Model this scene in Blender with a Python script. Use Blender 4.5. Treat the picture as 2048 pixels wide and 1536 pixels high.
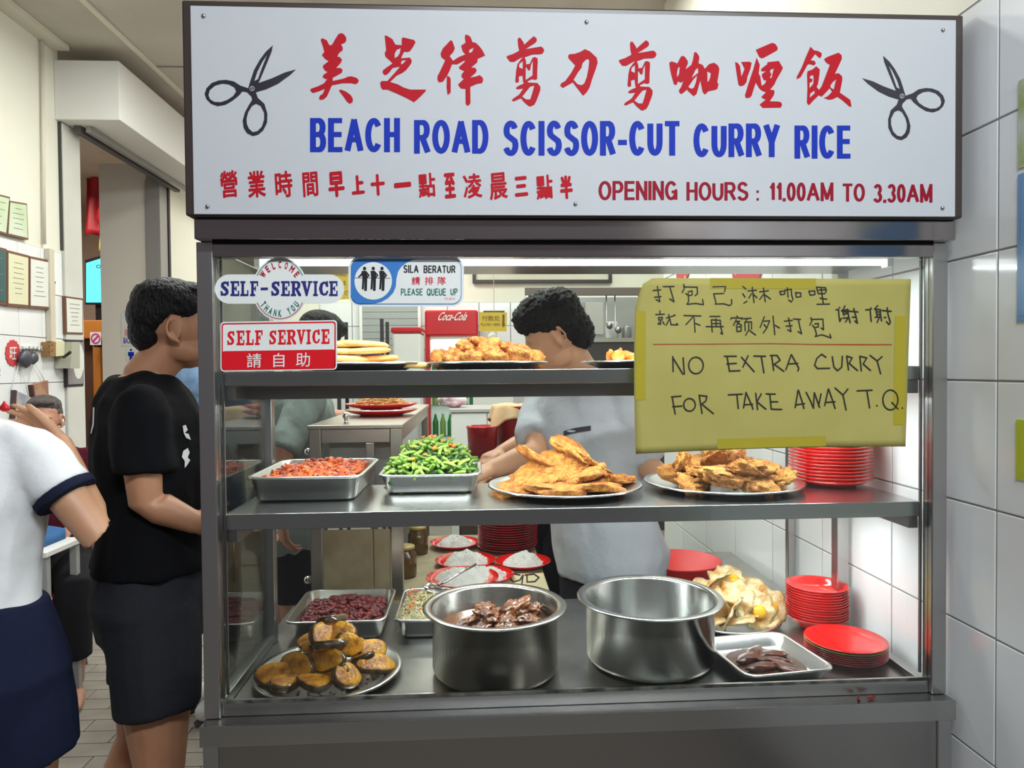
import bpy, bmesh, math, random
from mathutils import Vector, Matrix, noise
from mathutils.geometry import tessellate_polygon, delaunay_2d_cdt

for _o in list(bpy.data.objects):
    bpy.data.objects.remove(_o, do_unlink=True)
SC = bpy.context.scene
COL = SC.collection
PI = math.pi
R = math.radians

# ------------------------------------------------------------------ camera
EYE = Vector((0.0, 0.0, 1.5))
FOCAL_PX = 1400.0
YAW, PITCH, ROLL = R(3.0808), R(1.1733), R(-0.484)
_f = Vector((math.sin(YAW) * math.cos(PITCH), math.cos(YAW) * math.cos(PITCH), -math.sin(PITCH)))
_r0 = Vector((math.cos(YAW), -math.sin(YAW), 0.0))
_u0 = _r0.cross(_f)
_r = _r0 * math.cos(ROLL) + _u0 * math.sin(ROLL)
_u = -_r0 * math.sin(ROLL) + _u0 * math.cos(ROLL)
cam_data = bpy.data.cameras.new('camera')
cam_data.sensor_width = 36.0
cam_data.lens = FOCAL_PX / 2048.0 * 36.0
cam_data.clip_start = 0.05
cam = bpy.data.objects.new('camera', cam_data)
COL.objects.link(cam)
cam.matrix_world = Matrix(((_r.x, _u.x, -_f.x, EYE.x), (_r.y, _u.y, -_f.y, EYE.y), (_r.z, _u.z, -_f.z, EYE.z), (0, 0, 0, 1)))
SC.camera = cam


def at(px, py, X=None, Y=None, Z=None):
    """World point seen at a photo pixel on the plane X=, Y= or Z= const (survey helper)."""
    d = _r * ((px - 1024.0) / FOCAL_PX) - _u * ((py - 768.0) / FOCAL_PX) + _f
    if X is not None:
        t = (X - EYE.x) / d.x
    elif Y is not None:
        t = (Y - EYE.y) / d.y
    else:
        t = (Z - EYE.z) / d.z
    return EYE + d * t


# ------------------------------------------------------------------ world, lights, exposure
world = bpy.data.worlds.new('World')
SC.world = world
world.use_nodes = True
_bg = world.node_tree.nodes['Background']
_bg.inputs[0].default_value = (0.30, 0.27, 0.29, 1)
_bg.inputs[1].default_value = 0.42
SC.view_settings.view_transform = 'Standard'
SC.view_settings.look = 'None'
SC.view_settings.gamma = 1.0
SC.view_settings.use_curve_mapping = False
SC.view_settings.exposure = 0.0


def area_light(name, loc, size, power, color=(1, 1, 1), rot=(0, 0, 0)):
    l = bpy.data.lights.new(name, 'AREA')
    l.shape = 'RECTANGLE'
    l.size, l.size_y = size
    l.energy = power
    l.color = color
    o = bpy.data.objects.new(name, l)
    o.location = loc
    o.rotation_euler = rot
    COL.objects.link(o)
    return o


# five-foot-way fluorescents on the street side, and the shop's ceiling fluorescents
area_light('walkway_lamp', (0.5, -0.55, 3.15), (1.3, 0.25), 84, (0.89, 0.955, 1.0), (R(18), 0, 0))
area_light('shop_lamp', (-1.15, 3.3, 3.30), (0.3, 1.3), 38, (0.98, 1.0, 0.93))
area_light('shop_lamp', (0.35, 4.6, 3.30), (0.3, 1.3), 33, (0.98, 1.0, 0.93))
area_light('shop_lamp', (-0.9, 6.6, 3.30), (1.3, 0.3), 38, (0.98, 1.0, 0.93))
area_light('shop_lamp', (1.6, 6.2, 3.30), (1.3, 0.3), 26, (0.98, 1.0, 0.93))
area_light('kitchen_fill_light', (0.05, 2.75, 3.30), (1.3, 0.3), 34, (0.98, 1.0, 0.95))  # unseen fill, added to brighten the rice plates and worker area
area_light('neighbour_room_lamp', (-3.7, 6.0, 3.2), (0.8, 0.8), 40, (1.0, 0.92, 0.82))

# ------------------------------------------------------------------ materials
MATS = {}


def mat(name, color, rough=0.5, metal=0.0, spec=0.5, noise_amt=0.0, noise_scale=20.0, bump=0.0, bump_scale=60.0,
        color2=None, emit=0.0, trans=0.0, stretch=None, coat=0.0, sss=0.0):
    if name in MATS:
        return MATS[name]
    m = bpy.data.materials.new(name)
    m.use_nodes = True
    nt = m.node_tree
    b = nt.nodes['Principled BSDF']
    b.inputs['Base Color'].default_value = (*color, 1)
    b.inputs['Roughness'].default_value = rough
    b.inputs['Metallic'].default_value = metal
    b.inputs['Specular IOR Level'].default_value = spec
    if coat:
        b.inputs['Coat Weight'].default_value = coat
        b.inputs['Coat Roughness'].default_value = 0.08
    if sss:
        b.inputs['Subsurface Weight'].default_value = sss
        b.inputs['Subsurface Radius'].default_value = (0.012, 0.005, 0.003)
    if trans:
        b.inputs['Transmission Weight'].default_value = trans
    if emit:
        b.inputs['Emission Color'].default_value = (*color, 1)
        b.inputs['Emission Strength'].default_value = emit
    if color2 is not None or noise_amt or bump:
        tc = nt.nodes.new('ShaderNodeTexCoord')
        src = tc.outputs['Object']
        if stretch:
            mp = nt.nodes.new('ShaderNodeMapping')
            mp.inputs['Scale'].default_value = stretch
            nt.links.new(src, mp.inputs['Vector'])
            src = mp.outputs['Vector']
    if color2 is not None:
        n = nt.nodes.new('ShaderNodeTexNoise')
        n.inputs['Scale'].default_value = noise_scale
        n.inputs['Detail'].default_value = 4
        nt.links.new(src, n.inputs['Vector'])
        rp = nt.nodes.new('ShaderNodeValToRGB')
        rp.color_ramp.elements[0].position = 0.36
        rp.color_ramp.elements[0].color = (*color, 1)
        rp.color_ramp.elements[1].position = 0.64
        rp.color_ramp.elements[1].color = (*color2, 1)
        nt.links.new(n.outputs['Fac'], rp.inputs['Fac'])
        nt.links.new(rp.outputs['Color'], b.inputs['Base Color'])
    if bump:
        n2 = nt.nodes.new('ShaderNodeTexNoise')
        n2.inputs['Scale'].default_value = bump_scale
        n2.inputs['Detail'].default_value = 3
        nt.links.new(src, n2.inputs['Vector'])
        bp = nt.nodes.new('ShaderNodeBump')
        bp.inputs['Strength'].default_value = bump
        bp.inputs['Distance'].default_value = 0.01
        nt.links.new(n2.outputs['Fac'], bp.inputs['Height'])
        nt.links.new(bp.outputs['Normal'], b.inputs['Normal'])
    MATS[name] = m
    return m


def glass_mat(name, tint=(0.97, 1.0, 0.985), refl=0.9, ior=1.45):
    if name in MATS:
        return MATS[name]
    m = bpy.data.materials.new(name)
    m.use_nodes = True
    nt = m.node_tree
    for n in list(nt.nodes):
        if n.type != 'OUTPUT_MATERIAL':
            nt.nodes.remove(n)
    out = [n for n in nt.nodes if n.type == 'OUTPUT_MATERIAL'][0]
    tr = nt.nodes.new('ShaderNodeBsdfTransparent')
    tr.inputs[0].default_value = (*tint, 1)
    gl = nt.nodes.new('ShaderNodeBsdfGlossy')
    gl.inputs['Roughness'].default_value = 0.02
    fr = nt.nodes.new('ShaderNodeFresnel')
    fr.inputs[0].default_value = ior
    mu = nt.nodes.new('ShaderNodeMath')
    mu.operation = 'MULTIPLY'
    mu.inputs[1].default_value = refl
    nt.links.new(fr.outputs[0], mu.inputs[0])
    mx = nt.nodes.new('ShaderNodeMixShader')
    nt.links.new(mu.outputs[0], mx.inputs[0])
    nt.links.new(tr.outputs[0], mx.inputs[1])
    nt.links.new(gl.outputs[0], mx.inputs[2])
    nt.links.new(mx.outputs[0], out.inputs[0])
    MATS[name] = m
    return m


M_steel = mat('brushed_steel', (0.50, 0.50, 0.49), 0.30, 1.0, bump=0.04, bump_scale=60, stretch=(1, 1, 30))
M_steel_h = mat('brushed_steel_long', (0.47, 0.47, 0.46), 0.24, 1.0, bump=0.03, bump_scale=40, stretch=(1, 30, 30))
M_steel_dark = mat('steel_dark_grade', (0.30, 0.29, 0.29), 0.34, 1.0)  # darker steel for brackets, hoods and legs
M_pan = mat('pan_steel', (0.66, 0.66, 0.65), 0.27, 1.0, bump=0.03, bump_scale=14)
M_counter = mat('counter_steel', (0.30, 0.30, 0.29), 0.33, 1.0, color2=(0.42, 0.41, 0.39), noise_scale=7)
M_glass = glass_mat('glass')
M_tile = mat('white_tile', (0.80, 0.82, 0.83), 0.13, 0, 0.5, color2=(0.84, 0.86, 0.87), noise_scale=2.0)
M_grout = mat('grout', (0.33, 0.32, 0.31), 0.9)
M_cream = mat('cream_paint', (0.80, 0.79, 0.68), 0.75, color2=(0.84, 0.83, 0.73), noise_scale=1.5)
M_white = mat('white_paint', (0.80, 0.80, 0.78), 0.6)
M_ceiling = mat('ceiling_board', (0.52, 0.48, 0.42), 0.9, color2=(0.58, 0.54, 0.48), noise_scale=3)
M_signwhite = mat('sign_panel_white', (0.505, 0.52, 0.55), 0.5, spec=.2)
M_signframe = mat('sign_frame_brown', (0.045, 0.032, 0.028), 0.35)
M_red = mat('sign_red', (0.42, 0.006, 0.016), 0.6, spec=.15)
M_blue = mat('sign_blue', (0.008, 0.030, 0.37), 0.6, spec=.15)
M_maroon = mat('sign_maroon', (0.27, 0.006, 0.022), 0.6, spec=.15)
M_black = mat('print_black', (0.010, 0.010, 0.014), 0.4)
M_redplastic = mat('red_melamine', (0.72, 0.012, 0.010), 0.16, coat=0.6)
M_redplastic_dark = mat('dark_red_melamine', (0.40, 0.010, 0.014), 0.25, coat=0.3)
M_lamp = mat('tube_glow', (0.93, 0.97, 1.0), 0.5, emit=9.0)


# ------------------------------------------------------------------ mesh helpers
def mesh_obj(name, verts, faces, material=None, parent=None, smooth=False):
    me = bpy.data.meshes.new(name)
    me.from_pydata([tuple(v) for v in verts], [], faces)
    me.update()
    if smooth:
        me.polygons.foreach_set('use_smooth', [True] * len(me.polygons))
    if material:
        me.materials.append(material)
    o = bpy.data.objects.new(name, me)
    COL.objects.link(o)
    if parent:
        o.parent = parent
    return o


def bm_obj(name, bm, material=None, parent=None, smooth=False):
    me = bpy.data.meshes.new(name)
    bm.to_mesh(me)
    bm.free()
    if smooth:
        me.polygons.foreach_set('use_smooth', [True] * len(me.polygons))
    if material:
        me.materials.append(material)
    o = bpy.data.objects.new(name, me)
    COL.objects.link(o)
    if parent:
        o.parent = parent
    return o


def tag(o, label=None, cat=None, group=None, kind=None):
    if label:
        o['label'] = label
    if cat:
        o['category'] = cat
    if group:
        o['group'] = group
    if kind:
        o['kind'] = kind
    return o


def empty(name, loc=(0, 0, 0), label=None, cat=None, group=None, rz=0.0):
    o = bpy.data.objects.new(name, None)
    o.location = loc
    o.rotation_euler = (0, 0, rz)
    o.empty_display_size = 0.05
    COL.objects.link(o)
    return tag(o, label, cat, group)


def add_box(bm, x0, x1, y0, y1, z0, z1, bevel=0.0):
    g = bmesh.ops.create_cube(bm, size=1.0)
    vs = g['verts']
    for v in vs:
        v.co = Vector((x0 + (v.co.x + .5) * (x1 - x0), y0 + (v.co.y + .5) * (y1 - y0), z0 + (v.co.z + .5) * (z1 - z0)))
    if bevel:
        es = list({e for v in vs for e in v.link_edges})
        bmesh.ops.bevel(bm, geom=es, offset=bevel, segments=2, affect='EDGES', profile=0.5)


def box(name, x0, x1, y0, y1, z0, z1, material, parent=None, bevel=0.002):
    bm = bmesh.new()
    add_box(bm, x0, x1, y0, y1, z0, z1, bevel)
    if parent is not None and parent.type == 'EMPTY':
        bmesh.ops.translate(bm, verts=bm.verts, vec=-parent.location)
    return bm_obj(name, bm, material, parent)


def local(o, parent):
    """Shift a world-space mesh into its (unrotated) parent's frame."""
    o.data.transform(Matrix.Translation(-parent.location))
    o.parent = parent
    return o


def lathe_data(profile, seg=40, cx=0, cy=0, cz=0):
    verts, faces = [], []
    n = len(profile)
    for i in range(seg):
        a = 2 * PI * i / seg
        for r, z in profile:
            verts.append((cx + r * math.cos(a), cy + r * math.sin(a), cz + z))
    for i in range(seg):
        j = (i + 1) % seg
        for k in range(n - 1):
            faces.append((i * n + k, j * n + k, j * n + k + 1, i * n + k + 1))
    return verts, faces


def lathe(name, profile, material, parent=None, seg=40, loc=(0, 0, 0), smooth=True):
    v, f = lathe_data(profile, seg, *loc)
    o = mesh_obj(name, v, f, material, parent, smooth)
    bm = bmesh.new()
    bm.from_mesh(o.data)
    bmesh.ops.remove_doubles(bm, verts=bm.verts, dist=1e-5)
    bmesh.ops.recalc_face_normals(bm, faces=bm.faces)
    bm.to_mesh(o.data)
    bm.free()
    if smooth:
        o.data.polygons.foreach_set('use_smooth', [True] * len(o.data.polygons))
    return o


def tube_data(path, r, seg=8, verts=None, faces=None, taper=None, cap=True):
    verts = [] if verts is None else verts
    faces = [] if faces is None else faces
    base = len(verts)
    path = [Vector(p) for p in path]
    n = len(path)
    prev = None
    for i, p in enumerate(path):
        d = (path[min(i + 1, n - 1)] - path[max(i - 1, 0)])
        d = d.normalized() if d.length > 1e-9 else Vector((0, 0, 1))
        ref = prev if prev is not None else (Vector((0, 0, 1)) if abs(d.z) < 0.9 else Vector((1, 0, 0)))
        a = (ref - d * ref.dot(d))
        if a.length < 1e-6:
            a = d.orthogonal()
        a.normalize()
        b = d.cross(a)
        prev = a
        rr = r[i] if isinstance(r, (list, tuple)) else r
        for k in range(seg):
            t = 2 * PI * k / seg
            verts.append(p + a * (rr * math.cos(t)) + b * (rr * math.sin(t)))
    for i in range(n - 1):
        for k in range(seg):
            k2 = (k + 1) % seg
            faces.append((base + i * seg + k, base + i * seg + k2, base + (i + 1) * seg + k2, base + (i + 1) * seg + k))
    if cap:
        faces.append(tuple(base + k for k in reversed(range(seg))))
        faces.append(tuple(base + (n - 1) * seg + k for k in range(seg)))
    return verts, faces


def tube(name, path, r, material, parent=None, seg=8):
    v, f = tube_data(path, r, seg)
    return mesh_obj(name, v, f, material, parent, True)


# ------------------------------------------------------------------ flat print (lettering, emblems)
def flat_polys(groups, to3d):
    """groups: list of [outer, hole, hole...] 2-D outlines -> verts, faces through to3d(x, y)."""
    pts2, tris2 = [], []
    for g in groups:
        tris = tessellate_polygon([[Vector((x, y, 0)) for x, y in ring] for ring in g])
        base = len(pts2)
        pts2 += [Vector(p) for ring in g for p in ring]
        for t in tris:
            a, b, c = (base + i for i in t)
            cr = (pts2[b] - pts2[a]).cross(pts2[c] - pts2[a])
            if abs(cr) > 1e-7:
                tris2.append((a, b, c) if cr > 0 else (a, c, b))
    if len(groups) > 1:      # weld overlapping pieces into one clean face set
        vo, _e, fo, _ov, _oe, of_ = delaunay_2d_cdt(pts2, [], tris2, 1, 1e-4)
        return [to3d(v.x, v.y) for v in vo], [tuple(f) for f, src in zip(fo, of_) if src]
    return [to3d(v.x, v.y) for v in pts2], tris2


def stroke_polys(path, w, round_n=5):
    """A pen stroke of width w as a set of 2-D polygons (joined discs and quads)."""
    out = []
    pts = [Vector((p[0], p[1])) for p in path]
    ws = [p[2] if len(p) > 2 else w for p in path]
    for p, ww in zip(pts, ws):
        out.append([[(p.x + ww / 2 * math.cos(2 * PI * k / 10), p.y + ww / 2 * math.sin(2 * PI * k / 10)) for k in range(10)]])
    for a, b, wa, wb in zip(pts[:-1], pts[1:], ws[:-1], ws[1:]):
        d = b - a
        if d.length < 1e-6:
            continue
        n = Vector((-d.y, d.x)).normalized()
        out.append([[tuple(a + n * wa / 2), tuple(b + n * wb / 2), tuple(b - n * wb / 2), tuple(a - n * wa / 2)]])
    return out


def face_front(o, axis=(0, -1, 0)):
    """Make a flat print's faces look along axis."""
    me = o.data
    ax = Vector(axis)
    bm = bmesh.new()
    bm.from_mesh(me)
    bm.normal_update()
    rev = [f for f in bm.faces if f.normal.dot(ax) < 0]
    if rev:
        bmesh.ops.reverse_faces(bm, faces=rev)
    bm.to_mesh(me)
    bm.free()
    return o


def print_obj(name, groups, to3d, material, parent, axis=(0, -1, 0)):
    v, f = flat_polys(groups, to3d)
    o = mesh_obj(name, v, f, material)
    face_front(o, axis)
    return local(o, parent) if parent.type == 'EMPTY' else o


_glyphs = {}


def glyph_groups(text, bold=0.0):
    """Font glyph(s) as triangle list in 2-D with its bounding box."""
    key = (text, bold)
    if key in _glyphs:
        return _glyphs[key]
    c = bpy.data.curves.new('tmp_text', 'FONT')
    c.body = text
    c.offset = bold
    c.resolution_u = 3
    o = bpy.data.objects.new('tmp_text', c)
    COL.objects.link(o)
    bpy.context.view_layer.update()
    me = bpy.data.meshes.new_from_object(o.evaluated_get(bpy.context.evaluated_depsgraph_get()))
    vs = [(v.co.x, v.co.y) for v in me.vertices]
    fs = [tuple(p.vertices) for p in me.polygons]
    bpy.data.objects.remove(o)
    bpy.data.curves.remove(c)
    bpy.data.meshes.remove(me)
    x0 = min(v[0] for v in vs); x1 = max(v[0] for v in vs)
    y0 = min(v[1] for v in vs); y1 = max(v[1] for v in vs)
    _glyphs[key] = (vs, fs, (x0, x1, y0, y1))
    return _glyphs[key]


def text_in_box(text, x0, x1, y0, y1, to3d, material, parent, name='lettering', bold=0.0, axis=(0, -1, 0), shear=0.0, warp=None):
    """Text stretched into the 2-D box (y0 = bottom, y1 = top) and put into space by to3d."""
    vs, fs, (a0, a1, b0, b1) = glyph_groups(text, bold)
    out = []
    for x, y in vs:
        u = (x - a0) / max(a1 - a0, 1e-6)
        v = (y - b0) / max(b1 - b0, 1e-6)
        X = x0 + u * (x1 - x0) + shear * (v - .5) * (y1 - y0)
        Yv = y0 + v * (y1 - y0)
        if warp:
            X, Yv = warp(X, Yv)
        out.append(to3d(X, Yv))
    o = mesh_obj(name, out, fs, material)
    face_front(o, axis)
    return local(o, parent) if parent.type == 'EMPTY' else o


def heavy_glyph(ch, x0, x1, y0, y1, wt, to3d, material, parent, name='lettering', axis=(0, -1, 0), warp=None):
    vs, fs, (a0, a1, b0, b1) = glyph_groups(ch)
    pts, tris = [], []
    for k in range(9):
        dx, dy = (0, 0) if k == 8 else (wt * math.cos(PI / 4 * k), wt * math.sin(PI / 4 * k))
        base = len(pts)
        for x, y in vs:
            X = x0 + wt + (x - a0) / max(a1 - a0, 1e-6) * (x1 - x0 - 2 * wt) + dx
            Y_ = y0 + wt + (y - b0) / max(b1 - b0, 1e-6) * (y1 - y0 - 2 * wt) + dy
            pts.append(Vector((X, Y_)))
        for f in fs:
            for i in range(1, len(f) - 1):
                a, b, c = base + f[0], base + f[i], base + f[i + 1]
                cr = (pts[b] - pts[a]).cross(pts[c] - pts[a])
                if abs(cr) > 1e-6:
                    tris.append((a, b, c) if cr > 0 else (a, c, b))
    vo, _e, fo, _ov, _oe, of_ = delaunay_2d_cdt(pts, [], tris, 1, 1e-4)
    vv = [to3d(*(warp(v.x, v.y) if warp else (v.x, v.y))) for v in vo]
    o = mesh_obj(name, vv, [tuple(f) for f, src in zip(fo, of_) if src], material)
    face_front(o, axis)
    return local(o, parent) if parent.type == 'EMPTY' else o


def rounded_rect(x0, x1, y0, y1, r, n=6):
    out = []
    for cx, cy, a in ((x1 - r, y1 - r, 0), (x0 + r, y1 - r, 90), (x0 + r, y0 + r, 180), (x1 - r, y0 + r, 270)):
        for k in range(n + 1):
            t = R(a + 90 * k / n)
            out.append((cx + r * math.cos(t), cy + r * math.sin(t)))
    return out


def ellipse(cx, cy, rx, ry, n=40, a0=0, a1=360):
    return [(cx + rx * math.cos(R(a0 + (a1 - a0) * k / n)), cy + ry * math.sin(R(a0 + (a1 - a0) * k / n))) for k in range(n if a1 - a0 == 360 else n + 1)]


def copy_thing(src, loc=None, rz=None, label=None, scale=None):
    c = src.copy()
    COL.objects.link(c)
    for ch in list(src.children):
        d = ch.copy()
        COL.objects.link(d)
        d.parent = c
        for g in list(ch.children):
            e = g.copy()
            COL.objects.link(e)
            e.parent = d
    if loc is not None:
        c.location = loc
    if rz is not None:
        c.rotation_euler = rz if isinstance(rz, (tuple, list)) else (0, 0, rz)
    if scale is not None:
        c.scale = scale if isinstance(scale, (tuple, list)) else (scale,) * 3
    if label:
        c['label'] = label
    return c
# ================================================================== the setting
WALL_R = 1.004      # tiled party wall beside the stall
WALL_L = -2.40      # left wall of the coffee shop
CEIL = 3.385
BACK = 7.5


def struct(o):
    o['kind'] = 'structure'
    return o


def shared_box_mesh(name, sx, sy, sz, material, bevel=0.0015):
    bm = bmesh.new()
    add_box(bm, -sx / 2, sx / 2, -sy / 2, sy / 2, -sz / 2, sz / 2, bevel)
    me = bpy.data.meshes.new(name)
    bm.to_mesh(me)
    bm.free()
    me.materials.append(material)
    return me


def place(name, me, loc, parent):
    o = bpy.data.objects.new(name, me)
    COL.objects.link(o)
    o.location = loc
    o.parent = parent
    return o


# ---- right wall: grout bed with tiles proud of it, cream plaster above
TZ = [0.22 + 0.25 * k for k in range(0, 9)]            # tile course lines up to 2.22
TY0, TW = 1.292, 0.338
wr = struct(box('wall_right', WALL_R, WALL_R + 0.12, -0.9, 3.62, 0, 2.222, M_grout, bevel=0))
me_t = shared_box_mesh('tile', 0.010, TW - 0.004, 0.246, M_tile)
for k in range(-4, 8):
    for z in TZ[:-1]:
        y0 = TY0 + TW * k
        if y0 < -0.4 or y0 + TW > 3.75:
            continue
        place('tile', me_t, (WALL_R + 0.003, y0 + TW / 2, z + 0.125), wr)
struct(box('wall_right_upper', WALL_R - 0.001, WALL_R + 0.12, -0.9, 3.62, 2.223, CEIL, M_cream, bevel=0))
struct(box('wall_right_return', WALL_R + 0.12, 2.6, 3.50, 3.62, 0, CEIL, M_cream, bevel=0))
struct(box('wall_right_far', 2.6, 2.72, 3.5, BACK, 0, CEIL, M_cream, bevel=0))

# ---- back wall: cream above, white tiles below
wb = struct(box('wall_back', -2.4, 2.72, BACK, BACK + 0.12, 0, CEIL, M_cream, bevel=0))
gb = struct(box('wall_back_tiled', -1.6, 2.6, BACK - 0.012, BACK, 0, 2.22, M_grout, bevel=0))
me_tb = shared_box_mesh('tile', 0.326, 0.010, 0.243, M_tile)
for i in range(12):
    for k in range(0, 8):
        place('tile', me_tb, (-1.45 + 0.335 * i, BACK - 0.013, 0.345 + 0.25 * k), gb)

# ---- left wall with doorway, soffit, frame
DY0, DY1 = 4.44, 5.50
struct(box('wall_left', WALL_L - 0.12, WALL_L, 1.9, DY0 - 0.2, 2.2, CEIL, M_cream, bevel=0))
wl = struct(box('wall_left_tiled', WALL_L - 0.12, WALL_L - 0.004, 1.9, DY0 - 0.2, 0, 2.2, M_grout, bevel=0))
me_tl = shared_box_mesh('tile', 0.010, 0.197, 0.246, M_tile)
for i in range(12):
    for k in range(0, 9):
        z = 2.2 - 0.125 - 0.25 * k
        if z < 0.1:
            continue
        place('tile', me_tl, (WALL_L - 0.001, DY0 - 0.205 - 0.1 - 0.2 * i, z), wl)
struct(box('wall_left_far', WALL_L - 0.12, WALL_L, DY1 + 0.16, BACK, 0, CEIL, M_cream, bevel=0))
struct(box('wall_left_pier', WALL_L - 0.12, WALL_L + 0.02, DY0 - 0.2, DY0 - 0.02, 0, 2.96, mat('pier_grey', (0.62, 0.62, 0.58), 0.6, color2=(0.7, 0.7, 0.66), noise_scale=3), bevel=0.004))
struct(box('trim_1', WALL_L - 0.02, WALL_L + 0.012, DY0 - 0.215, DY0 - 0.2, 2.22, 2.96, mat('dark_gap', (0.05, 0.05, 0.05), 0.7), bevel=0))
struct(box('trim_2', WALL_L - 0.10, WALL_L + 0.01, DY1 + 0.02, DY1 + 0.15, 0, 2.98, mat('door_frame_grey', (0.33, 0.32, 0.30), 0.5), bevel=0.003))
struct(box('trim_3', WALL_L - 0.02, WALL_L + 0.02, DY1 + 0.15, DY1 + 0.18, 0, 2.98, mat('dark_seal', (0.03, 0.02, 0.03), 0.5), bevel=0))
# soffit box over the doorway, running back along the wall
struct(box('wall_left_soffit', WALL_L, WALL_L + 0.365, 4.2, BACK, 2.965, 3.305, M_white, bevel=0.004))
struct(box('trim_4', WALL_L + 0.05, WALL_L + 0.09, 4.3, DY1 + 0.2, 2.925, 2.966, mat('track_dark', (0.10, 0.09, 0.09), 0.5), bevel=0))
struct(box('trim_5', WALL_L + 0.12, WALL_L + 0.15, 4.3, DY1 + 0.2, 2.925, 2.966, mat('track_grey', (0.35, 0.34, 0.33), 0.4, 0.6), bevel=0))
# stub wall of the neighbouring room that faces the street
struct(box('wall_left_stub', WALL_L - 0.45, WALL_L - 0.10, DY1 + 0.04, DY1 + 0.16, 0, 3.1, mat('stub_beige', (0.82, 0.77, 0.68), 0.8), bevel=0))
struct(box('wall_neighbour_back', -5.2, WALL_L - 0.13, 8.2, 8.3, 0, CEIL, mat('neighbour_wall', (0.55, 0.42, 0.33), 0.8), bevel=0))
struct(box('wall_neighbour_side', -5.3, -5.2, 3.9, 8.3, 0, CEIL, mat('neighbour_wall', (0.55, 0.42, 0.33), 0.8), bevel=0))

# ---- ceiling with cover strips
ce = struct(box('ceiling', -5.3, 2.8, -0.2, BACK + 0.8, CEIL, CEIL + 0.08, M_ceiling, bevel=0))
M_strip = mat('ceiling_strip', (0.72, 0.68, 0.58), 0.7)
struct(box('trim_6', WALL_L, WALL_L + 0.09, 1.9, 4.2, CEIL - 0.03, CEIL, M_strip, bevel=0.002))
struct(box('trim_7', -1.965, -1.935, 1.5, BACK, CEIL - 0.014, CEIL, M_strip, bevel=0.002))
for k, yy in enumerate((3.25, 4.45, 5.65)):
    struct(box('trim_%d' % (8 + k), -1.93, 2.6, yy, yy + 0.012, CEIL - 0.006, CEIL, mat('ceiling_joint', (0.30, 0.27, 0.23), 0.9), bevel=0))

# ---- floor: mortar bed, paving bricks where they can be told apart
fl = struct(box('floor', -5.3, 2.8, -1.2, 8.4, -0.1, -0.006, mat('floor_mortar', (0.16, 0.145, 0.125), 0.9), bevel=0))
M_brick = mat('floor_brick', (0.27, 0.245, 0.21), 0.6, color2=(0.34, 0.31, 0.27), noise_scale=6, bump=0.1, bump_scale=80)
me_b = shared_box_mesh('brick', 0.296, 0.095, 0.012, M_brick)
for j in range(32):
    for i in range(7):
        x = -2.25 + 0.30 * i + (0.15 if j % 2 else 0)
        place('brick', me_b, (x, 2.35 + 0.099 * j, -0.005), fl)
box('paving', -2.3, -0.05, 0.9, 2.30, -0.008, 0.0005, M_brick, fl, 0)
box('paving', -0.0, 2.6, 0.9, 7.4, -0.008, 0.0005, M_brick, fl, 0)
box('paving', -2.35, -0.05, 5.53, 7.4, -0.008, 0.0005, M_brick, fl, 0)
# ================================================================== the stall cabinet
CX0, CX1 = -0.545, 0.990
Y_GLASS = 1.425
Z_LEDGE = 0.806
Z_MID = 1.209
Z_TOP = 1.500
Y_BACKPOST = 1.80
cab = empty('display_cabinet', (0.22, 1.6, 0.0), 'tall stainless steel glass-fronted food display cabinet under the white signboard', 'cabinet')
pw = 0.032
for nm, x0, x1 in (('post', CX0, CX0 + pw), ('post', CX1 - pw, CX1)):
    box(nm, x0, x1, 1.415, 1.447, 0.807, 1.757, M_steel, cab)
for x0, x1 in ((CX0, CX0 + pw), (CX1 - pw - 0.001, CX1 - 0.001)):
    box('back_post', x0, x1, Y_BACKPOST, Y_BACKPOST + 0.03, 0.807, 1.757, M_steel, cab)
# header: upper rail, shadow gap, inner rail that frames the glass
M_head = mat('header_steel', (0.40, 0.37, 0.37), 0.16, 1.0)
box('header_rail', CX0 + 0.008, CX1 - 0.004, 1.386, 1.84, 1.757, 1.797, M_head, cab)
box('header_groove', CX0 + pw, CX1 - pw, 1.420, 1.44, 1.7515, 1.757, mat('groove_dark', (0.02, 0.02, 0.02), 0.6), cab, 0)
box('glass_rail', CX0 + pw, CX1 - pw, 1.412, 1.444, 1.727, 1.7525, M_head, cab)
box('glass_rail', CX0 + pw, CX1 - pw, 1.424, 1.446, Z_LEDGE + 0.0005, 0.833, M_steel_h, cab)
bead = box('rubber_bead', CX0 + pw, CX1 - pw, 1.4215, 1.4245, 0.8335, 0.8395, mat('rubber_black', (0.02, 0.018, 0.018), 0.6, color2=(0.12, 0.12, 0.10), noise_scale=30), cab, 0)
# white-painted crust on the inner side of the bead
box('roof_panel', CX0 + pw, CX1 - pw, 1.45, 1.80, 1.745, 1.757, M_steel, cab, 0)
# glass
gl = box('front_glass', CX0 + pw, CX1 - pw, Y_GLASS + 0.002, Y_GLASS + 0.007, 0.834, 1.728, M_glass, cab, 0)
box('side_glass', CX0 + 0.014, CX0 + 0.018, 1.447, 1.80, 0.83, 1.75, M_glass, cab, 0)
box('side_rail', CX0 + 0.003, CX0 + 0.028, 1.447, 1.80, Z_LEDGE + 0.0005, 0.83, M_steel, cab)
box('side_rail', CX1 - 0.030, CX1 - 0.004, 1.447, 1.80, Z_LEDGE + 0.0005, 0.82, M_steel, cab)
for x in (CX0 + pw + 0.001, CX1 - pw - 0.006):
    box('corner_bead', x, x + 0.005, 1.447, 1.452, 0.84, 1.727, mat('bead_grey', (0.20, 0.19, 0.19), 0.3, 0.7), cab, 0)


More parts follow.
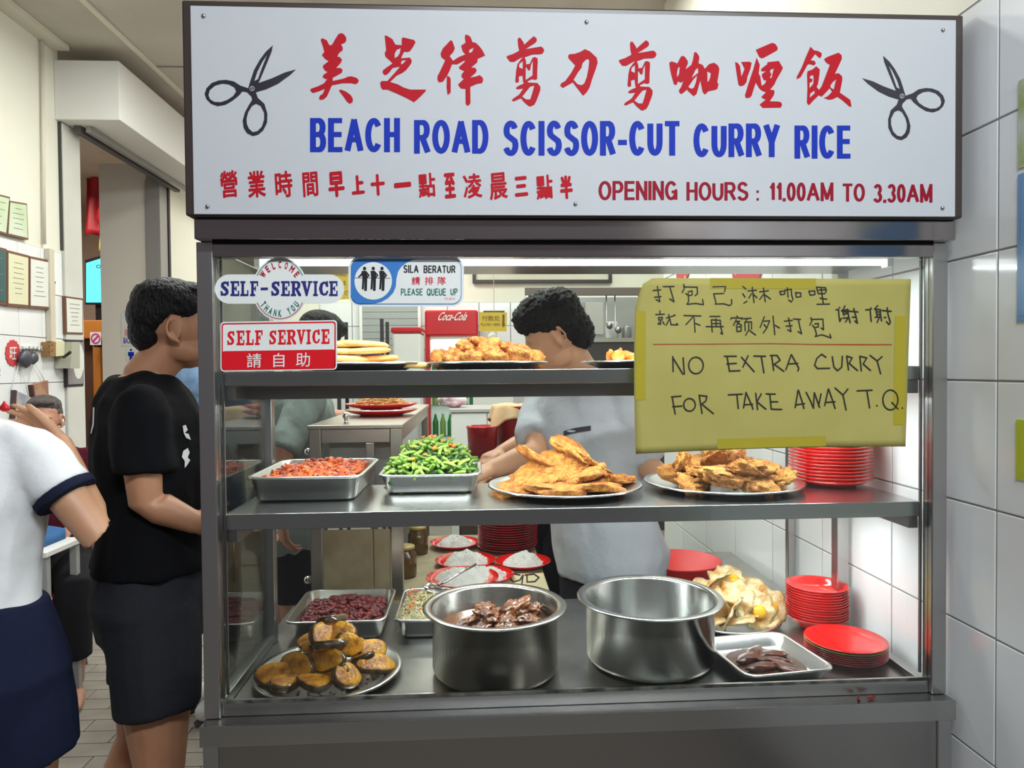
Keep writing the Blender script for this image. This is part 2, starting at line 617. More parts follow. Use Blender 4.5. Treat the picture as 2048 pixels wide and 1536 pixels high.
def shelf(z, drop, name):
    bm = bmesh.new()
    add_box(bm, CX0 + pw + 0.002, CX1 - pw - 0.002, 1.452, Y_BACKPOST - 0.002, z - 0.004, z, 0)
    s = bm_obj(name, bm, M_steel_h)
    local(s, cab)
    bm = bmesh.new()
    add_box(bm, CX0 + pw + 0.002, CX1 - pw - 0.002, 1.450, 1.454, z - drop, z + 0.0005, 0.001)
    a = local(bm_obj('front_apron', bm, M_steel_h), cab)
    a.parent = s
    bm = bmesh.new()
    add_box(bm, CX0 + pw + 0.002, CX1 - pw - 0.002, Y_BACKPOST - 0.006, Y_BACKPOST - 0.002, z - drop, z, 0.001)
    a = local(bm_obj('back_apron', bm, M_steel_h), cab)
    a.parent = s
    for x in (CX0 + pw + 0.004, CX1 - pw - 0.026):
        bm = bmesh.new()
        add_box(bm, x, x + 0.022, 1.456, Y_BACKPOST - 0.008, z - 0.058, z - 0.0045, 0.001)
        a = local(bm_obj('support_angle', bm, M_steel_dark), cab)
        a.parent = s
    return s


shelf(Z_TOP, 0.029, 'top_shelf')
shelf(Z_MID, 0.032, 'middle_shelf')
# the counter that carries the cabinet, with a ledge in front of the glass
ct = empty('counter', (0.22, 1.75, 0.0), 'stainless steel serving counter with a plain front below the glass cabinet', 'counter')
box('worktop', CX0 + 0.002, CX1, 1.388, 2.09, Z_LEDGE - 0.022, Z_LEDGE, M_counter, ct, 0.0015)
box('front_lip', CX0 + 0.002, CX1, 1.384, 1.388, Z_LEDGE - 0.040, Z_LEDGE + 0.0012, M_steel_h, ct, 0.0008)
box('front_panel', CX0 + 0.02, CX1 - 0.03, 1.392, 1.40, 0.06, Z_LEDGE - 0.023, mat('front_panel_steel', (0.36, 0.345, 0.34), 0.20, 1.0), ct)
for x in (CX0 + 0.006, CX1 - 0.036):
    box('corner_post', x, x + 0.03, 1.388, 1.418, 0.0, Z_LEDGE - 0.023, M_steel, ct)
for x in (CX0 + 0.006, CX1 - 0.036):
    box('leg', x, x + 0.03, 2.05, 2.08, 0.0, Z_LEDGE - 0.023, M_steel, ct)
box('side_panel', CX0 + 0.01, CX0 + 0.014, 1.42, 2.05, 0.06, Z_LEDGE - 0.023, M_steel, ct, 0)

# ---- fluorescent fittings inside the cabinet
def tube_lamp(name, x0, x1, y, z, label, power, hood=True, tilt=0.0, glow=9.0):
    l = empty(name, ((x0 + x1) / 2, y, z), label, 'lamp')
    if hood:
        v = []
        prof = [(-0.030, -0.028), (-0.026, 0.0), (0.026, 0.0), (0.030, -0.028), (0.028, -0.028), (0.024, -0.003), (-0.024, -0.003), (-0.028, -0.028)]
        for x in (x0, x1):
            v += [(x, y + a, z + b) for a, b in prof]
        n = len(prof)
        f = [(i, (i + 1) % n, n + (i + 1) % n, n + i) for i in range(n)]
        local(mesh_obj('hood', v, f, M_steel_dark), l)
    tb = tube('tube', [(x0 + 0.02, y, z - 0.014), (x1 - 0.02, y, z - 0.014)], 0.008, M_lamp)
    local(tb, l)
    for x in (x0 + 0.004, x1 - 0.016):
        local(box('end_cap', x, x + 0.012, y - 0.012, y + 0.012, z - 0.026, z - 0.001, M_white, None, 0.001), l)
    a = area_light(name + '_light', ((x0 + x1) / 2, y, z - 0.026), (x1 - x0 - 0.05, 0.02), power, (0.93, 0.98, 1.0), (tilt, 0, 0))
    return l


tube_lamp('fluorescent_lamp', -0.46, 0.92, 1.50, 1.744, 'white fluorescent tube under the cabinet roof above the top shelf', 6.0, False)
tube_lamp('fluorescent_lamp', -0.49, 0.90, 1.56, 1.4685, 'white fluorescent tube fitted below the top shelf', 7.5)
tube_lamp('fluorescent_lamp', -0.20, 0.93, 1.66, 1.176, 'fluorescent tube below the middle shelf, its end near the tiled wall', 5.2)

# ================================================================== the signboard
YS = 1.360
sg = empty('signboard', (0.22, 1.40, 1.80), 'large white shop signboard with red Chinese characters and blue English name', 'sign')
box('frame', CX0, CX1 - 0.004, 1.366, 1.46, 1.7975, 2.203, M_signframe, sg, 0.004)
box('panel', -0.527, 0.967, YS + 0.0015, 1.366, 1.7995, 2.190, M_signwhite, sg, 0.0008)


def on_sign(px, py, lift=0.0):
    return at(px, py, Y=YS + 0.0009 - lift)


def zoom_map(x0, y0, s):
    return lambda x, y: (x0 + x * s, y0 + y * s)


BRUSH = [
    # each: region origin, scale, outlines with holes in survey units
    ((610, 55, .10744), [
        [[(300,205),(345,205),(410,240),(440,310),(470,335),(510,310),(560,220),(620,125),(670,103),(720,120),(765,180),(770,235),(745,280),(670,315),(705,375),(700,425),(640,465),(600,540),(650,550),(690,600),(670,650),(580,755),(660,752),(700,790),(685,840),(600,890),(520,930),(515,995),(720,950),(800,915),(860,907),(960,935),(1003,985),(985,1030),(940,1052),(860,1035),(700,1035),(500,1075),(460,1170),(410,1280),(350,1335),(290,1345),(258,1325),(280,1265),(330,1235),(370,1140),(260,1185),(150,1218),(120,1200),(95,1165),(110,1140),(250,1090),(350,1040),(415,960),(370,955),(325,915),(345,880),(425,825),(370,800),(330,730),(345,700),(440,625),(370,580),(315,510),(360,455),(330,340),(295,245)]],
        [[(632,1175),(660,1153),(760,1190),(850,1255),(890,1320),(890,1380),(840,1418),(790,1390),(730,1305)]]]),
    ((750, 60, .10093), [
        [[(190,110),(240,115),(345,180),(405,290),(530,300),(528,180),(550,145),(770,195),(805,240),(760,325),(690,420),(640,435),(575,430),(515,560),(690,545),(730,600),(720,660),(620,790),(540,850),(430,900),(300,1030),(450,1075),(570,1140),(700,1180),(1000,1180),(1010,1205),(900,1320),(775,1430),(650,1360),(450,1265),(250,1180),(150,1180),(120,1140),(100,1050),(130,1010),(245,1010),(380,860),(500,725),(430,735),(350,750),(290,830),(240,880),(190,893),(150,850),(155,800),(240,735),(350,660),(290,600),(210,530),(190,460),(220,400),(205,250)],
         [(510,355),(430,390),(390,470),(390,555),(450,525),(490,460)], [(620,595),(540,600),(515,640),(522,685),(570,650)]]]),
    ((865, 60, .10417), [
        [[(630,85),(700,105),(740,150),(765,230),(830,245),(900,310),(960,390),(1010,490),(870,550),(860,620),(740,720),(820,725),(850,775),(830,820),(720,915),(840,890),(905,865),(960,910),(975,960),(950,1020),(860,1030),(725,1090),(730,1400),(700,1445),(660,1450),(635,1410),(632,1130),(540,1120),(490,1045),(600,940),(555,900),(560,850),(610,785),(530,755),(505,715),(630,600),(610,585),(470,660),(400,655),(375,660),(330,780),(280,880),(200,990),(130,1005),(95,960),(95,890),(160,760),(245,580),(170,520),(155,450),(200,350),(350,195),(380,210),(430,350),(400,420),(330,500),(395,590),(500,520),(635,465),(580,410),(550,300),(635,245),(620,150)],
         [(795,335),(720,370),(700,410),(710,440),(760,420)]],
        [[(275,885),(320,890),(350,940),(350,1200),(290,1250),(270,1100)]]]),
    ((1000, 65, .10091), 'JIAN'),
    ((1110, 80, .0846), [
        [[(310,370),(340,335),(470,325),(600,280),(710,215),(830,270),(990,420),(1010,540),(960,700),(880,920),(820,1120),(750,1240),(665,1318),(560,1180),(420,1000),(190,1130),(120,1080),(150,1020),(240,970),(380,780),(480,600),(320,430)],
         [(800,455),(740,455),(650,550),(630,650),(540,770),(440,940),(530,1040),(620,1070),(690,1030),(750,880),(790,680),(810,500)]]]),
    ((1224.5, 73, .10091), 'JIAN'),
    ((1325, 90, .08463), [
        [[(160,420),(205,388),(270,400),(350,435),(430,280),(480,252),(530,280),(600,380),(600,440),(545,570),(590,540),(680,470),(720,350),(750,170),(800,170),(865,260),(870,320),(850,430),(950,470),(1000,560),(1030,530),(1100,450),(1220,418),(1310,480),(1345,560),(1330,680),(1295,880),(1325,920),(1300,1030),(1260,1055),(1090,1090),(1005,1170),(950,1110),(920,960),(895,840),(860,960),(810,1150),(740,1210),(600,1080),(585,1050),(460,1155),(410,1140),(385,1075),(440,990),(490,860),(430,885),(360,855),(350,920),(310,945),(270,920),(220,750),(185,600)],
         [(410,515),(370,530),(345,640),(345,760),(390,690)], [(840,540),(790,570),(690,775),(845,655)], [(820,720),(740,800),(610,990),(680,1035),(740,1010),(790,880)], [(1060,620),(1065,860),(1085,870),(1130,760),(1140,660)]]]),
    ((1460, 75, .09764), [
        [[(530,250),(860,108),(930,130),(980,210),(970,260),(700,410),(650,425),(600,395)]],
        [[(105,500),(160,520),(205,580),(235,800),(300,640),(230,500),(400,495),(445,520),(420,640),(360,800),(340,910),(290,975),(220,1000),(175,965),(140,760)]],
        [[(545,410),(610,560),(590,740),(620,800),(650,990),(720,940),(745,870),(700,880),(655,790),(660,740),(745,690),(640,690),(640,640),(760,550),(770,505),(1000,480),(1085,620),(1060,680),(960,850),(910,960),(820,1075),(890,1070),(915,1110),(900,1180),(815,1305),(990,1310),(1050,1330),(1068,1385),(1040,1435),(670,1440),(610,1370),(740,1265),(690,1255),(640,1215),(740,1120),(660,1090),(600,1040),(530,920),(440,1200),(400,1230),(330,1240),(305,1190),(370,970),(480,640)],
         [(900,630),(830,660),(820,700),(850,760),(815,820),(850,835),(880,700)]]]),
    ((1585, 85, .09116), [
        [[(395,90),(470,170),(560,185),(640,230),(640,300),(595,345),(500,250),(400,390),(480,400),(515,455),(480,500),(370,470),(330,490),(260,620),(180,760),(100,805),(90,760),(200,550),(300,300)]],
        [[(330,630),(440,590),(520,520),(600,590),(590,720),(560,920),(530,970),(580,1040),(640,960),(700,800),(820,490),(730,430),(695,360),(780,310),(1010,222),(1080,280),(1085,360),(1010,520),(930,690),(1010,670),(1090,740),(1095,820),(1040,1100),(1270,1260),(1295,1400),(1260,1410),(1100,1270),(990,1190),(880,1245),(800,1255),(690,1215),(770,1180),(870,1080),(820,1000),(740,1090),(640,1190),(580,1155),(450,1280),(365,1375),(315,1320),(330,1000),(320,700)],
         [(455,710),(390,730),(380,780),(440,800),(430,860),(375,880),(375,1000),(455,910),(465,800)], [(480,1050),(390,1120),(380,1210),(490,1110)], [(960,805),(880,870),(830,950),(840,990),(905,1030),(935,900)]]]),
]
JIAN = [[[(350,140),(370,100),(405,105),(470,200),(480,240),(600,130),(670,72),(725,115),(730,170),(690,210),(500,330),(810,278),(850,300),(880,355),(850,410),(800,430),(640,435),(490,490),(515,560),(520,630),(590,620),(645,500),(690,485),(745,510),(750,580),(740,750),(738,920),(690,940),(640,920),(545,965),(560,990),(740,1000),(800,1070),(800,1140),(770,1230),(720,1360),(680,1430),(600,1468),(560,1450),(480,1380),(415,1300),(270,1365),(232,1345),(260,1310),(380,1230),(460,1110),(340,1125),(312,1100),(360,1060),(470,1010),(455,960),(445,850),(375,870),(375,980),(320,1000),(303,960),(320,750),(345,630),(400,550),(460,480),(380,520),(280,580),(200,580),(130,490),(140,465),(260,425),(380,360),(360,260)],
         [(450,565),(385,620),(378,690),(450,720)], [(510,690),(510,940),(645,850),(650,560),(615,640),(600,745),(560,750),(530,690)], [(680,1050),(600,1070),(520,1170),(440,1270),(520,1325),(600,1325),(640,1200)]]]
for (ox, oy, s), g in BRUSH:
    zm = zoom_map(ox, oy, s)
    print_obj('brush_character', JIAN if g == 'JIAN' else g, lambda x, y, zm=zm: on_sign(*zm(x, y)), M_red, sg)

SCISSORS = [
    [[(1120,80),(1100,180),(1040,330),(960,520),(900,660),(740,740),(770,640),(830,460),(920,300),(1010,180)], [(1030,230),(960,330),(880,490),(835,630),(870,680),(890,600),(950,430)]],
    [[(1475,450),(1380,540),(1200,670),(1020,755),(850,805),(760,790),(740,740),(900,660),(1100,590),(1300,500)]],
    [[(70,830),(100,740),(180,660),(290,620),(400,612),(520,635),(620,700),(740,740),(860,810),(890,890),(990,980),(1035,1130),(1030,1270),(970,1390),(890,1455),(810,1475),(720,1430),(670,1350),(655,1240),(690,1110),(750,1000),(800,920),(790,870),(720,800),(650,790),(600,850),(500,930),(390,995),(270,1015),(170,980),(100,910)],
     [(130,850),(150,770),(230,700),(340,668),(440,680),(530,730),(555,790),(510,860),(420,920),(320,955),(220,950),(155,910)], [(715,1210),(740,1110),(800,1010),(860,980),(930,1010),(985,1120),(985,1220),(950,1330),(880,1400),(810,1415),(750,1360),(720,1290)]],
]
M_rivet = mat('print_grey', (0.35, 0.36, 0.36), 0.4)
M_inkblack = mat('scissor_black', (0.014, 0.012, 0.022), 0.4)
for fx in (lambda x, y: (400 + x * .1302, 80 + y * .1302), lambda x, y: (1804 - (x - 800) * .1302 * .905, 192 + (y - 745) * .1302 * .93)):
    sc_o = print_obj('scissors_emblem', SCISSORS, lambda x, y: on_sign(*fx(x, y)), M_inkblack, sg)
    rv = print_obj('rivet', [[ellipse(800, 745, 40, 40, 20), ellipse(800, 745, 28, 28, 20)], [[(785, 715), (800, 715), (815, 775), (800, 775)]]], lambda x, y: on_sign(*fx(x, y), 0.0006), M_rivet, sg)
    rv.parent = sc_o

# Latin name in a skeleton grotesque; every word is fitted between its surveyed ends
def _arc(cx, cy, rx, ry, a0, a1, n=10):
    return [(cx + rx * math.cos(R(a0 + (a1 - a0) * k / n)), cy + ry * math.sin(R(a0 + (a1 - a0) * k / n))) for k in range(n + 1)]


SKEL = {  # unit boxes (x right, y up), advance width
    'A': (.94, [[(0, 0), (.47, 1)], [(.94, 0), (.47, 1)], [(.17, .34), (.77, .34)]]),
    'B': (.76, [[(0, 0), (0, 1)], [(0, 1), (.45, 1)] + _arc(.45, .76, .27, .24, 90, -90) + [(0, .52)], [(0, .52), (.48, .52)] + _arc(.48, .26, .28, .26, 90, -90) + [(0, 0)]]),
    'C': (.82, [_arc(.42, .5, .42, .5, 38, 322, 18)]),
    'D': (.78, [[(0, 0), (0, 1)], [(0, 1), (.36, 1)] + _arc(.36, .5, .42, .5, 90, -90, 14) + [(0, 0)]]),
    'E': (.66, [[(0, 0), (0, 1)], [(0, 1), (.64, 1)], [(0, .52), (.60, .52)], [(0, 0), (.66, 0)]]),
    'G': (.84, [_arc(.42, .5, .42, .5, 38, 360, 20) + [(.84, .42), (.46, .42)], [(.84, .42), (.84, .02)]]),
    'H': (.74, [[(0, 0), (0, 1)], [(.74, 0), (.74, 1)], [(0, .52), (.74, .52)]]),
    'I': (.0, [[(0, 0), (0, 1)]]),
    'L': (.60, [[(0, 1), (0, 0)], [(0, 0), (.60, 0)]]),
    'M': (.92, [[(0, 0), (0, 1)], [(0, 1), (.46, .06)], [(.46, .06), (.92, 1)], [(.92, 1), (.92, 0)]]),
    'N': (.74, [[(0, 0), (0, 1)], [(0, 1), (.74, 0)], [(.74, 0), (.74, 1)]]),
    'O': (.88, [_arc(.44, .5, .44, .5, 0, 360, 24)]),
    'P': (.70, [[(0, 0), (0, 1)], [(0, 1), (.42, 1)] + _arc(.42, .72, .28, .28, 90, -90) + [(0, .44)]]),
    'Q': (.88, [_arc(.44, .5, .44, .5, 0, 360, 24), [(.56, .24), (.88, -.06)]]),
    'R': (.78, [[(0, 0), (0, 1)], [(0, 1), (.46, 1)] + _arc(.46, .74, .28, .26, 90, -90) + [(0, .48)], [(.40, .48), (.78, 0)]]),
    'S': (.76, [_arc(.38, .76, .34, .25, 20, 200, 10) + [(.12, .60), (.60, .44)] + _arc(.38, .26, .38, .27, 38, -160, 12)]),
    'T': (.76, [[(0, 1), (.76, 1)], [(.38, 1), (.38, 0)]]),
    'U': (.74, [[(0, 1), (0, .38)] + _arc(.37, .36, .37, .36, 180, 360, 12) + [(.74, 1)]]),
    'Y': (.84, [[(0, 1), (.42, .44)], [(.84, 1), (.42, .44)], [(.42, .46), (.42, 0)]]),
    '-': (.30, [[(0, .36), (.30, .36)]]),
    '0': (.56, [_arc(.28, .5, .28, .5, 0, 360, 20)]),
    '1': (.26, [[(0, .74), (.14, .82), (.26, 1), (.26, 0)]]),
    '3': (.56, [_arc(.27, .75, .26, .25, 160, -80, 10), _arc(.26, .25, .30, .25, 80, -160, 12)]),
    '.': (.0, [[(0, 0), (0, .001)]]),
    ':': (.0, [[(0, .06), (0, .061)], [(0, .70), (0, .701)]]),
}


def skel_word(word, xa, xb, ya, yb, to3d, material, parent, weight=.17, gap=.30):
    """Block capitals between xa..xb (right) and ya..yb (down), stem weight relative to the height."""
    h = yb - ya
    t = weight * h
    tot = sum(SKEL[c][0] for c in word) * 1.0
    n = len(word)
    # condensed so that stems, gaps and bodies add up to the word's width
    sp = gap * t
    kx = ((xb - xa) - n * t - (n - 1) * sp) / max(tot, 1e-6)
    x = xa
    groups = []
    for c in word:
        w, strokes = SKEL[c]
        for stx in strokes:
            pts = [(x + t / 2 + a * kx, yb - t * .42 - b * (h - t * .84)) for a, b in stx]
            closed = (Vector(pts[0]) - Vector(pts[-1])).length < 1e-4
            if c in '.:':
                a, b = pts[0]
                groups.append([[(a - t / 2, b - t / 2), (a + t / 2, b - t / 2), (a + t / 2, b + t / 2), (a - t / 2, b + t / 2)]])
                continue
            # horizontals are a little thinner than stems
            for p, q in zip(pts[:-1], pts[1:]):
                d = Vector(q) - Vector(p)
                if d.length < 1e-6:
                    continue
                vert = abs(d.y) / d.length
                ww = t * (.84 + .16 * vert)
                nn = Vector((-d.y, d.x)).normalized() * ww / 2
                e = d.normalized() * (t * .42 if (len(pts) == 2 and vert < .05) or (len(pts) == 2 and vert > .999) else t * .20 if len(pts) == 2 else 0.0)
                pv, qv = Vector(p) - e, Vector(q) + e
                groups.append([[tuple(pv + nn), tuple(qv + nn), tuple(qv - nn), tuple(pv - nn)]])
            for p in (pts if closed else pts[1:-1]):
                rr = t * .46
                groups.append([[(p[0] + rr * math.cos(2 * PI * k / 10), p[1] + rr * math.sin(2 * PI * k / 10)) for k in range(10)]])
        x += w * kx + t + sp
    return print_obj('lettering', groups, to3d, material, parent)


for w, xa, xb, ya, yb, m in (
        ('BEACH', 620, 800, 236, 304, M_blue), ('ROAD', 828, 977, 240, 307, M_blue), ('SCISSOR-CUT', 1006, 1360, 242, 311, M_blue),
        ('CURRY', 1387, 1560, 247, 314, M_blue), ('RICE', 1589, 1702, 251, 317, M_blue),
        ('OPENING', 1197, 1355, 362, 400, M_maroon), ('HOURS', 1373, 1497, 364, 401, M_maroon), (':', 1513, 1520, 374, 402, M_maroon),
        ('11.00AM', 1538, 1667, 365, 402, M_maroon), ('TO', 1685, 1730, 367, 403, M_maroon), ('3.30AM', 1747, 1865, 368, 405, M_maroon)):
    skel_word(w, xa, xb, ya, yb, on_sign, m, sg, .175 if m is M_blue else .17)
# small brush line of opening hours
ROW = [('營', 430, 330, 55, 243, 60, 350), ('業', 430, 330, 352, 543, 62, 350), ('時', 430, 330, 648, 835, 65, 350), ('間', 430, 330, 945, 1110, 75, 340),
       ('早', 430, 330, 1220, 1395, 70, 345), ('上', 430, 330, 1470, 1610, 108, 315), ('十', 430, 330, 1678, 1830, 97, 330), ('一', 780, 335, 43, 228, 160, 215),
       ('點', 780, 335, 305, 490, 60, 320), ('至', 780, 335, 585, 705, 58, 330), ('凌', 780, 335, 788, 990, 65, 330), ('晨', 780, 335, 1070, 1265, 55, 345),
       ('三', 780, 335, 1342, 1485, 95, 310), ('點', 780, 335, 1575, 1755, 80, 340), ('半', 780, 335, 1832, 1968, 85, 340)]
for ch, ox, oy, xa, xb, ya, yb in ROW:
    k = .18555
    cxm, cym = ox + (xa + xb) / 2 * k, oy + (ya + yb) / 2 * k
    heavy_glyph(ch, ox + xa * k, ox + xb * k, -(oy + yb * k), -(oy + ya * k), 1.9 if ch in '早上十一三至半' else 1.05, lambda x, y: on_sign(x, -y), M_red, sg, 'brush_character',
                warp=lambda x, y: (x - (y + cym) * 0.06, y + (x - cxm) * 0.10))
# dome-head screws
for px, py in ((407, 32), (415, 413), (1173, 44), (1151, 408), (1886, 60), (1885, 416)):
    p = on_sign(px, py)
    sw = lathe('screw', [(0.0, 0.0032), (0.0022, 0.0028), (0.0038, 0.0015), (0.0042, 0.0)], mat('screw_steel', (0.5, 0.5, 0.5), 0.25, 1.0), None, 16)
    sw.data.transform(Matrix.Rotation(R(90), 4, 'X'))
    sw.data.transform(Matrix.Translation(p))
    local(sw, sg)
# ================================================================== stickers and notes on the glass
YG = 1.4262          # outer face of the front glass


def on_glass(px, py, lift=0.0):
    return at(px, py, Y=YG - lift)


def slab_letter(ch, x, y, w, h, out):
    """Slab-serif capital from overlapping polygons; y grows downwards, box (x, y)-(x+w, y+h)."""
    def q(a, b, c, d):
        out.append([[(x + a * w, y + (1 - d) * h), (x + c * w, y + (1 - d) * h), (x + c * w, y + (1 - b) * h), (x + a * w, y + (1 - b) * h)]])

    def poly(pts):
        out.append([[(x + a * w, y + (1 - b) * h) for a, b in pts]])
    S, T = .30, .14
    if ch in 'ELF':
        q(.14, 0, .14 + S, 1)
    if ch == 'I':
        q(.5 - .22, 0, .5 + .22, 1); q(.08, 0, .92, T); q(.08, 1 - T, .92, 1)
    if ch in 'EF':
        q(0, 1 - T, .96, 1); q(.80, .66, .96, 1); q(.3, .44, .68, .57); q(.58, .34, .70, .67)
    if ch == 'E':
        q(0, 0, .96, T); q(.82, 0, .98, .36)
    if ch == 'L':
        q(0, 1 - T, .60, 1); q(0, 0, .94, T); q(.80, 0, .96, .40)
    if ch == 'F':
        q(0, 0, .60, T)
    if ch == 'R':
        q(.12, 0, .40, 1); q(0, 0, .50, T); q(0, 1 - T, .55, 1)
        out.append([[(x + a * w, y + (1 - b) * h) for a, b in ((.3, 1), (.68, 1), (.88, .9), (.92, .74), (.86, .56), (.66, .44), (.3, .44))],
                    [(x + a * w, y + (1 - b) * h) for a, b in ((.40, .88), (.56, .88), (.62, .80), (.62, .64), (.55, .56), (.40, .56))]])
        poly(((.42, .46), (.68, .48), (.98, .12), (.98, 0), (.74, 0)))
    if ch == 'V':
        poly(((.06, 1), (.36, 1), (.56, .34), (.50, 0), (.42, 0))); poly(((.70, 1), (.90, 1), (.56, 0), (.42, 0), (.46, .2)))
        q(0, 1 - T * .8, .46, 1); q(.60, 1 - T * .8, 1.0, 1)
    if ch == 'C':
        pts = [(.86, .70, .26), (.76, .86, .22), (.55, .91, .2), (.32, .80, .28), (.22, .5, .34), (.32, .2, .28), (.55, .09, .2), (.78, .14, .2), (.88, .30, .2)]
        out.extend(stroke_polys([(x + a * w, y + (1 - b) * h, c * w) for a, b, c in pts], 1))
        q(.76, .62, .95, 1)
    if ch == 'S':
        pts = [(.84, .74, .2), (.72, .88, .22), (.5, .91, .24), (.28, .82, .30), (.26, .66, .32), (.5, .52, .36), (.74, .36, .32), (.74, .2, .30), (.52, .09, .24), (.28, .12, .22), (.14, .28, .2)]
        out.extend(stroke_polys([(x + a * w, y + (1 - b) * h, c * w) for a, b, c in pts], 1))
        q(.76, .66, .92, .98); q(.08, .02, .24, .34)
    if ch == '-':
        q(.02, .42, .98, .58)


M_stickwhite = mat('sticker_white', (0.80, 0.82, 0.80), 0.35)
M_stickred = mat('sticker_red', (0.70, 0.008, 0.018), 0.35)
M_navy = mat('sticker_navy', (0.020, 0.022, 0.17), 0.4)
M_green = mat('sticker_green', (0.01, 0.17, 0.12), 0.4)
M_sky = mat('sticker_blue', (0.045, 0.20, 0.56), 0.35)


def flat_plate(name, ring, to3d, material, thick, parent=None):
    """Thin sticker or sheet with real thickness (extruded along Y)."""
    n = len(ring)
    v = [to3d(x, y) for x, y in ring]
    back = [p + Vector((0, thick, 0)) for p in v]
    tris = tessellate_polygon([[Vector((x, y, 0)) for x, y in ring]])
    f = [tuple(t) for t in tris] + [tuple(n + i for i in reversed(t)) for t in tris]
    f += [(i, (i + 1) % n, n + (i + 1) % n, n + i) for i in range(n)]
    o = mesh_obj(name, v + back, f, material)
    bm = bmesh.new()
    bm.from_mesh(o.data)
    bmesh.ops.recalc_face_normals(bm, faces=bm.faces)
    bm.to_mesh(o.data)
    bm.free()
    if parent:
        local(o, parent)
    return o


# ---- round-and-pill WELCOME / SELF-SERVICE / THANK YOU sticker
K = .1628
zs = lambda x, y: (420 + x * K, 500 + y * K)
st1 = empty('sticker', on_glass(560, 608), 'pill-and-circle self-service sticker with navy lettering and zigzag edge', 'sticker')
ring = []
cx, cy, rx, ry = 858, 480, 336, 390
a_cut = math.degrees(math.asin(180 / ry))
ring += [(cx + rx * math.cos(R(a)), cy - ry * math.sin(R(a))) for a in [a_cut + (180 - 2 * a_cut) * k / 30 for k in range(31)]]
ring += [(240 + 180 * math.cos(R(a)), 480 - 180 * math.sin(R(a))) for a in [90 + 180 * k / 16 for k in range(17)]]
ring += [(cx + rx * math.cos(R(a)), cy - ry * math.sin(R(a))) for a in [180 + a_cut + (180 - 2 * a_cut) * k / 30 for k in range(31)]]
ring += [(1465 + 180 * math.cos(R(a)), 480 - 180 * math.sin(R(a))) for a in [-90 + 180 * k / 16 for k in range(17)]]
flat_plate('sticker_sheet', ring, lambda x, y: on_glass(*zs(x, y), 0.0012), M_stickwhite, 0.001, st1)
L1 = lambda x, y: on_glass(*zs(x, y), 0.0018)
out = []
for ch, xa, xb in (('S', 122, 240), ('E', 250, 362), ('L', 372, 476), ('F', 492, 596), ('S', 745, 862), ('E', 872, 982), ('R', 992, 1122), ('V', 1118, 1258), ('I', 1262, 1330), ('C', 1332, 1456), ('E', 1462, 1570)):
    slab_letter(ch, xa, 382, xb - xa, 184, out)
out.append([[(622, 462), (712, 460), (712, 492), (622, 494)]])
print_obj('lettering', out, L1, M_navy, st1)


def arc_text(text, r0, r1, a_start, a_end, top, m):
    n = len(text)
    for i, ch in enumerate(text):
        if ch == ' ':
            continue
        a = a_start + (a_end - a_start) * i / (n - 1)
        hw = 4.0 if ch not in 'MWI' else (5.5 if ch in 'MW' else 2.5)

        def wp(u, v, a=a, hw=hw):
            if top:
                ang, rr = a - hw + 2 * hw * u, r0 + (r1 - r0) * v
            else:
                ang, rr = a - hw + 2 * hw * u, r1 - (r1 - r0) * v
            s = 1.0 if top else 1.0
            return L1(cx + rr * rx / 390 * math.cos(R(ang)) if False else cx + rr * (rx / ry) * math.cos(R(ang)), cy - rr * math.sin(R(ang)))
        o = heavy_glyph(ch, 0, 100, 0, 100, 5.5, lambda u, v: wp(1 - u / 100 if top else u / 100, v / 100), m, st1)
        continue


arc_text('WELCOME', 255, 345, 143, 37, True, mat('sticker_crimson', (0.42, 0.012, 0.04), 0.4))
arc_text('THANK YOU', 255, 345, 218, 322, False, M_green)
zz = []
for a0, a1, m in ((27, 153, M_green), (207, 333, mat('sticker_crimson', (0, 0, 0)))):
    pts = []
    for k in range(85):
        a = a0 + (a1 - a0) * k / 84
        rr = 362 + (10 if k % 2 else -6)
        pts.append((cx + rr * (rx / ry) * math.cos(R(a)), cy - rr * math.sin(R(a))))
    print_obj('zigzag_border', stroke_polys(pts, 5), L1, m, st1)

# ---- red and white SELF SERVICE sticker
st2 = empty('sticker', on_glass(558, 691), 'red and white rectangular self service sticker with three Chinese characters', 'sticker')
# outline follows the slight tilt of the sticker
tl = lambda x, y: on_glass(*zs(x, y - (x - 840) * 0.016), 0.0012)
tl2 = lambda x, y: on_glass(*zs(x, y - (x - 840) * 0.016), 0.0018)
tl3 = lambda x, y: on_glass(*zs(x, y - (x - 840) * 0.016), 0.0024)
flat_plate('sticker_sheet', rounded_rect(128, 1560, 872, 1482, 45), tl, M_stickwhite, 0.001, st2)
print_obj('red_border', [[rounded_rect(142, 1545, 888, 1467, 36), rounded_rect(158, 1529, 904, 1460, 26)]], tl2, M_stickred, st2)
print_obj('red_field', [[rounded_rect(150, 1537, 1232, 1462, 30)]], tl2, M_stickred, st2)
out = []
for ch, xa, xb in (('S', 206, 306), ('E', 325, 425), ('L', 440, 540), ('F', 552, 650), ('S', 722, 820), ('E', 835, 932), ('R', 942, 1060), ('V', 1066, 1176), ('I', 1180, 1245), ('C', 1250, 1352), ('E', 1368, 1470)):
    slab_letter(ch, xa, 982, xb - xa, 180, out)
print_obj('lettering', out, tl2, M_stickred, st2)
for ch, xa, xb in (('請', 452, 630), ('自', 778, 914), ('助', 1055, 1228)):
    text_in_box(ch, xa, xb, -1440, -1265, lambda x, y: tl3(x, -y), M_stickwhite, st2, bold=.004)

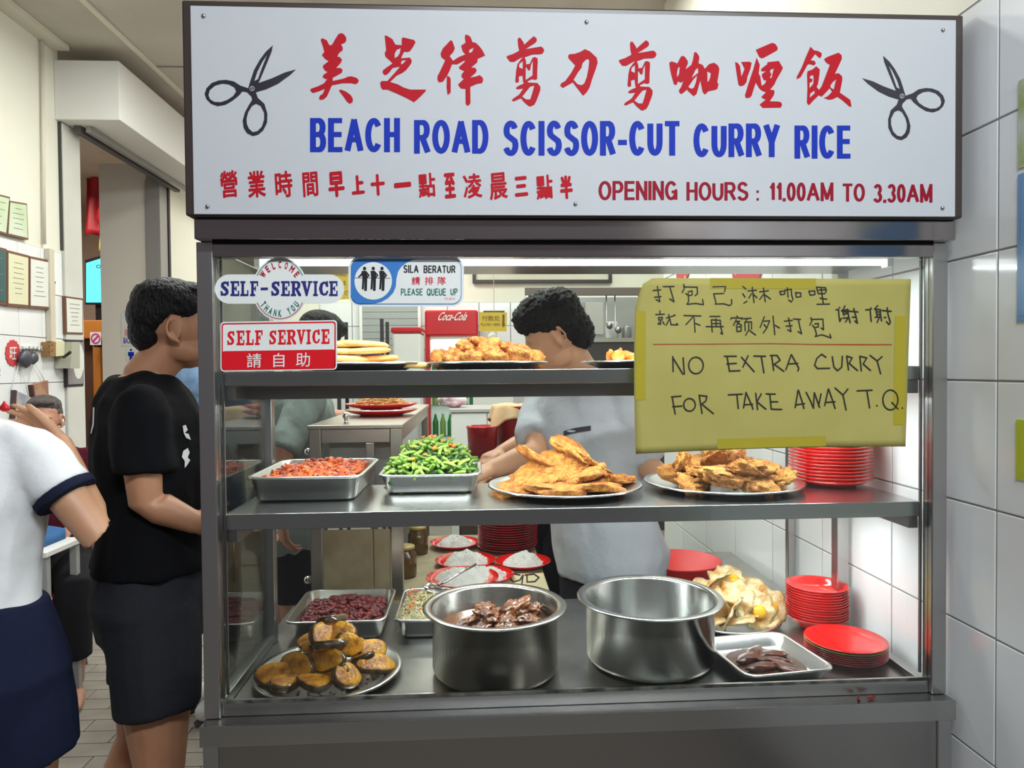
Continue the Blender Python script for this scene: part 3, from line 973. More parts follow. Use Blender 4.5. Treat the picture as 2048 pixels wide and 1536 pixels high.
# ---- blue queue-up sticker
K2 = 250 / 2048
zq = lambda x, y: (690 + x * K2, 505 + y * K2)
st3 = empty('sticker', on_glass(812, 606), 'blue and white please-queue-up sticker with three figures', 'sticker')
q1 = lambda x, y: on_glass(*zq(x, y), 0.0012)
q2 = lambda x, y: on_glass(*zq(x, y), 0.0018)
q3 = lambda x, y: on_glass(*zq(x, y), 0.0024)
q4 = lambda x, y: on_glass(*zq(x, y), 0.0030)
flat_plate('sticker_sheet', rounded_rect(55, 1948, 72, 885, 190, 10), q1, M_stickwhite, 0.001, st3)
blue = [(95, 255)] + [(255 + 160 * math.cos(R(a)), 265 - 160 * math.sin(R(a))) for a in range(170, 89, -10)]
blue += [(1210, 105), (1100, 125), (1000, 170), (925, 230), (870, 310), (842, 430), (832, 560), (790, 660), (700, 750), (600, 805), (500, 835)]
blue += [(255 + 160 * math.cos(R(a)), 692 - 160 * math.sin(R(a))) for a in range(270, 179, -10)]
print_obj('blue_field', [[blue]], q2, M_sky, st3)
print_obj('blue_border', [[rounded_rect(95, 1908, 104, 850, 150, 10), rounded_rect(104, 1899, 112, 836, 144, 10)]], q2, M_sky, st3)
print_obj('white_disc', [[ellipse(462, 466, 308, 308)]], q3, M_stickwhite, st3)
for dx in (0, 143, 286):
    g = [[ellipse(320 + dx, 262, 27, 30, 16)],
         [[(275 + dx, 300), (345 + dx, 300), (370 + dx, 330), (365 + dx, 430), (358 + dx, 625), (315 + dx, 628), (318 + dx, 440), (308 + dx, 600), (275 + dx, 605), (285 + dx, 430)]],
         [[(345 + dx, 300), (400 + dx, 365), (405 + dx, 378), (365 + dx, 418), (350 + dx, 405), (380 + dx, 372), (345 + dx, 335)]]]
    if dx == 0:
        g.append([[(282, 305), (290, 370), (225, 412), (214, 398), (260, 350)]])
    print_obj('queue_figure', g, q4, M_black, st3)
print_obj('handrail_line', [[[(158, 410), (740, 418), (740, 427), (158, 419)]]], lambda x, y: on_glass(*zq(x, y), 0.0027), mat('print_plum', (0.06, 0.03, 0.06), 0.5), st3)
for w, xa, xb, ya, yb, m in (('SILA', 958, 1205, 205, 330, M_black), ('BERATUR', 1288, 1810, 212, 332, M_black), ('PLEASE', 915, 1272, 590, 698, M_green),
                             ('QUEUE', 1340, 1655, 588, 702, M_green), ('UP', 1728, 1845, 588, 694, M_green)):
    skel_word(w, xa, xb, ya, yb, q3, m, st3, .155 if m is M_black else .135, .5)
text_in_box('CT-5012', 1632, 1800, -768, -742, lambda x, y: q3(x, -y), M_stickred, st3)
for ch, xa, xb in (('請', 1095, 1230), ('排', 1310, 1446), ('隊', 1522, 1652)):
    text_in_box(ch, xa, xb, -525, -395, lambda x, y: q3(x, -y), mat('sticker_scarlet', (0.70, 0.03, 0.07), 0.4), st3, bold=.006)

# ---- maker's plate behind the glass, top left: star and a line of small print
st4 = empty('maker_label', on_glass(475, 512), 'dark maker\'s label with thin star in the corner of the glass', 'label')
flat_plate('label_sheet', [(433, 488), (512, 488), (512, 511), (433, 511)], lambda x, y: on_glass(x, y, 0.0010), mat('label_dark', (0.035, 0.025, 0.028), 0.4), 0.0008, st4)
star = []
for k in range(11):
    a = R(90 + 36 * k)
    rr = 8.5 if k % 2 == 0 else 3.6
    star.append((442 + rr * math.cos(a), 500 - rr * math.sin(a)))
print_obj('star', stroke_polys(star, 0.8), lambda x, y: on_glass(x, y, 0.0016), mat('label_grey', (0.30, 0.28, 0.27), 0.5), st4)
text_in_box('Tel:68411082 Fax:68415461', 455, 510, -509, -503.5, lambda x, y: on_glass(x, -y, 0.0016), mat('label_grey', (0, 0, 0)), st4)

# ---- yellow handwritten notice
M_paper = mat('yellow_paper', (0.40, 0.355, 0.10), 0.75, color2=(0.445, 0.395, 0.125), noise_scale=5, spec=.2)
M_tape = mat('yellow_tape', (0.40, 0.33, 0.025), 0.35)
M_pen = mat('marker_black', (0.012, 0.012, 0.010), 0.6)
nt_o = empty('notice', on_glass(1545, 900), 'yellow handwritten no-extra-curry notice taped to the glass', 'notice')


def paper_pt(px, py, lift=0.0):
    # the sheet stands off the glass a little and curls at its upper right corner
    u = (px - 1270) / 552.0
    v = (py - 556) / 345.0
    curl = 0.002 + 0.0016 * math.sin(u * 5.0) * math.sin(v * 4.0 + .6) + 0.013 * max(0, u - .82) ** 2 * 20 * max(0, .55 - v) + 0.010 * max(0, .1 - u) * 6 * max(0, .16 - v) * 4
    return at(px, py, Y=YG - 0.0006 - curl - lift)


NX, NY = 36, 24
vs, fs = [], []
for j in range(NY + 1):
    for i in range(NX + 1):
        u, v = i / NX, j / NY
        xl = 1272 - 4 * math.sin(v * 3.0)
        xr = 1822 - 11 * v
        yt = 556 + 2.0 * u
        yb = 908 - 15 * u - 4 * math.sin(u * PI)
        x = xl + (xr - xl) * u
        y = yt + (yb - yt) * v
        # rounded upper corners
        if u < .06 and v < .17:
            k = (1 - u / .06) * (1 - v / .17)
            x += 14 * k
            y += 12 * k * (1 - v / .17)
        vs.append(paper_pt(x, y))
for j in range(NY):
    for i in range(NX):
        a = j * (NX + 1) + i
        fs.append((a, a + NX + 1, a + NX + 2, a + 1))
ps = mesh_obj('paper_sheet', vs, fs, M_paper, None, True)
_m = ps.modifiers.new('thickness', 'SOLIDIFY')
_m.thickness = 0.0003
_m.offset = -1
face_front(ps)
local(ps, nt_o)
for ring in ([(1272, 622), (1292, 622), (1291, 800), (1271, 800)], [(1790, 632), (1812, 632), (1809, 850), (1787, 850)], [(1420, 556), (1632, 557), (1632, 578), (1420, 577)], [(1435, 878), (1652, 872), (1652, 892), (1435, 898)]):
    n = 8
    tv, tf = [], []
    for k in range(n + 1):
        t = k / n
        if abs(ring[1][0] - ring[0][0]) > abs(ring[3][1] - ring[0][1]):
            a = Vector(ring[0]).lerp(Vector(ring[1]), t); b = Vector(ring[3]).lerp(Vector(ring[2]), t)
        else:
            a = Vector(ring[0]).lerp(Vector(ring[3]), t); b = Vector(ring[1]).lerp(Vector(ring[2]), t)
        tv += [paper_pt(a.x, a.y, 0.0006), paper_pt(b.x, b.y, 0.0006)]
    for k in range(n):
        tf.append((2 * k, 2 * k + 1, 2 * k + 3, 2 * k + 2))
    local(face_front(mesh_obj('tape_strip', tv, tf, M_tape, None, True)), nt_o)

PA = (1290, 560, .18066)
HAND_A = [
 [[(90,115),(175,108)],[(138,72),(150,160),(165,240),(125,215)],[(105,190),(178,182)],[(203,72),(322,70)],[(275,75),(300,160),(322,240),(275,208)]],
 [[(428,48),(440,85),(412,138)],[(428,75),(578,78),(582,150),(555,172)],[(478,130),(522,118),(522,165),(490,172)],[(452,150),(490,172)],[(480,150),(485,235),(465,268),(560,258),(648,272),(638,215)]],
 [[(752,75),(892,72),(882,132)],[(760,152),(870,148)],[(760,152),(785,240),(780,265),(870,262),(940,282),(962,262),(958,215)]],
 [[(1082,70),(1118,100)],[(1082,150),(1108,188)],[(1095,255),(1130,235)],[(1140,120),(1235,112)],[(1188,78),(1208,250)],[(1180,150),(1150,200)],[(1195,150),(1240,195)],[(1270,130),(1368,118)],[(1312,88),(1332,240)],[(1310,160),(1270,215)],[(1325,160),(1390,210)]],
 [[(1492,125),(1505,162),(1548,155),(1548,122),(1492,125)],[(1548,112),(1620,100),(1625,170),(1640,210),(1620,242),(1590,220)],[(1575,85),(1585,190)],[(1668,135),(1675,190),(1728,182),(1725,142),(1668,140)]],
 [[(1815,120),(1830,168),(1882,160),(1880,120),(1815,122)],[(1898,78),(2000,85),(2010,120),(1990,150),(1920,150),(1898,78)],[(1925,110),(1995,108)],[(1950,85),(1975,260)],[(1940,200),(2015,212)],[(1905,268),(2045,265)]],
 [[(165,340),(168,380)],[(120,382),(215,378)],[(150,415),(195,412),(190,440),(155,442),(150,415)],[(170,445),(175,490),(150,480)],[(155,470),(145,490)],[(195,460),(215,490)],[(238,420),(320,395)],[(262,380),(270,430),(235,500)],[(275,430),(290,495),(365,495),(350,480)],[(325,385),(335,390)]],
 [[(432,392),(620,398)],[(540,400),(455,492)],[(545,420),(555,575)],[(560,480),(610,500)]],
 [[(718,402),(830,402)],[(735,440),(745,575)],[(735,440),(835,445),(840,520),(860,600),(838,585)],[(785,425),(790,515)],[(745,480),(830,480)],[(678,515),(868,515)]],
 [[(1018,398),(1030,415)],[(950,435),(955,418),(1080,420),(1070,435)],[(1010,440),(980,500)],[(1000,455),(1050,455),(1010,505)],[(1020,470),(1070,500)],[(1015,520),(1065,515),(1065,565),(1020,570),(1015,520)],[(1092,428),(1175,422)],[(1135,425),(1115,460)],[(1105,465),(1110,560)],[(1105,465),(1180,462),(1180,545)],[(1148,480),(1150,550),(1115,610)],[(1160,560),(1225,608)]],
 [[(1322,405),(1275,525)],[(1310,455),(1380,450),(1350,530),(1310,585)],[(1318,490),(1340,520)],[(1418,398),(1438,605)],[(1440,500),(1490,530)]],
 [[(1545,455),(1632,445)],[(1590,418),(1605,500),(1618,570),(1580,550)],[(1562,510),(1630,505)],[(1645,430),(1722,435)],[(1700,440),(1715,520),(1735,595),(1695,570)]],
 [[(1838,415),(1850,450),(1825,500)],[(1840,435),(1970,432),(1978,550),(1950,530)],[(1880,485),(1920,480),(1920,520),(1890,520)],[(1855,500),(1880,530),(1900,600),(1885,625),(1960,605),(2060,640),(2048,600)]]]
PB = (1650, 590, .0879)
HAND_B = [
 [[(330,280),(335,290)],[(255,335),(310,325),(320,480),(340,600),(372,530)],[(455,245),(420,320)],[(375,355),(525,325),(530,440),(575,630)],[(400,340),(430,460)],[(430,380),(500,375),(500,420),(440,430)],[(410,525),(550,515)],[(530,520),(470,610)],[(555,365),(750,385)],[(655,305),(710,500),(740,640),(680,590)],[(625,500),(690,505)]],
 [[(1045,295),(1060,310)],[(930,335),(1030,330),(1040,480),(1055,600)],[(1200,240),(1130,320)],[(1135,320),(1260,330),(1265,450),(1290,590)],[(1160,335),(1190,490)],[(1190,380),(1250,385)],[(1190,440),(1250,440)],[(1145,505),(1270,490)],[(1240,500),(1190,620)],[(1300,350),(1510,370)],[(1415,290),(1440,460),(1490,620),(1460,670),(1400,605)],[(1350,510),(1385,510)]]]
PC = (1320, 690, .2441)


def ell(cx, cy, rx, ry):
    return [(cx + rx * math.cos(R(a)), cy + ry * math.sin(R(a))) for a in range(-100, 270, 20)]


HAND_C = [
 [[(105,95),(108,218)],[(110,110),(188,238)],[(190,105),(200,238)]], [ell(295,167,60,68)],
 [[(528,92),(625,92)],[(550,95),(570,215)],[(548,155),(625,150)],[(570,213),(655,210)]], [[(668,100),(772,218)],[(722,88),(680,180)]],
 [[(770,90),(865,92)],[(830,92),(852,228)]], [[(915,85),(932,208)],[(905,85),(960,85),(985,125),(925,165)],[(940,160),(1015,215)]],
 [[(1075,80),(1032,202)],[(1078,80),(1138,190),(1130,212)],[(1050,155),(1130,150)]], [[(1360,100),(1325,75),(1285,110),(1268,165),(1290,192),(1390,190)]],
 [[(1412,95),(1425,180),(1455,210),(1490,180),(1495,92)]], [[(1530,90),(1545,205)],[(1530,90),(1575,105),(1550,150)],[(1550,150),(1618,208)]],
 [[(1638,92),(1650,210)],[(1638,92),(1695,105),(1665,155)],[(1665,155),(1725,208)]], [[(1722,85),(1780,130)],[(1820,95),(1780,130),(1808,235)]],
 [[(95,425),(172,418)],[(100,425),(125,565)],[(105,505),(180,500)]], [ell(242,490,48,52)], [[(322,415),(345,560)],[(320,412),(385,420),(375,460),(340,485)],[(350,490),(438,562)]],
 [[(560,408),(675,402)],[(630,405),(642,520)]], [[(705,388),(685,515)],[(705,388),(755,500),(762,525)],[(690,490),(760,485)]],
 [[(785,395),(800,528)],[(830,400),(795,465)],[(795,465),(868,525)]], [[(870,400),(945,402)],[(900,402),(912,525)],[(905,465),(965,465)],[(912,525),(998,528)]],
 [[(1132,370),(1108,512)],[(1135,370),(1170,480),(1180,520)],[(1115,490),(1185,480)]], [[(1198,388),(1235,460),(1258,518),(1262,430),(1265,390)],[(1265,390),(1308,510)],[(1320,400),(1300,500)]],
 [[(1380,360),(1350,495)],[(1382,360),(1420,470),(1435,520)],[(1360,470),(1435,465)]], [[(1435,352),(1500,410)],[(1540,360),(1500,410),(1525,532)]],
 [[(1615,375),(1738,370)],[(1695,372),(1718,515)],[(1776,496),(1780,498)]], [ell(1888,450,62,82),[(1900,470),(1950,525)],[(1984,516),(1987,518)]]]
for (ox, oy, s), chars, wd in ((PA, HAND_A, 2.4), (PB, HAND_B, 2.8), (PC, HAND_C, 2.9)):
    for strokes in chars:
        g = []
        for stx in strokes:
            g += stroke_polys([(ox + x * s, oy + y * s) for x, y in stx], wd)
        print_obj('handwriting', g, lambda x, y: paper_pt(x, y, 0.0009), M_pen, nt_o)
print_obj('red_line', stroke_polys([(1307, 688.5), (1420, 688), (1545, 687), (1620, 688.5), (1783, 689)], 1.8), lambda x, y: paper_pt(x, y, 0.0009), mat('marker_red', (0.42, 0.06, 0.02), 0.6), nt_o)
# ================================================================== pans, plates and food
RND = random.Random(11)


def blob_mesh(name, sub, scale, amp, freq, seed, material, amp2=0.0, freq2=30.0, flat_bottom=None, bend=0.0, slab=None):
    bm = bmesh.new()
    bmesh.ops.create_icosphere(bm, subdivisions=sub, radius=1.0)
    off = Vector((seed * 3.17, seed * 1.7, seed * 0.9))
    for v in bm.verts:
        n = v.co.normalized()
        d = 1 + amp * noise.noise(n * freq + off) + amp2 * noise.noise(n * freq2 + off * 2)
        nz = n.z if slab is None else math.copysign(abs(n.z) ** slab, n.z)
        p = Vector((n.x * scale[0] * d, n.y * scale[1] * d, nz * scale[2] * (1 + (d - 1) * .5)))
        p.z += bend * (p.x * p.x + p.y * p.y) * (1 if seed % 2 else -1) + bend * .6 * p.x * p.y * 2
        if flat_bottom is not None:
            p.z = max(p.z, flat_bottom)
        v.co = p
    me = bpy.data.meshes.new(name)
    bm.to_mesh(me)
    bm.free()
    me.polygons.foreach_set('use_smooth', [True] * len(me.polygons))
    me.materials.append(material)
    return me


def put(name, me, loc, rot, label, cat, group=None, scale=1.0):
    o = bpy.data.objects.new(name, me)
    COL.objects.link(o)
    o.location = loc
    o.rotation_euler = rot
    o.scale = (scale,) * 3 if not isinstance(scale, (tuple, list)) else scale
    return tag(o, label, cat, group)


def tray_mesh(w, d, h, lip=0.008, t=0.0012, draft=0.018, r=0.03):
    """Rectangular pressed-steel tray with rounded corners, tapering walls and a rolled lip."""
    rings = []

    def ring(wx, dy, z, rr):
        return [(x, y, z) for x, y in rounded_rect(-wx / 2, wx / 2, -dy / 2, dy / 2, rr, 5)]
    b = 2 * draft
    rings = [ring(w - b - .02, d - b - .02, 0, r * .5), ring(w - b, d - b, 0.006, r * .75), ring(w - 2 * lip, d - 2 * lip, h - 0.001, r), ring(w - lip, d - lip, h + 0.0008, r), ring(w, d, h - 0.001, r), ring(w - 0.001, d - 0.001, h - 0.005, r), ring(w - 2 * lip + .002, d - 2 * lip + .002, h - .003, r)]
    inner = [ring(w - b - .021, d - b - .021, t, r * .5), ring(w - b - 2 * t, d - b - 2 * t, 0.006 + t, r * .7), ring(w - 2 * lip - 2 * t, d - 2 * lip - 2 * t, h - 0.0008, r)]
    n = len(rings[0])
    v, f = [], []
    # outside: floor -> wall -> under the lip -> over the lip -> inside wall -> inner floor
    seq = [rings[0], rings[1], rings[6], rings[5], rings[4], rings[3], inner[2], inner[1], inner[0]]
    for s in seq:
        v += s
    for k in range(len(seq) - 1):
        for i in range(n):
            j = (i + 1) % n
            f.append((k * n + i, k * n + j, (k + 1) * n + j, (k + 1) * n + i))
    f.append(tuple(reversed(range(n))))
    f.append(tuple((len(seq) - 1) * n + i for i in range(n)))
    me = bpy.data.meshes.new('tray')
    me.from_pydata(v, [], f)
    me.update()
    me.materials.append(M_pan)
    me.polygons.foreach_set('use_smooth', [len(p.vertices) == 4 for p in me.polygons])
    return me


def tray(label, x0, x1, y0, y1, z, h, rz=0.0, name='food_tray'):
    return put(name, tray_mesh(x1 - x0, y1 - y0, h), ((x0 + x1) / 2, (y0 + y1) / 2, z + 0.0005), (0, 0, rz), label, 'tray')


def platter(label, x, y, z, r, name='platter', holes=False):
    p = lathe(name, [(0.0, 0.0), (r * .70, 0.0), (r * .80, 0.006), (r * .93, 0.014), (r * .985, 0.016), (r, 0.0145), (r * .99, 0.0185), (r * .93, 0.0165), (r * .79, 0.0085), (r * .70, 0.0022), (0.0, 0.002)], M_pan, None, 64)
    p.location = (x, y, z + 0.0005)
    tag(p, label, 'plate')
    if holes:
        g = []
        for k in range(26):
            a = 2 * PI * k / 26
            for rr in (.60, .66):
                g.append([ellipse(r * rr * math.cos(a + rr), r * rr * math.sin(a + rr), .0032, .0032, 8)])
        o = print_obj('perforation', g, lambda px, py: Vector((px, py, 0.0030)), M_black, p, (0, 0, 1))
        o.parent = p
    return p


# ------------------------------------------------------------ materials for food
M_sambal = mat('sambal_red', (0.11, 0.005, 0.002), 0.36, color2=(0.60, 0.095, 0.008), noise_scale=80, bump=0.5, bump_scale=120)
M_sambal_d = mat('sambal_dark', (0.06, 0.005, 0.010), 0.34, color2=(0.24, 0.018, 0.016), noise_scale=60, bump=0.5, bump_scale=140)
M_crumb = mat('fried_crumb', (0.40, 0.10, 0.010), 0.65, color2=(0.70, 0.29, 0.045), noise_scale=75, bump=1.0, bump_scale=330)
M_crumb2 = mat('fried_crumb_dark', (0.34, 0.10, 0.012), 0.65, color2=(0.64, 0.30, 0.055), noise_scale=60, bump=1.0, bump_scale=300)
M_chick = mat('fried_chicken', (0.40, 0.09, 0.012), 0.5, color2=(0.74, 0.30, 0.05), noise_scale=50, bump=1.0, bump_scale=200)
M_prawn = mat('fried_prawn_orange', (0.80, 0.17, 0.015), 0.4, color2=(0.92, 0.36, 0.06), noise_scale=24)
M_cake = mat('fish_cake_gold', (0.80, 0.40, 0.10), 0.5, color2=(0.88, 0.56, 0.22), noise_scale=18, bump=0.2, bump_scale=120)
M_bean1 = mat('bean_green', (0.10, 0.21, 0.022), 0.25)
M_bean2 = mat('bean_light', (0.24, 0.37, 0.055), 0.25)
M_bean3 = mat('bean_dark', (0.035, 0.085, 0.014), 0.25)
M_sprout = mat('bean_sprout', (0.72, 0.66, 0.38), 0.35)
M_carrot = mat('carrot_orange', (0.80, 0.20, 0.03), 0.4)
M_egg = mat('egg_white', (0.76, 0.70, 0.42), 0.38, color2=(0.50, 0.22, 0.03), noise_scale=22, bump=0.6, bump_scale=70)
M_yolk = mat('egg_yolk', (0.86, 0.46, 0.02), 0.3)
M_slice = mat('braised_slice', (0.34, 0.10, 0.008), 0.30, color2=(0.82, 0.38, 0.025), noise_scale=40, bump=0.35, bump_scale=110)
M_skin_slice = mat('slice_skin', (0.055, 0.028, 0.015), 0.18, color2=(0.15, 0.09, 0.035), noise_scale=40, coat=.5)
M_curry = mat('dark_curry', (0.085, 0.022, 0.006), 0.14, color2=(0.14, 0.045, 0.010), noise_scale=20)
M_meat = mat('braised_meat', (0.06, 0.014, 0.003), 0.30, color2=(0.20, 0.060, 0.010), noise_scale=30, bump=0.4, bump_scale=90, coat=.4)
M_rice = mat('cooked_rice', (0.84, 0.84, 0.80), 0.5, bump=0.8, bump_scale=300)


def heap(name, inside, n, size, zfun, material, parent_label, cat, seed, elong=1.6, kind='stuff', depth=0.022):
    """A heap nobody could count: many small irregular bits joined into one object."""
    rr = random.Random(seed)
    protos = []
    for k in range(5):
        bm = bmesh.new()
        bmesh.ops.create_icosphere(bm, subdivisions=1, radius=1)
        pv = []
        for v in bm.verts:
            c = v.co.normalized()
            pv.append(Vector((c.x * elong, c.y, c.z * .7)) * (1 + .45 * noise.noise(c * 1.7 + Vector((k * 4.1, seed, 0)))))
        pf = [tuple(v.index for v in f.verts) for f in bm.faces]
        bm.free()
        protos.append((pv, pf))
    v, f = [], []
    made = 0
    while made < n:
        x, y = inside(rr)
        s = size * rr.uniform(.6, 1.3)
        z = zfun(x, y) - rr.random() ** 2 * depth
        m = Matrix.Translation((x, y, z)) @ Matrix.Rotation(rr.uniform(0, 6.28), 4, 'Z') @ Matrix.Rotation(rr.uniform(-.7, .7), 4, 'X') @ Matrix.Rotation(rr.uniform(-.7, .7), 4, 'Y') @ Matrix.Scale(s, 4)
        pv, pf = rr.choice(protos)
        b = len(v)
        v += [m @ p for p in pv]
        f += [tuple(b + i for i in q) for q in pf]
        made += 1
    o = mesh_obj(name, v, f, material, None, True)
    return tag(o, parent_label, cat, None, kind)


def in_rect(x0, x1, y0, y1):
    return lambda r: (r.uniform(x0, x1), r.uniform(y0, y1))


def in_disc(cx, cy, rad):
    def fn(r):
        a, q = r.uniform(0, 2 * PI), math.sqrt(r.random()) * rad
        return cx + q * math.cos(a), cy + q * math.sin(a)
    return fn


# ============================ middle shelf
T1 = tray('deep steel tray of red sambal on the middle shelf', -0.508, -0.252, 1.56, 1.88, Z_MID, 0.058)
heap('sambal', in_rect(-0.475, -0.285, 1.60, 1.845), 1500, 0.0080, lambda x, y: Z_MID + 0.044 + 0.024 * math.exp(-((x + .36) ** 2 / .008 + (y - 1.73) ** 2 / .012)) + .004 * math.sin(x * 60) * math.sin(y * 50), M_sambal, 'bright red sambal heaped in the middle shelf tray', 'sambal', 3, 2.2)
T2 = tray('steel tray piled with cut green beans on the middle shelf', -0.228, 0.016, 1.63, 1.89, Z_MID, 0.048)


def bean_mesh(k, m):
    rr = random.Random(k)
    L = rr.uniform(.032, .062)
    cur = rr.uniform(-.35, .35)
    pts = [(L * (t - .5), cur * L * ((t - .5) ** 2) * 2, .1 * L * math.sin(t * 3 + k)) for t in [i / 5 for i in range(6)]]
    v, f = tube_data(pts, [.0034, .0044, .0046, .0046, .0044, .0036], 7)
    me = bpy.data.meshes.new('green_bean')
    me.from_pydata([tuple(p) for p in v], [], f)
    me.polygons.foreach_set('use_smooth', [True] * len(me.polygons))
    me.materials.append(m)
    return me


BEANS = [bean_mesh(k, (M_bean1, M_bean2, M_bean2, M_bean1, M_bean3)[k % 5]) for k in range(15)]
bx, by = -0.106, 1.755


def bean_h(x, y):
    q = ((x - bx) / .115) ** 2 + ((y - by) / .125) ** 2
    return Z_MID + 0.034 + 0.085 * max(0, 1 - q) ** .9


for k in range(230):
    while True:
        x, y = RND.uniform(bx - .102, bx + .102), RND.uniform(by - .108, by + .108)
        if ((x - bx) / .108) ** 2 + ((y - by) / .115) ** 2 < 1.15:
            break
    z = bean_h(x, y) * 1.0 - RND.uniform(0, .012)
    bi = RND.randrange(15)
    shade = ('mid-green', 'pale green', 'pale green', 'mid-green', 'dark green')[bi % 5]
    where = 'crowning' if z > Z_MID + .095 else 'low in' if z < Z_MID + .062 else 'halfway up'
    put('green_bean', BEANS[bi], (x, y, z), (RND.uniform(-.5, .5), RND.uniform(-.7, .7), RND.uniform(0, 6.28)), '%s piece of cut bean %s the pile in the middle shelf tray' % (shade, where), 'green bean', '%s beans %s the pile' % (shade, where))
heap('bean_heap_core', in_rect(bx - .095, bx + .095, by - .10, by + .10), 500, 0.008, lambda x, y: bean_h(x, y) - .016, M_bean3, 'cut beans deep inside the green bean pile', 'green beans', 6, 2.4)
heap('chilli_bits', in_rect(bx - .08, bx + .09, by - .09, by + .08), 26, 0.0052, lambda x, y: bean_h(x, y) + .012, M_carrot, 'orange chilli and carrot bits scattered over the green beans', 'chilli', 8, 1.5)
P3 = platter('round steel platter of breaded cutlets on the middle shelf', 0.214, 1.665, Z_MID, 0.184)
P4 = platter('round steel platter of golden fried chops beside the red plates', 0.600, 1.668, Z_MID, 0.188)
CUT = [blob_mesh('cutlet', 4, (.070, .056, .0125), .26, 2.2, s, M_crumb, .08, 8.0, bend=1.2, slab=.5) for s in range(5)]
for k, (dx, dy, dz, rx_, ry_, rz_) in enumerate(((-.095, -.03, .022, .1, -.15, .4), (-.02, -.085, .020, .1, .0, -.1), (.075, -.065, .021, -.1, .1, .5), (.12, .02, .022, 0, .15, 1.4), (-.06, .07, .022, 0, 0, 2.2), (.05, .08, .022, .1, 0, .9),
                                                 (-.055, -.035, .042, .3, -.45, .5), (.035, -.04, .044, -.2, .35, 2.4), (-.01, .03, .048, .1, 0, 1.2), (.075, .01, .052, -.1, .45, .3), (-.012, -.035, .066, .80, -.10, -.35), (.03, .0, .082, .60, -.15, 2.0), (.035, .02, .094, .7, .25, .9), (-.045, .02, .070, .2, -.4, 2.8))):
    put('breaded_cutlet', CUT[k % 5], (0.205 + dx, 1.655 + dy, Z_MID + dz), (rx_, ry_, rz_), 'golden breaded cutlet %s the heap on the middle shelf platter' % ('lying flat under' if k < 6 else 'leaning halfway up' if k < 10 else 'near the top of'), 'cutlet', 'breaded cutlets, %s layer' % ('lower' if k < 6 else 'middle' if k < 10 else 'upper'))
CHOP = [blob_mesh('chop', 4, (.050, .031, .013), .45, 2.2, s + 20, M_crumb2, .10, 8.0, bend=3.5, slab=.6) for s in range(6)]
k = 0
for ring_r, n, dz, tl_ in ((.115, 9, .026, .5), (.070, 7, .044, .8), (.030, 4, .066, .9), (.10, 6, .048, .9)):
    for i in range(n):
        a = 2 * PI * i / n + ring_r * 20
        put('fried_chop', CHOP[k % 6], (0.600 + ring_r * math.cos(a), 1.662 + ring_r * math.sin(a) * .9, Z_MID + dz + RND.uniform(-.004, .006)), (RND.uniform(-tl_, tl_), RND.uniform(-tl_, tl_), RND.uniform(0, 6.28)), 'curled fried chop %s the heap beside the tall red plate stack' % ('around the rim of' if ring_r > .11 else 'on top of' if ring_r < .05 else 'inside' if ring_r < .09 else 'resting on the side of'), 'fried chop', 'fried chops, ring %d' % int(ring_r * 1000))
        k += 1


def red_plate_mesh(r, h, m, name='plate', deep=False):
    if deep:
        prof = [(0.0, 0.0), (r * .55, 0.0), (r * .58, 0.006), (r * .86, h * .55), (r * .97, h * .93), (r, h), (r * .965, h), (r * .84, h * .58), (r * .5, 0.011), (0.0, 0.009)]
    else:
        prof = [(0.0, 0.0), (r * .58, 0.0), (r * .60, 0.004), (r * .82, h * .45), (r, h * .94), (r * .995, h), (r * .80, h * .55), (r * .58, 0.007), (0.0, 0.006)]
    o = lathe(name, prof, m, None, 48)
    me = o.data
    bpy.data.objects.remove(o)
    return me


me_rp = red_plate_mesh(.098, .018, M_redplastic)
for k in range(14):
    put('red_plate', me_rp, (0.884 + RND.uniform(-.0012, .0012), 1.694 + RND.uniform(-.001, .001), Z_MID + 0.0006 + k * 0.0082), (0, 0, 0), 'topmost red plate of the tall stack on the middle shelf' if k == 13 else 'red melamine plate inside the tall stack on the middle shelf', 'plate', None if k == 13 else 'red plates stacked on the middle shelf')

# ============================ top shelf
P5 = platter('steel platter of flat golden fish cakes on the top shelf', -0.262, 1.63, Z_TOP, 0.148)
P6 = platter('steel platter of fried chicken on the top shelf', 0.030, 1.63, Z_TOP, 0.142)
P7 = platter('steel platter of orange battered prawns on the top shelf', 0.400, 1.63, Z_TOP, 0.150)
CAKE = blob_mesh('fish_cake', 3, (.060, .046, .0085), .05, 1.5, 5, M_cake)
for v in CAKE.vertices:
    v.co.z = max(-.0075, min(.0075, v.co.z * 1.4))
for dx, dy, dz, rz_ in ((-.06, -.03, .012, .2), (.02, .05, .012, .5), (.045, -.02, .012, .1), (-.05, .06, .012, 1.2), (.105, -.02, .013, .2), (-.03, -.02, .028, -.1), (.03, .01, .028, .5), (-.04, -.01, .044, .2), (.012, -.012, .045, .0), (-.03, .0, .060, .15), (.008, -.01, .061, .1)):
    put('fish_cake', CAKE, (-0.262 + dx, 1.63 + dy, Z_TOP + dz), (0, RND.uniform(-.06, .06), rz_), 'flat golden fish cake stacked on the top shelf platter', 'fish cake', 'fish cakes on the top shelf')
CHK = [blob_mesh('chicken', 4, (.034, .026, .022), .55, 1.5, s + 40, M_chick, .18, 7.0) for s in range(6)]
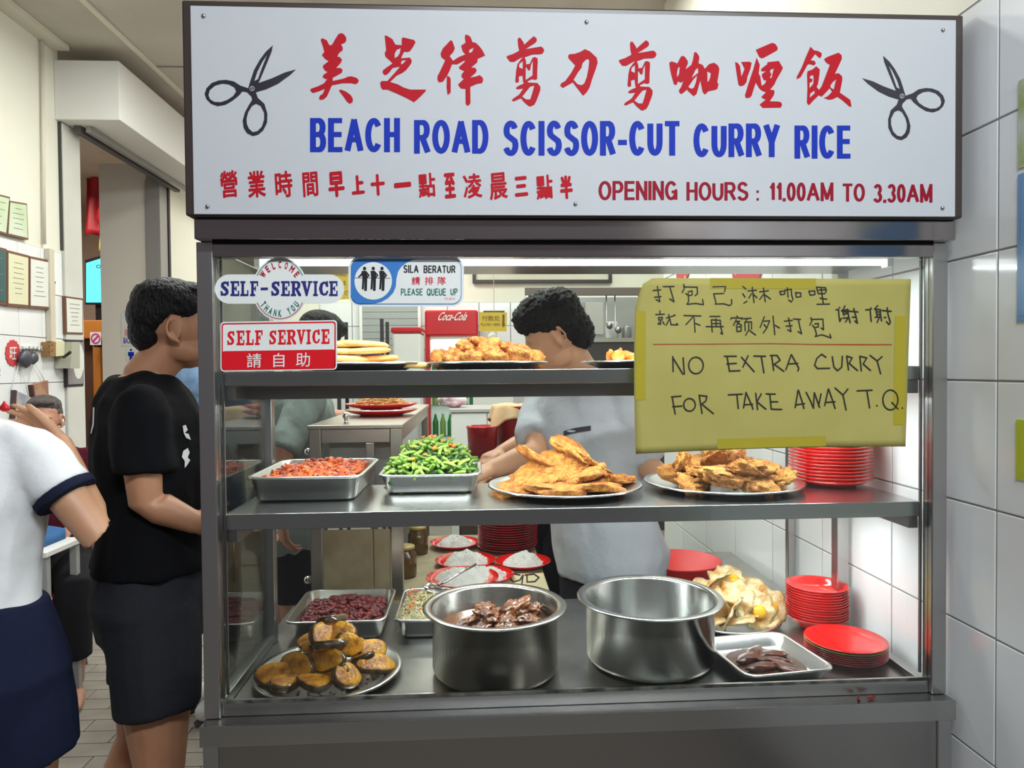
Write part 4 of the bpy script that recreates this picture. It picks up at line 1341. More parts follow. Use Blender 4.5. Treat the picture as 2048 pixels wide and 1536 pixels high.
for k, (dx, dy, dz) in enumerate(((-.105, -.01, .022), (-.07, -.06, .024), (-.03, -.08, .024), (.02, -.085, .024), (.065, -.06, .024), (.10, -.01, .024), (.06, .05, .024), (0, .07, .024), (-.06, .05, .024), (-.045, -.03, .044), (.005, -.045, .044), (.05, -.02, .042), (.02, .03, .044), (-.035, .025, .046), (-.02, -.02, .058), (.075, -.03, .034))):
    put('fried_chicken_piece', CHK[k % 6], (0.030 + dx, 1.63 + dy, Z_TOP + dz), (RND.uniform(-.6, .6), RND.uniform(-.6, .6), RND.uniform(0, 6.28)), 'crisp fried chicken piece in the top shelf heap', 'fried chicken', 'fried chicken pieces on the top shelf', RND.uniform(.9, 1.15))
PRW = [blob_mesh('prawn', 3, (.055, .016, .012), .35, 2.0, s + 60, M_prawn, .05, 8.0, bend=6.0) for s in range(3)]
for k in range(9):
    a = k * 2 * PI / 9
    put('battered_prawn', PRW[k % 3], (0.400 + .07 * math.cos(a), 1.63 + .06 * math.sin(a), Z_TOP + .024 + .008 * (k % 2)), (RND.uniform(-.2, .2), RND.uniform(-.25, .1), a * .4), 'bright orange battered prawn on the top shelf platter', 'prawn', 'battered prawns on the top shelf')

# ============================ bottom counter
ZB = Z_LEDGE
P8 = platter('perforated round steel platter of brown braised slices on the counter', -0.338, 1.606, ZB, 0.166, holes=True)


def slice_mesh(seed):
    rr = random.Random(seed)
    n = 22
    a_, b_ = rr.uniform(.036, .046), rr.uniform(.026, .031)
    t = rr.uniform(.008, .011)
    prof = [(0.0, t), (.72, t * 1.02), (.9, t * .85), (1.0, t * .35), (1.0, -t * .35), (.9, -t * .85), (.72, -t), (0.0, -t)]
    v, f, mi = [], [], []
    for i in range(n):
        an = 2 * PI * i / n
        wob = 1 + .10 * math.sin(an * 2 + seed) + .07 * math.sin(an * 3 + seed * 2)
        for q, z in prof:
            x, y = a_ * q * wob * math.cos(an), b_ * q * wob * math.sin(an)
            v.append((x, y, z + 5 * y * x * .12 + 3.0 * x * x * (1 if seed % 2 else -.6)))
    m = len(prof)
    for i in range(n):
        j = (i + 1) % n
        for k in range(m - 1):
            f.append((i * m + k, j * m + k, j * m + k + 1, i * m + k + 1))
            mi.append(1 if 1 < k < 5 else 0)
    me = bpy.data.meshes.new('slice')
    me.from_pydata(v, [], f)
    me.materials.append(M_slice)
    me.materials.append(M_skin_slice)
    me.polygons.foreach_set('material_index', mi)
    me.polygons.foreach_set('use_smooth', [True] * len(f))
    return me


SL = [slice_mesh(s) for s in range(6)]
for k, (dx, dy, dz, rx_, ry_, rz_) in enumerate(((-.105, -.055, .026, -.5, .2, .5), (-.075, -.085, .018, .0, .1, .3), (-.06, -.04, .040, -1.0, .0, -.2), (-.01, -.09, .020, .2, .1, -.3), (.02, -.06, .032, -.9, -.1, .2), (.05, -.07, .022, -.6, .3, .4), (.005, -.045, .052, -.75, .15, -.25),
                                                 (.075, .02, .028, -.4, .3, 1.3), (.11, -.01, .024, -.3, .2, .8), (.09, .05, .034, -.7, .1, .2), (-.03, .02, .050, -.5, -.3, .9), (.01, -.02, .072, -.7, .1, .0), (.015, .02, .088, -.8, .25, .3), (-.015, .0, .092, -.9, -.2, .6), (.03, .05, .070, -1.1, .0, 1.5), (-.05, .05, .058, -.6, .3, 2.0),
                                                 (.045, .01, .064, -1.2, .3, .9), (-.06, .09, .030, -.2, .1, 1.0), (.03, .09, .030, -.2, .1, .4), (.0, .045, .105, -.8, .1, .2))):
    put('braised_slice', SL[k % 6], (-0.338 + dx, 1.600 + dy * .95, ZB + dz + .004), ((-rx_ + .12) if k % 4 != 3 else rx_ * .7, ry_ * .8, rz_ + (.5 if k % 2 else -.3)), 'dark-skinned brown braised slice %s the perforated platter' % ('lying flat on' if dz < .035 else 'propped in the heap on' if dz < .065 else 'at the top of the heap on'), 'braised slice', 'braised slices, %s' % ('lower' if dz < .035 else 'middle' if dz < .065 else 'upper'))
T3 = tray('steel tray of dark red sambal behind the perforated platter', -0.492, -0.232, 1.79, 2.06, ZB, 0.056)
heap('dark_sambal', in_rect(-.46, -.262, 1.825, 2.025), 800, 0.0085, lambda x, y: ZB + .034 + .030 * math.exp(-((x + .36) ** 2 / .007 + (y - 1.94) ** 2 / .008)), M_sambal_d, 'dark purplish red sambal heaped in the lower tray', 'sambal', 5)
T4 = tray('small steel tray of bean sprouts next to the dark sambal', -0.214, -0.066, 1.79, 2.06, ZB, 0.054)
# bean sprouts: one uncountable tangle
rs = random.Random(4)
v, f = [], []
for k in range(520):
    x, y = rs.uniform(-.195, -.085), rs.uniform(1.82, 2.03)
    q = ((x + .13) / .075) ** 2 + ((y - 1.94) / .12) ** 2
    z = ZB + .028 + .042 * max(0, 1 - q) + rs.uniform(-.008, .008)
    a = rs.uniform(0, 6.28)
    L = rs.uniform(.018, .036)
    bend = rs.uniform(-.012, .012)
    pts = [(x + math.cos(a) * L * t - math.sin(a) * bend * t * t * 4, y + math.sin(a) * L * t + math.cos(a) * bend * t * t * 4, z + .006 * math.sin(t * 6 + k)) for t in (-.5, -.2, .15, .5)]
    tube_data(pts, .0011, 5, v, f)
so = mesh_obj('bean_sprouts', v, f, M_sprout, None, True)
tag(so, 'pale tangle of fried bean sprouts in the small steel tray', 'bean sprouts', None, 'stuff')
heap('carrot_shreds', in_rect(-.19, -.09, 1.83, 2.02), 40, 0.004, lambda x, y: ZB + .070, M_carrot, 'orange carrot shreds among the bean sprouts', 'carrot', 9, 2.4)


# serving spoon standing in the sprouts
sp_ = empty('serving_spoon', (-0.10, 1.90, ZB + .05), 'steel serving spoon lying in the bean sprouts tray', 'spoon')
so2 = bpy.data.objects.new('bowl', blob_mesh('bowl', 3, (.030, .022, .006), .02, 1, 3, mat('chrome', (.75, .75, .75), .12, 1.0)))
COL.objects.link(so2)
so2.location = (-.02, .06, .034)
so2.rotation_euler = (.5, .2, .6)
so2.parent = sp_
tube('handle', [(-.002, .07, .038), (.05, .12, .055), (.10, .16, .070)], .004, mat('chrome', (.75, .75, .75), .12, 1.0), sp_)


def pot(label, x, y, r, rim, h, stain=False):
    p = empty('stock_pot', (x, y, ZB), label, 'pot')
    prof = [(0.0, 0.0005), (r * .90, 0.0005), (r * .97, 0.006), (r, 0.018), (r, h - .004), (rim * .985, h - 0.002), (rim, h + .0008), (rim * .985, h + .0030), (r + .002, h + .0022), (r - .0018, h - .003), (r - .0018, .012), (r * .93, .004), (0.0, .003)]
    m = mat('pot_steel_stained', (0.50, 0.49, 0.46), 0.24, 1.0, color2=(0.44, 0.40, 0.36), noise_scale=5, bump=.03, bump_scale=8) if stain else mat('pot_steel', (0.50, 0.50, 0.48), 0.22, 1.0, bump=.03, bump_scale=8)
    lathe('pot_body', prof, m, p, 72)
    return p


pt1 = pot('wide steel pot of dark braised curry on the counter', 0.042, 1.606, .144, .166, .150, True)
pt2 = pot('wide empty-looking steel pot between the curry pot and the eggs', 0.412, 1.640, .150, .172, .150)
cs = lathe('curry_sauce', [(0.0, 0.0), (.06, .0006), (.1405, 0.0)], M_curry, None, 48)
cs.location = (0.042, 1.606, ZB + .098)
tag(cs, 'dark brown curry gravy inside the wide steel pot', 'curry', None, 'stuff')
MEAT = [blob_mesh('meat', 4, (.034, .025, .018), .6, 2.4, s + 80, M_meat, .16, 8.0) for s in range(4)]
for k, (dx, dy, dz, s) in enumerate(((-.06, .02, .104, .8), (-.015, .03, .110, 1.0), (.03, -.01, .108, .9), (.045, .05, .118, 1.2), (.085, .0, .108, .9), (-.04, -.05, .104, .9), (.02, -.07, .106, .9), (.07, -.06, .104, .8), (-.09, -.03, .101, .7), (-.02, .075, .110, 1.0), (.085, .06, .110, .9))):
    put('braised_meat', MEAT[k % 4], (0.042 + dx, 1.606 + dy, ZB + dz), (RND.uniform(-.3, .3), RND.uniform(-.5, .5), RND.uniform(0, 6)), 'glistening chunk of braised meat in the curry pot', 'meat', 'braised meat chunks in the curry pot', s)
ps2 = lathe('thin_soup', [(0.0, 0.0), (.08, .0004), (.1465, 0.0)], mat('thin_soup_brown', (0.035, 0.03, 0.028), 0.10), None, 48)
ps2.location = (0.412, 1.640, ZB + .040)
tag(ps2, 'shallow dark liquid at the bottom of the second steel pot', 'soup', None, 'stuff')
# fried eggs
P9 = platter('steel platter heaped with fried eggs behind the pots', 0.688, 1.872, ZB, 0.140)


def egg_mesh(seed):
    n, mrad = 34, 5
    v, f = [(0, 0, .006)], []
    for j in range(1, mrad + 1):
        for i in range(n):
            a = 2 * PI * i / n
            q = j / mrad
            rad = .052 * q * (1 + .22 * noise.noise(Vector((math.cos(a) * 1.5, math.sin(a) * 1.5, seed))) + (.07 * math.sin(a * 7 + seed) if j == mrad else 0))
            z = .006 * (1 - q) + .010 * q * q * noise.noise(Vector((math.cos(a) * 2.3, math.sin(a) * 2.3, seed * 2 + q))) + .002 * math.sin(a * 9 + seed) * q * q
            v.append((rad * math.cos(a), rad * math.sin(a), z))
    for i in range(n):
        f.append((0, 1 + i, 1 + (i + 1) % n))
    for j in range(mrad - 1):
        for i in range(n):
            a, b = 1 + j * n + i, 1 + j * n + (i + 1) % n
            f.append((a, a + n, b + n, b))
    me = bpy.data.meshes.new('egg_white')
    me.from_pydata(v, [], f)
    me.polygons.foreach_set('use_smooth', [True] * len(f))
    me.materials.append(M_egg)
    return me


EGGS = [egg_mesh(s) for s in range(4)]
YK = blob_mesh('yolk', 2, (.019, .018, .0075), .05, 1.5, 2, M_yolk)
for k, (dx, dy, dz, rx_, ry_) in enumerate(((-.07, -.05, .022, .1, -.1), (.0, -.075, .022, .25, 0), (.06, -.05, .022, .2, .2), (-.08, .03, .024, 0, -.2), (.07, .03, .024, 0, .2), (0, .06, .024, -.1, 0), (-.04, -.03, .040, .5, -.3), (.03, -.035, .042, .55, .25), (.0, .03, .044, -.1, 0), (-.05, .02, .056, .3, -.3), (.05, .01, .056, .35, .35), (-.005, -.02, .066, .6, -.1), (.01, .02, .082, .35, .1), (-.03, .01, .078, .5, -.35), (-.095, -.02, .034, .6, -.5), (.095, -.03, .036, .6, .5), (-.02, -.085, .034, .9, 0), (.045, -.075, .040, .9, .2), (-.065, -.06, .040, .8, -.3), (.0, -.05, .056, .9, .1))):
    e = put('fried_egg', EGGS[k % 4], (0.688 + dx * 1.1, 1.872 + dy, ZB + .004 + dz * 1.28), (rx_ * 1.25, ry_ * 1.2, RND.uniform(0, 6.28)), 'ruffled fried egg %s in the heap behind the pots' % ('without a yolk showing' if k % 3 == 1 else 'with yellow yolk showing'), 'fried egg', 'fried eggs ' + ('without yolk showing' if k % 3 == 1 else 'with yolk showing'))
    _s = e.modifiers.new('thickness', 'SOLIDIFY')
    _s.thickness = .004
    if k % 3 == 1:
        continue
    y_ = bpy.data.objects.new('yolk', YK)
    COL.objects.link(y_)
    y_.location = (.006, -.004, .009)
    y_.parent = e
me_bowl = red_plate_mesh(.078, .036, M_redplastic, deep=True)
for k in range(13):
    put('red_bowl', me_bowl, (0.905 + RND.uniform(-.001, .001), 1.806 + RND.uniform(-.001, .001), ZB + .0006 + k * .0068), (0, 0, 0), 'topmost red bowl, its inside showing, of the counter stack' if k == 12 else 'red bowl inside the stack behind the low plates on the counter', 'bowl', None if k == 12 else 'red bowls stacked on the counter')
me_sc = red_plate_mesh(.092, .017, M_redplastic)
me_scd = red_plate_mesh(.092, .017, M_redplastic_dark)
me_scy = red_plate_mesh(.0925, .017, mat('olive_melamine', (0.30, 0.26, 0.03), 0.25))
for k in range(7):
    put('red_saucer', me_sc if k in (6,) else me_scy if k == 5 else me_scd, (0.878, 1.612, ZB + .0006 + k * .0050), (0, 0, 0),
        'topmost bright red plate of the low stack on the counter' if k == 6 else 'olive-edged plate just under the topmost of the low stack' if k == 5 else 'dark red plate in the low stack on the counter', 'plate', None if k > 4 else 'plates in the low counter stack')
T5 = tray('nearly empty steel tray with dark gravy beside the low red plates', 0.556, 0.776, 1.462, 1.690, ZB, 0.034, R(8))
gv = lathe('gravy', [(0.0, 0.0), (.05, .0004), (.090, 0.0)], mat('gravy_dark', (0.04, 0.010, 0.006), 0.25, color2=(0.10, 0.03, 0.015), noise_scale=30, spec=.3), None, 32)
gv.location = (0.668, 1.578, ZB + .0065)
tag(gv, 'smear of dark gravy in the nearly empty tray', 'gravy', None, 'stuff')
GM = blob_mesh('gravy_meat', 3, (.040, .016, .008), .4, 2, 95, mat('gravy_meat', (0.05, 0.012, 0.006), 0.3, color2=(0.14, 0.04, 0.02), noise_scale=40, spec=.3), .06, 8)
for dx, dy, rz_ in ((-.02, -.03, .2), (.02, .0, -.4), (-.03, .02, .5), (.03, .035, .1), (.0, .05, 1.0), (.035, -.04, 2.2)):
    put('braised_scrap', GM, (0.668 + dx, 1.578 + dy, ZB + .0125), (0, 0, rz_), 'dark braised meat scrap in the nearly empty tray', 'meat scrap', 'meat scraps in the nearly empty tray')
# dried chilli dropped on the ledge by the right post
CH = blob_mesh('chilli', 2, (.013, .0028, .0026), .25, 2, 7, mat('dried_chilli', (0.22, 0.012, 0.012), 0.3), bend=12.0)
for px, py, rz_ in ((1742, 1396, .3), (1722, 1401, 1.1)):
    p = at(px, py, Z=ZB + .003)
    put('dried_chilli', CH, (p.x, 1.404, ZB + .0035), (0, 0, rz_), 'small dried chilli lying on the ledge in front of the glass', 'chilli', 'dried chillies on the ledge')
# ================================================================== behind the counter
# ---- rear serving table with rice plates
rt = empty('serving_table', (-0.02, 2.55, 0.0), 'low side table holding the plated rice behind the counter', 'table')
box('table_top', -0.27, 0.235, 2.125, 3.0, 0.775, 0.792, mat('table_board', (0.30, 0.25, 0.16), 0.6, color2=(0.42, 0.36, 0.22), noise_scale=9), rt)
for x in (-0.26, 0.205):
    for y in (2.14, 2.96):
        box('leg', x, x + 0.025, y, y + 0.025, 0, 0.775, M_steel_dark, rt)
ZT = 0.792
# cardboard sheet with two brush-drawn letters
cb = empty('cardboard_sheet', (0.13, 2.22, ZT), 'beige cardboard sheet with black brush letters beside the rice', 'cardboard')
local(box('board', 0.075, 0.232, 2.128, 2.40, ZT + .0003, ZT + .0036, mat('cardboard', (0.62, 0.55, 0.33), 0.8), None, 0.0005), cb)
_b = lambda x, y: at(x, y, Z=ZT + .0042)
g = []
for stx in ([(1040, 1150), (1028, 1148), (1020, 1156), (1026, 1164), (1040, 1160), (1046, 1150), (1044, 1166), (1042, 1172)], [(1054, 1150), (1054, 1164)], [(1050, 1150), (1068, 1148), (1078, 1155), (1070, 1163), (1054, 1164)]):
    g += stroke_polys(stx, 3.0)
print_obj('brush_mark', g, _b, M_black, cb, (0, 0, 1))
me_rice_plate = red_plate_mesh(.118, .022, M_redplastic)


def rice_plate(px, py, r=.118, dz=0.0, tall=1.0, seed=0, label=''):
    p = at(px, py, Z=ZT + .022 + dz)
    o = put('red_plate', me_rice_plate, (p.x, p.y, ZT + .0006 + dz), (0, 0, 0), label, 'plate', None, (r / .118, r / .118, 1))
    # rice: one uncountable mound
    n, m = 72, 26
    v, f = [(p.x, p.y, ZT + dz + .042 * tall)], []
    for j in range(1, m + 1):
        for i in range(n):
            a = 2 * PI * i / n
            q = j / m
            R_ = .080 * r / .118 * q * (1 + .25 * noise.noise(Vector((math.cos(a) * 2, math.sin(a) * 2, seed))))
            z = .040 * tall * (1 - q ** 2.0) + .006 + .010 * noise.noise(Vector((R_ * math.cos(a) * 40, R_ * math.sin(a) * 40, seed))) + .006 * noise.noise(Vector((R_ * math.cos(a) * 230, R_ * math.sin(a) * 230, seed)))
            v.append((p.x + R_ * math.cos(a) * 1.1, p.y + R_ * math.sin(a), ZT + dz + max(z, .0075)))
    for i in range(n):
        f.append((0, 1 + i, 1 + (i + 1) % n))
    for j in range(m - 1):
        for i in range(n):
            a, b = 1 + j * n + i, 1 + j * n + (i + 1) % n
            f.append((a, a + n, b + n, b))
    rm = mesh_obj('rice', v, f, M_rice, None, True)
    tag(rm, 'mound of white rice on the ' + label.replace(' holding a mound of rice', ''), 'rice', None, 'stuff')
    return o


rice_plate(925, 1152, .118, .016, 1.0, 1, 'front red plate, tipped over another plate, holding a mound of rice')
rice_plate(966, 1147, .105, .0, .9, 2, 'red plate tucked under the front rice plate')
rice_plate(931, 1118, .110, .0, 1.1, 3, 'red plate behind the front pair holding a mound of rice')
rice_plate(1046, 1120, .100, .0, 1.1, 4, 'red plate beside the grey shirt holding a mound of rice')
rice_plate(910, 1083, .100, .0, 1.0, 5, 'dim red plate by the glass jars holding a mound of rice')
rice_plate(958, 1180, .100, .0, .9, 6, 'red plate nearest the curry pot holding a mound of rice')
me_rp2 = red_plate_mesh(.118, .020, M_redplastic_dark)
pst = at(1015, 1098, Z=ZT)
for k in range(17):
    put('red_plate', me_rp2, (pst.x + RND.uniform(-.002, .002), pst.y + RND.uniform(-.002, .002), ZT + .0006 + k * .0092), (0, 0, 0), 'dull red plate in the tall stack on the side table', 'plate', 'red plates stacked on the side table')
# brown glass jars
M_jar = mat('amber_jar', (0.20, 0.11, 0.03), 0.12, trans=0.5)
for px, py, lab in ((822, 1152, 'squat amber glass jar on the side table behind the sprouts'), (846, 1106, 'amber glass jar behind the squat jar on the side table')):
    p = at(px, py, Z=ZT)
    j = empty('glass_jar', (p.x - .02, p.y, ZT), lab, 'jar')
    lathe('jar_body', [(0, .001), (.036, .001), (.04, .008), (.04, .075), (.032, .088), (.032, .096), (.030, .096), (.030, .088), (.037, .074), (.037, .01), (0, .006)], M_jar, j, 24)
    lathe('lid', [(0, .106), (.033, .106), (.034, .104), (.034, .0965), (0, .0965)], mat('jar_lid', (0.45, 0.33, 0.10), 0.4), j, 24)
# ---- red basin on the counter end and steel upright of the rear rack
bs = lathe('basin', [(0, .001), (.095, .001), (.105, .006), (.132, .058), (.136, .060), (.136, .0635), (.130, .0635), (.102, .012), (0, .010)], mat('red_plastic_matte', (0.62, 0.018, 0.02), 0.45), None, 48)
pb = at(1400, 1152, Z=ZB + .06)
rk = empty('rear_bench', (0.72, 2.35, 0.0), 'narrow steel bench with a corner upright against the tiled wall', 'bench')
box('bench_top', 0.615, 0.975, 2.125, 2.62, 0.775, 0.796, M_counter, rk)
for x, y in ((0.62, 2.59), (0.955, 2.59), (0.62, 2.13)):
    box('leg', x, x + .022, y, y + .022, 0, .775, M_steel_dark, rk)
up = at(1587, 1100, Y=2.135)
box('upright', min(up.x, .985) - .011, min(up.x, .985) + .011, 2.126, 2.148, 0.0, 1.74, M_steel, rk)
bs.location = (pb.x, 2.30, 0.7965)
tag(bs, 'round red plastic basin behind the second steel pot', 'basin')

# ---- steel trolley cabinet with glazed sides
tr = empty('trolley_cabinet', (-0.38, 2.7, 0.0), 'narrow steel cabinet with glass panes and ball knobs behind the counter', 'cabinet')
tx0, tx1, ty0, ty1, tz1 = -0.505, -0.225, 2.16, 3.42, 1.335
M_tr = mat('trolley_steel', (0.52, 0.48, 0.42), 0.32, 1.0, bump=.04, bump_scale=20)
box('top_plate', tx0 - .004, tx1 + .004, ty0 - .004, ty1, tz1 - .012, tz1, M_tr, tr)
for x in (tx0, tx1 - .035):
    for y in (ty0, ty1 - .035):
        box('corner_post', x, x + .035, y, y + .035, .10, tz1 - .0125, M_tr, tr)
for z0, z1 in ((tz1 - .055, tz1 - .0125), (1.02, 1.06), (.10, .14)):
    box('front_rail', tx0 + .036, tx1 - .036, ty0 + .002, ty0 + .03, z0, z1, M_tr, tr)
    for x in (tx0 + .002, tx1 - .032):
        box('side_rail', x, x + .03, ty0 + .036, ty1 - .036, z0, z1, M_tr, tr)
box('mullion', -0.335, -0.31, ty0 + .004, ty0 + .028, 1.0605, tz1 - .0555, M_tr, tr)
box('glass_pane', tx0 + .036, tx1 - .036, ty0 + .012, ty0 + .015, 1.06, tz1 - .056, M_glass, tr, 0)
box('glass_pane', tx1 - .018, tx1 - .015, ty0 + .036, ty1 - .036, 1.06, tz1 - .056, M_glass, tr, 0)
box('inner_panel', tx0 + .04, tx1 - .04, ty0 + .10, ty0 + .104, 1.065, tz1 - .06, mat('pinkish_panel', (.52, .44, .44), .35, .4), tr, 0)
M_board = mat('stained_board', (0.46, 0.38, 0.24), 0.8, color2=(0.34, 0.26, 0.15), noise_scale=10)
box('board_panel', tx0 + .037, -0.318, ty0 + .006, ty0 + .012, .15, 1.012, M_board, tr)
box('board_panel', -0.314, tx1 - .037, ty0 + .006, ty0 + .012, .15, 1.012, M_board, tr)
for x in (tx0 + .004, tx1 - .03):
    for y in (ty0 + .004, ty1 - .03):
        lathe('caster', [(0, 0), (.018, .0), (.024, .02), (.024, .07), (.015, .098), (0, .098)], mat('caster_black', (.03, .03, .03), .5), tr, 14, (x + .013 - tr.location.x, y + .013 - tr.location.y, 0))


def knob(loc, axis):
    k_ = lathe('knob', [(0, .034), (.008, .033), (.0125, .026), (.0115, .017), (.006, .011), (.006, .004), (.009, .0), (0, .0)], mat('chrome', (.75, .75, .75), .12, 1.0), None, 20)
    if axis == 'x':
        k_.data.transform(Matrix.Rotation(R(-90), 4, 'Y'))
    k_.data.transform(Matrix.Translation(loc))
    return local(k_, tr)


knob(at(692, 846, Z=tz1 + .0005), 'z')
knob((tx0 - .0005, ty0 + .09, 1.245), 'x')
knob((tx0 - .0005, ty0 + .06, .845), 'x')
# red plates of fried noodles on the trolley
me_np = red_plate_mesh(.135, .022, M_redplastic)
pn = at(785, 806, Z=tz1 + .02)
npx, npy = -.345, 2.62
for k in range(2):
    put('red_plate', me_np, (npx, npy, tz1 + .0006 + .022 * k), (0, 0, 0), 'upper red plate of fried noodles on the steel trolley cabinet' if k else 'lower red plate under the noodle plate on the trolley cabinet', 'plate')
v, f = [], []
for k in range(240):
    a, q = rs.uniform(0, 6.28), math.sqrt(rs.random()) * .085
    x, y = npx + q * math.cos(a), npy + q * math.sin(a)
    z = tz1 + .036 + .030 * (1 - (q / .09) ** 2) + rs.uniform(-.004, .004)
    b = rs.uniform(0, 6.28)
    pts = [(x + .022 * t * math.cos(b) + .01 * math.sin(t * 5 + k), y + .022 * t * math.sin(b), z + .004 * math.sin(t * 7 + k)) for t in (-1, -.4, .3, 1)]
    tube_data(pts, .0018, 5, v, f)
tag(mesh_obj('fried_noodles', v, f, mat('noodle_orange', (0.62, 0.24, 0.05), 0.4, color2=(0.80, 0.48, 0.16), noise_scale=30), None, True), 'heap of orange fried noodles on the red trolley plate', 'noodles', None, 'stuff')

# ---- red drinks fridge at the back wall
fr_ = empty('drinks_fridge', (-0.235, 7.0, 0.0), 'tall red drinks fridge with lit glass door at the back wall', 'fridge')
a0, a1 = at(850, 700, Y=6.8).x, at(957, 700, Y=6.8).x
M_fr = mat('fridge_red', (0.56, 0.008, 0.014), 0.35)
ftop = at(900, 620, Y=6.8).z
box('cabinet_body', a0, a1, 6.93, 7.44, .06, ftop - .03, M_fr, fr_)
box('header_panel', a0, a1, 6.80, 6.93, 1.83, ftop, M_fr, fr_, .02)
for x0, x1 in ((a0, a0 + .045), (a1 - .03, a1)):
    box('door_stile', x0, x1, 6.82, 6.93, .1, 1.829, M_fr, fr_)
box('inner_back', a0 + .046, a1 - .031, 6.925, 6.929, .25, 1.828, mat('fridge_liner_glow', (0.75, 0.85, 0.78), 0.5, emit=.35), fr_, 0)  # liner given a glow of its own to light the fridge inside
for z in (.55, .85, 1.15, 1.45):
    box('wire_shelf', a0 + .046, a1 - .031, 6.835, 6.924, z, z + .012, M_steel, fr_, 0)
box('door_glass', a0 + .046, a1 - .031, 6.822, 6.826, .12, 1.828, M_glass, fr_, 0)
box('kick_panel', a0 + .046, a1 - .031, 6.83, 6.924, .06, .24, M_black, fr_, 0)
text_in_box('Coca-Cola', 878, 935, -641, -624, lambda x, y: at(x, -y, Y=6.797), M_stickwhite, fr_, bold=.012, shear=.55)
fl_l = area_light('fridge_light', ((a0 + a1) / 2, 6.87, 1.81), (.4, .05), .8, (.95, 1, .95))
for r_, z in enumerate((1.1625, 1.4625, .8625)):
    for k in range(6):
        x = a0 + .09 + k * .072
        m = mat('bottle_green', (0.05, 0.38, 0.10), 0.15, trans=.3) if (k + r_) % 3 else mat('bottle_lime', (0.42, 0.62, 0.16), 0.2)
        bt = empty('bottle', (x, 6.88, z), ('green' if (k + r_) % 3 else 'lime') + ' drink bottle on the ' + ('middle', 'upper', 'lower')[r_] + ' wire shelf of the fridge', 'bottle', 'bottles in the drinks fridge, %s %s' % (('middle', 'upper', 'lower')[r_], 'green' if (k + r_) % 3 else 'lime'))
        lathe('bottle_body', [(0, 0), (.026, 0), (.028, .006), (.028, .13), (.012, .185), (.011, .2), (0, .2)], m, bt, 14)
        lathe('cap', [(0, .214), (.012, .213), (.012, .2005), (0, .2005)], M_stickwhite, bt, 12)
# ---- white cupboard beside the fridge and red items on it
wc = empty('white_cupboard', (.05, 4.45, 0.0), 'white panelled cupboard standing in front of the drinks fridge', 'cupboard')
cx0, cx1, ctop = at(902, 860, Y=4.2).x, at(1046, 860, Y=4.2).x, at(960, 818, Y=4.2).z
box('carcass', cx0, cx1, 4.22, 4.7, .05, ctop - .02, M_white, wc)
box('door', cx0 + .005, (cx0 + cx1) / 2 - .003, 4.204, 4.219, .08, ctop - .025, M_white, wc)
box('door', (cx0 + cx1) / 2 + .003, cx1 - .005, 4.204, 4.219, .08, ctop - .025, M_white, wc)
box('cupboard_top', cx0 - .01, cx1 + .01, 4.195, 4.7, ctop - .0195, ctop, mat('top_grey', (.45, .43, .42), .4), wc)
# red tub and a tall red bin with a draped cloth
tubp = at(967, 905, Y=3.6)
tb_ = lathe('red_tub', [(0, .001), (.07, .001), (.078, .14), (.083, .15), (.083, .156), (.075, .156), (.068, .01), (0, .008)], M_redplastic_dark, None, 36)
stn = empty('low_cabinet', (.12, 3.62, 0.0), 'low dark cabinet carrying the red tub behind the workers', 'cabinet')
box('carcass', -.08, .33, 3.40, 3.86, .0, 1.06, mat('dark_cupboard', (.10, .075, .06), .5), stn)
box('cabinet_door', -.07, .12, 3.39, 3.3995, .05, 1.04, mat('dark_cupboard_door', (.13, .10, .08), .5), stn)
box('cabinet_door', .13, .32, 3.39, 3.3995, .05, 1.04, mat('dark_cupboard_door', (.13, .10, .08), .5), stn)
tb_.location = (tubp.x - .005, 3.55, 1.0605)
tag(tb_, 'round dark red tub on the low dark cabinet', 'tub')
bin_ = lathe('red_bin', [(0, .001), (.085, .001), (.1, .24), (.104, .245), (.104, .252), (.095, .252), (.08, .01), (0, .008)], M_redplastic_dark, None, 36)
bnp = at(1028, 870, Y=3.6)
bin_.location = (bnp.x, 3.66, 1.0605)
tag(bin_, 'tall dark red plastic bin under the draped beige cloth', 'bin')
# draped cloth
v, f = [], []
n = 26
for j in range(n + 1):
    for i in range(n + 1):
        u, w_ = i / n - .5, j / n - .5
        x, y = u * .36, w_ * .34
        rr_ = math.hypot(x, y)
        drop = max(0, rr_ - .098) * .95
        fold = .012 * math.sin(math.atan2(y, x) * 7) * min(1, drop * 12)
        sc_ = 1 if rr_ < .1 else (.1 + (rr_ - .1) * .22 + fold) / rr_
        v.append((bnp.x - .01 + x * sc_, 3.66 + y * sc_, 1.0605 + .2555 + .008 * noise.noise(Vector((x * 14, y * 14, 2))) + .004 - drop))
for j in range(n):
    for i in range(n):
        a = j * (n + 1) + i
        f.append((a, a + 1, a + n + 2, a + n + 1))
cl = mesh_obj('cloth', v, f, mat('beige_cloth', (0.66, 0.46, 0.26), 0.9, bump=.2, bump_scale=120), None, True)
cl.modifiers.new('thickness', 'SOLIDIFY').thickness = .004
tag(cl, 'crumpled beige cloth draped over the tall red bin', 'cloth')

pbg = at(905, 812, Y=4.3)
bg_o = put('plastic_bag', blob_mesh('bag', 3, (.09, .07, .05), .5, 2.2, 77, mat('bag_clear_pink', (.62, .30, .36), .2, color2=(.75, .72, .72), noise_scale=14), .08, 7), (pbg.x, 4.42, ctop + .048), (0, 0, 0), 'pinkish knotted plastic bag on the white cupboard', 'bag')
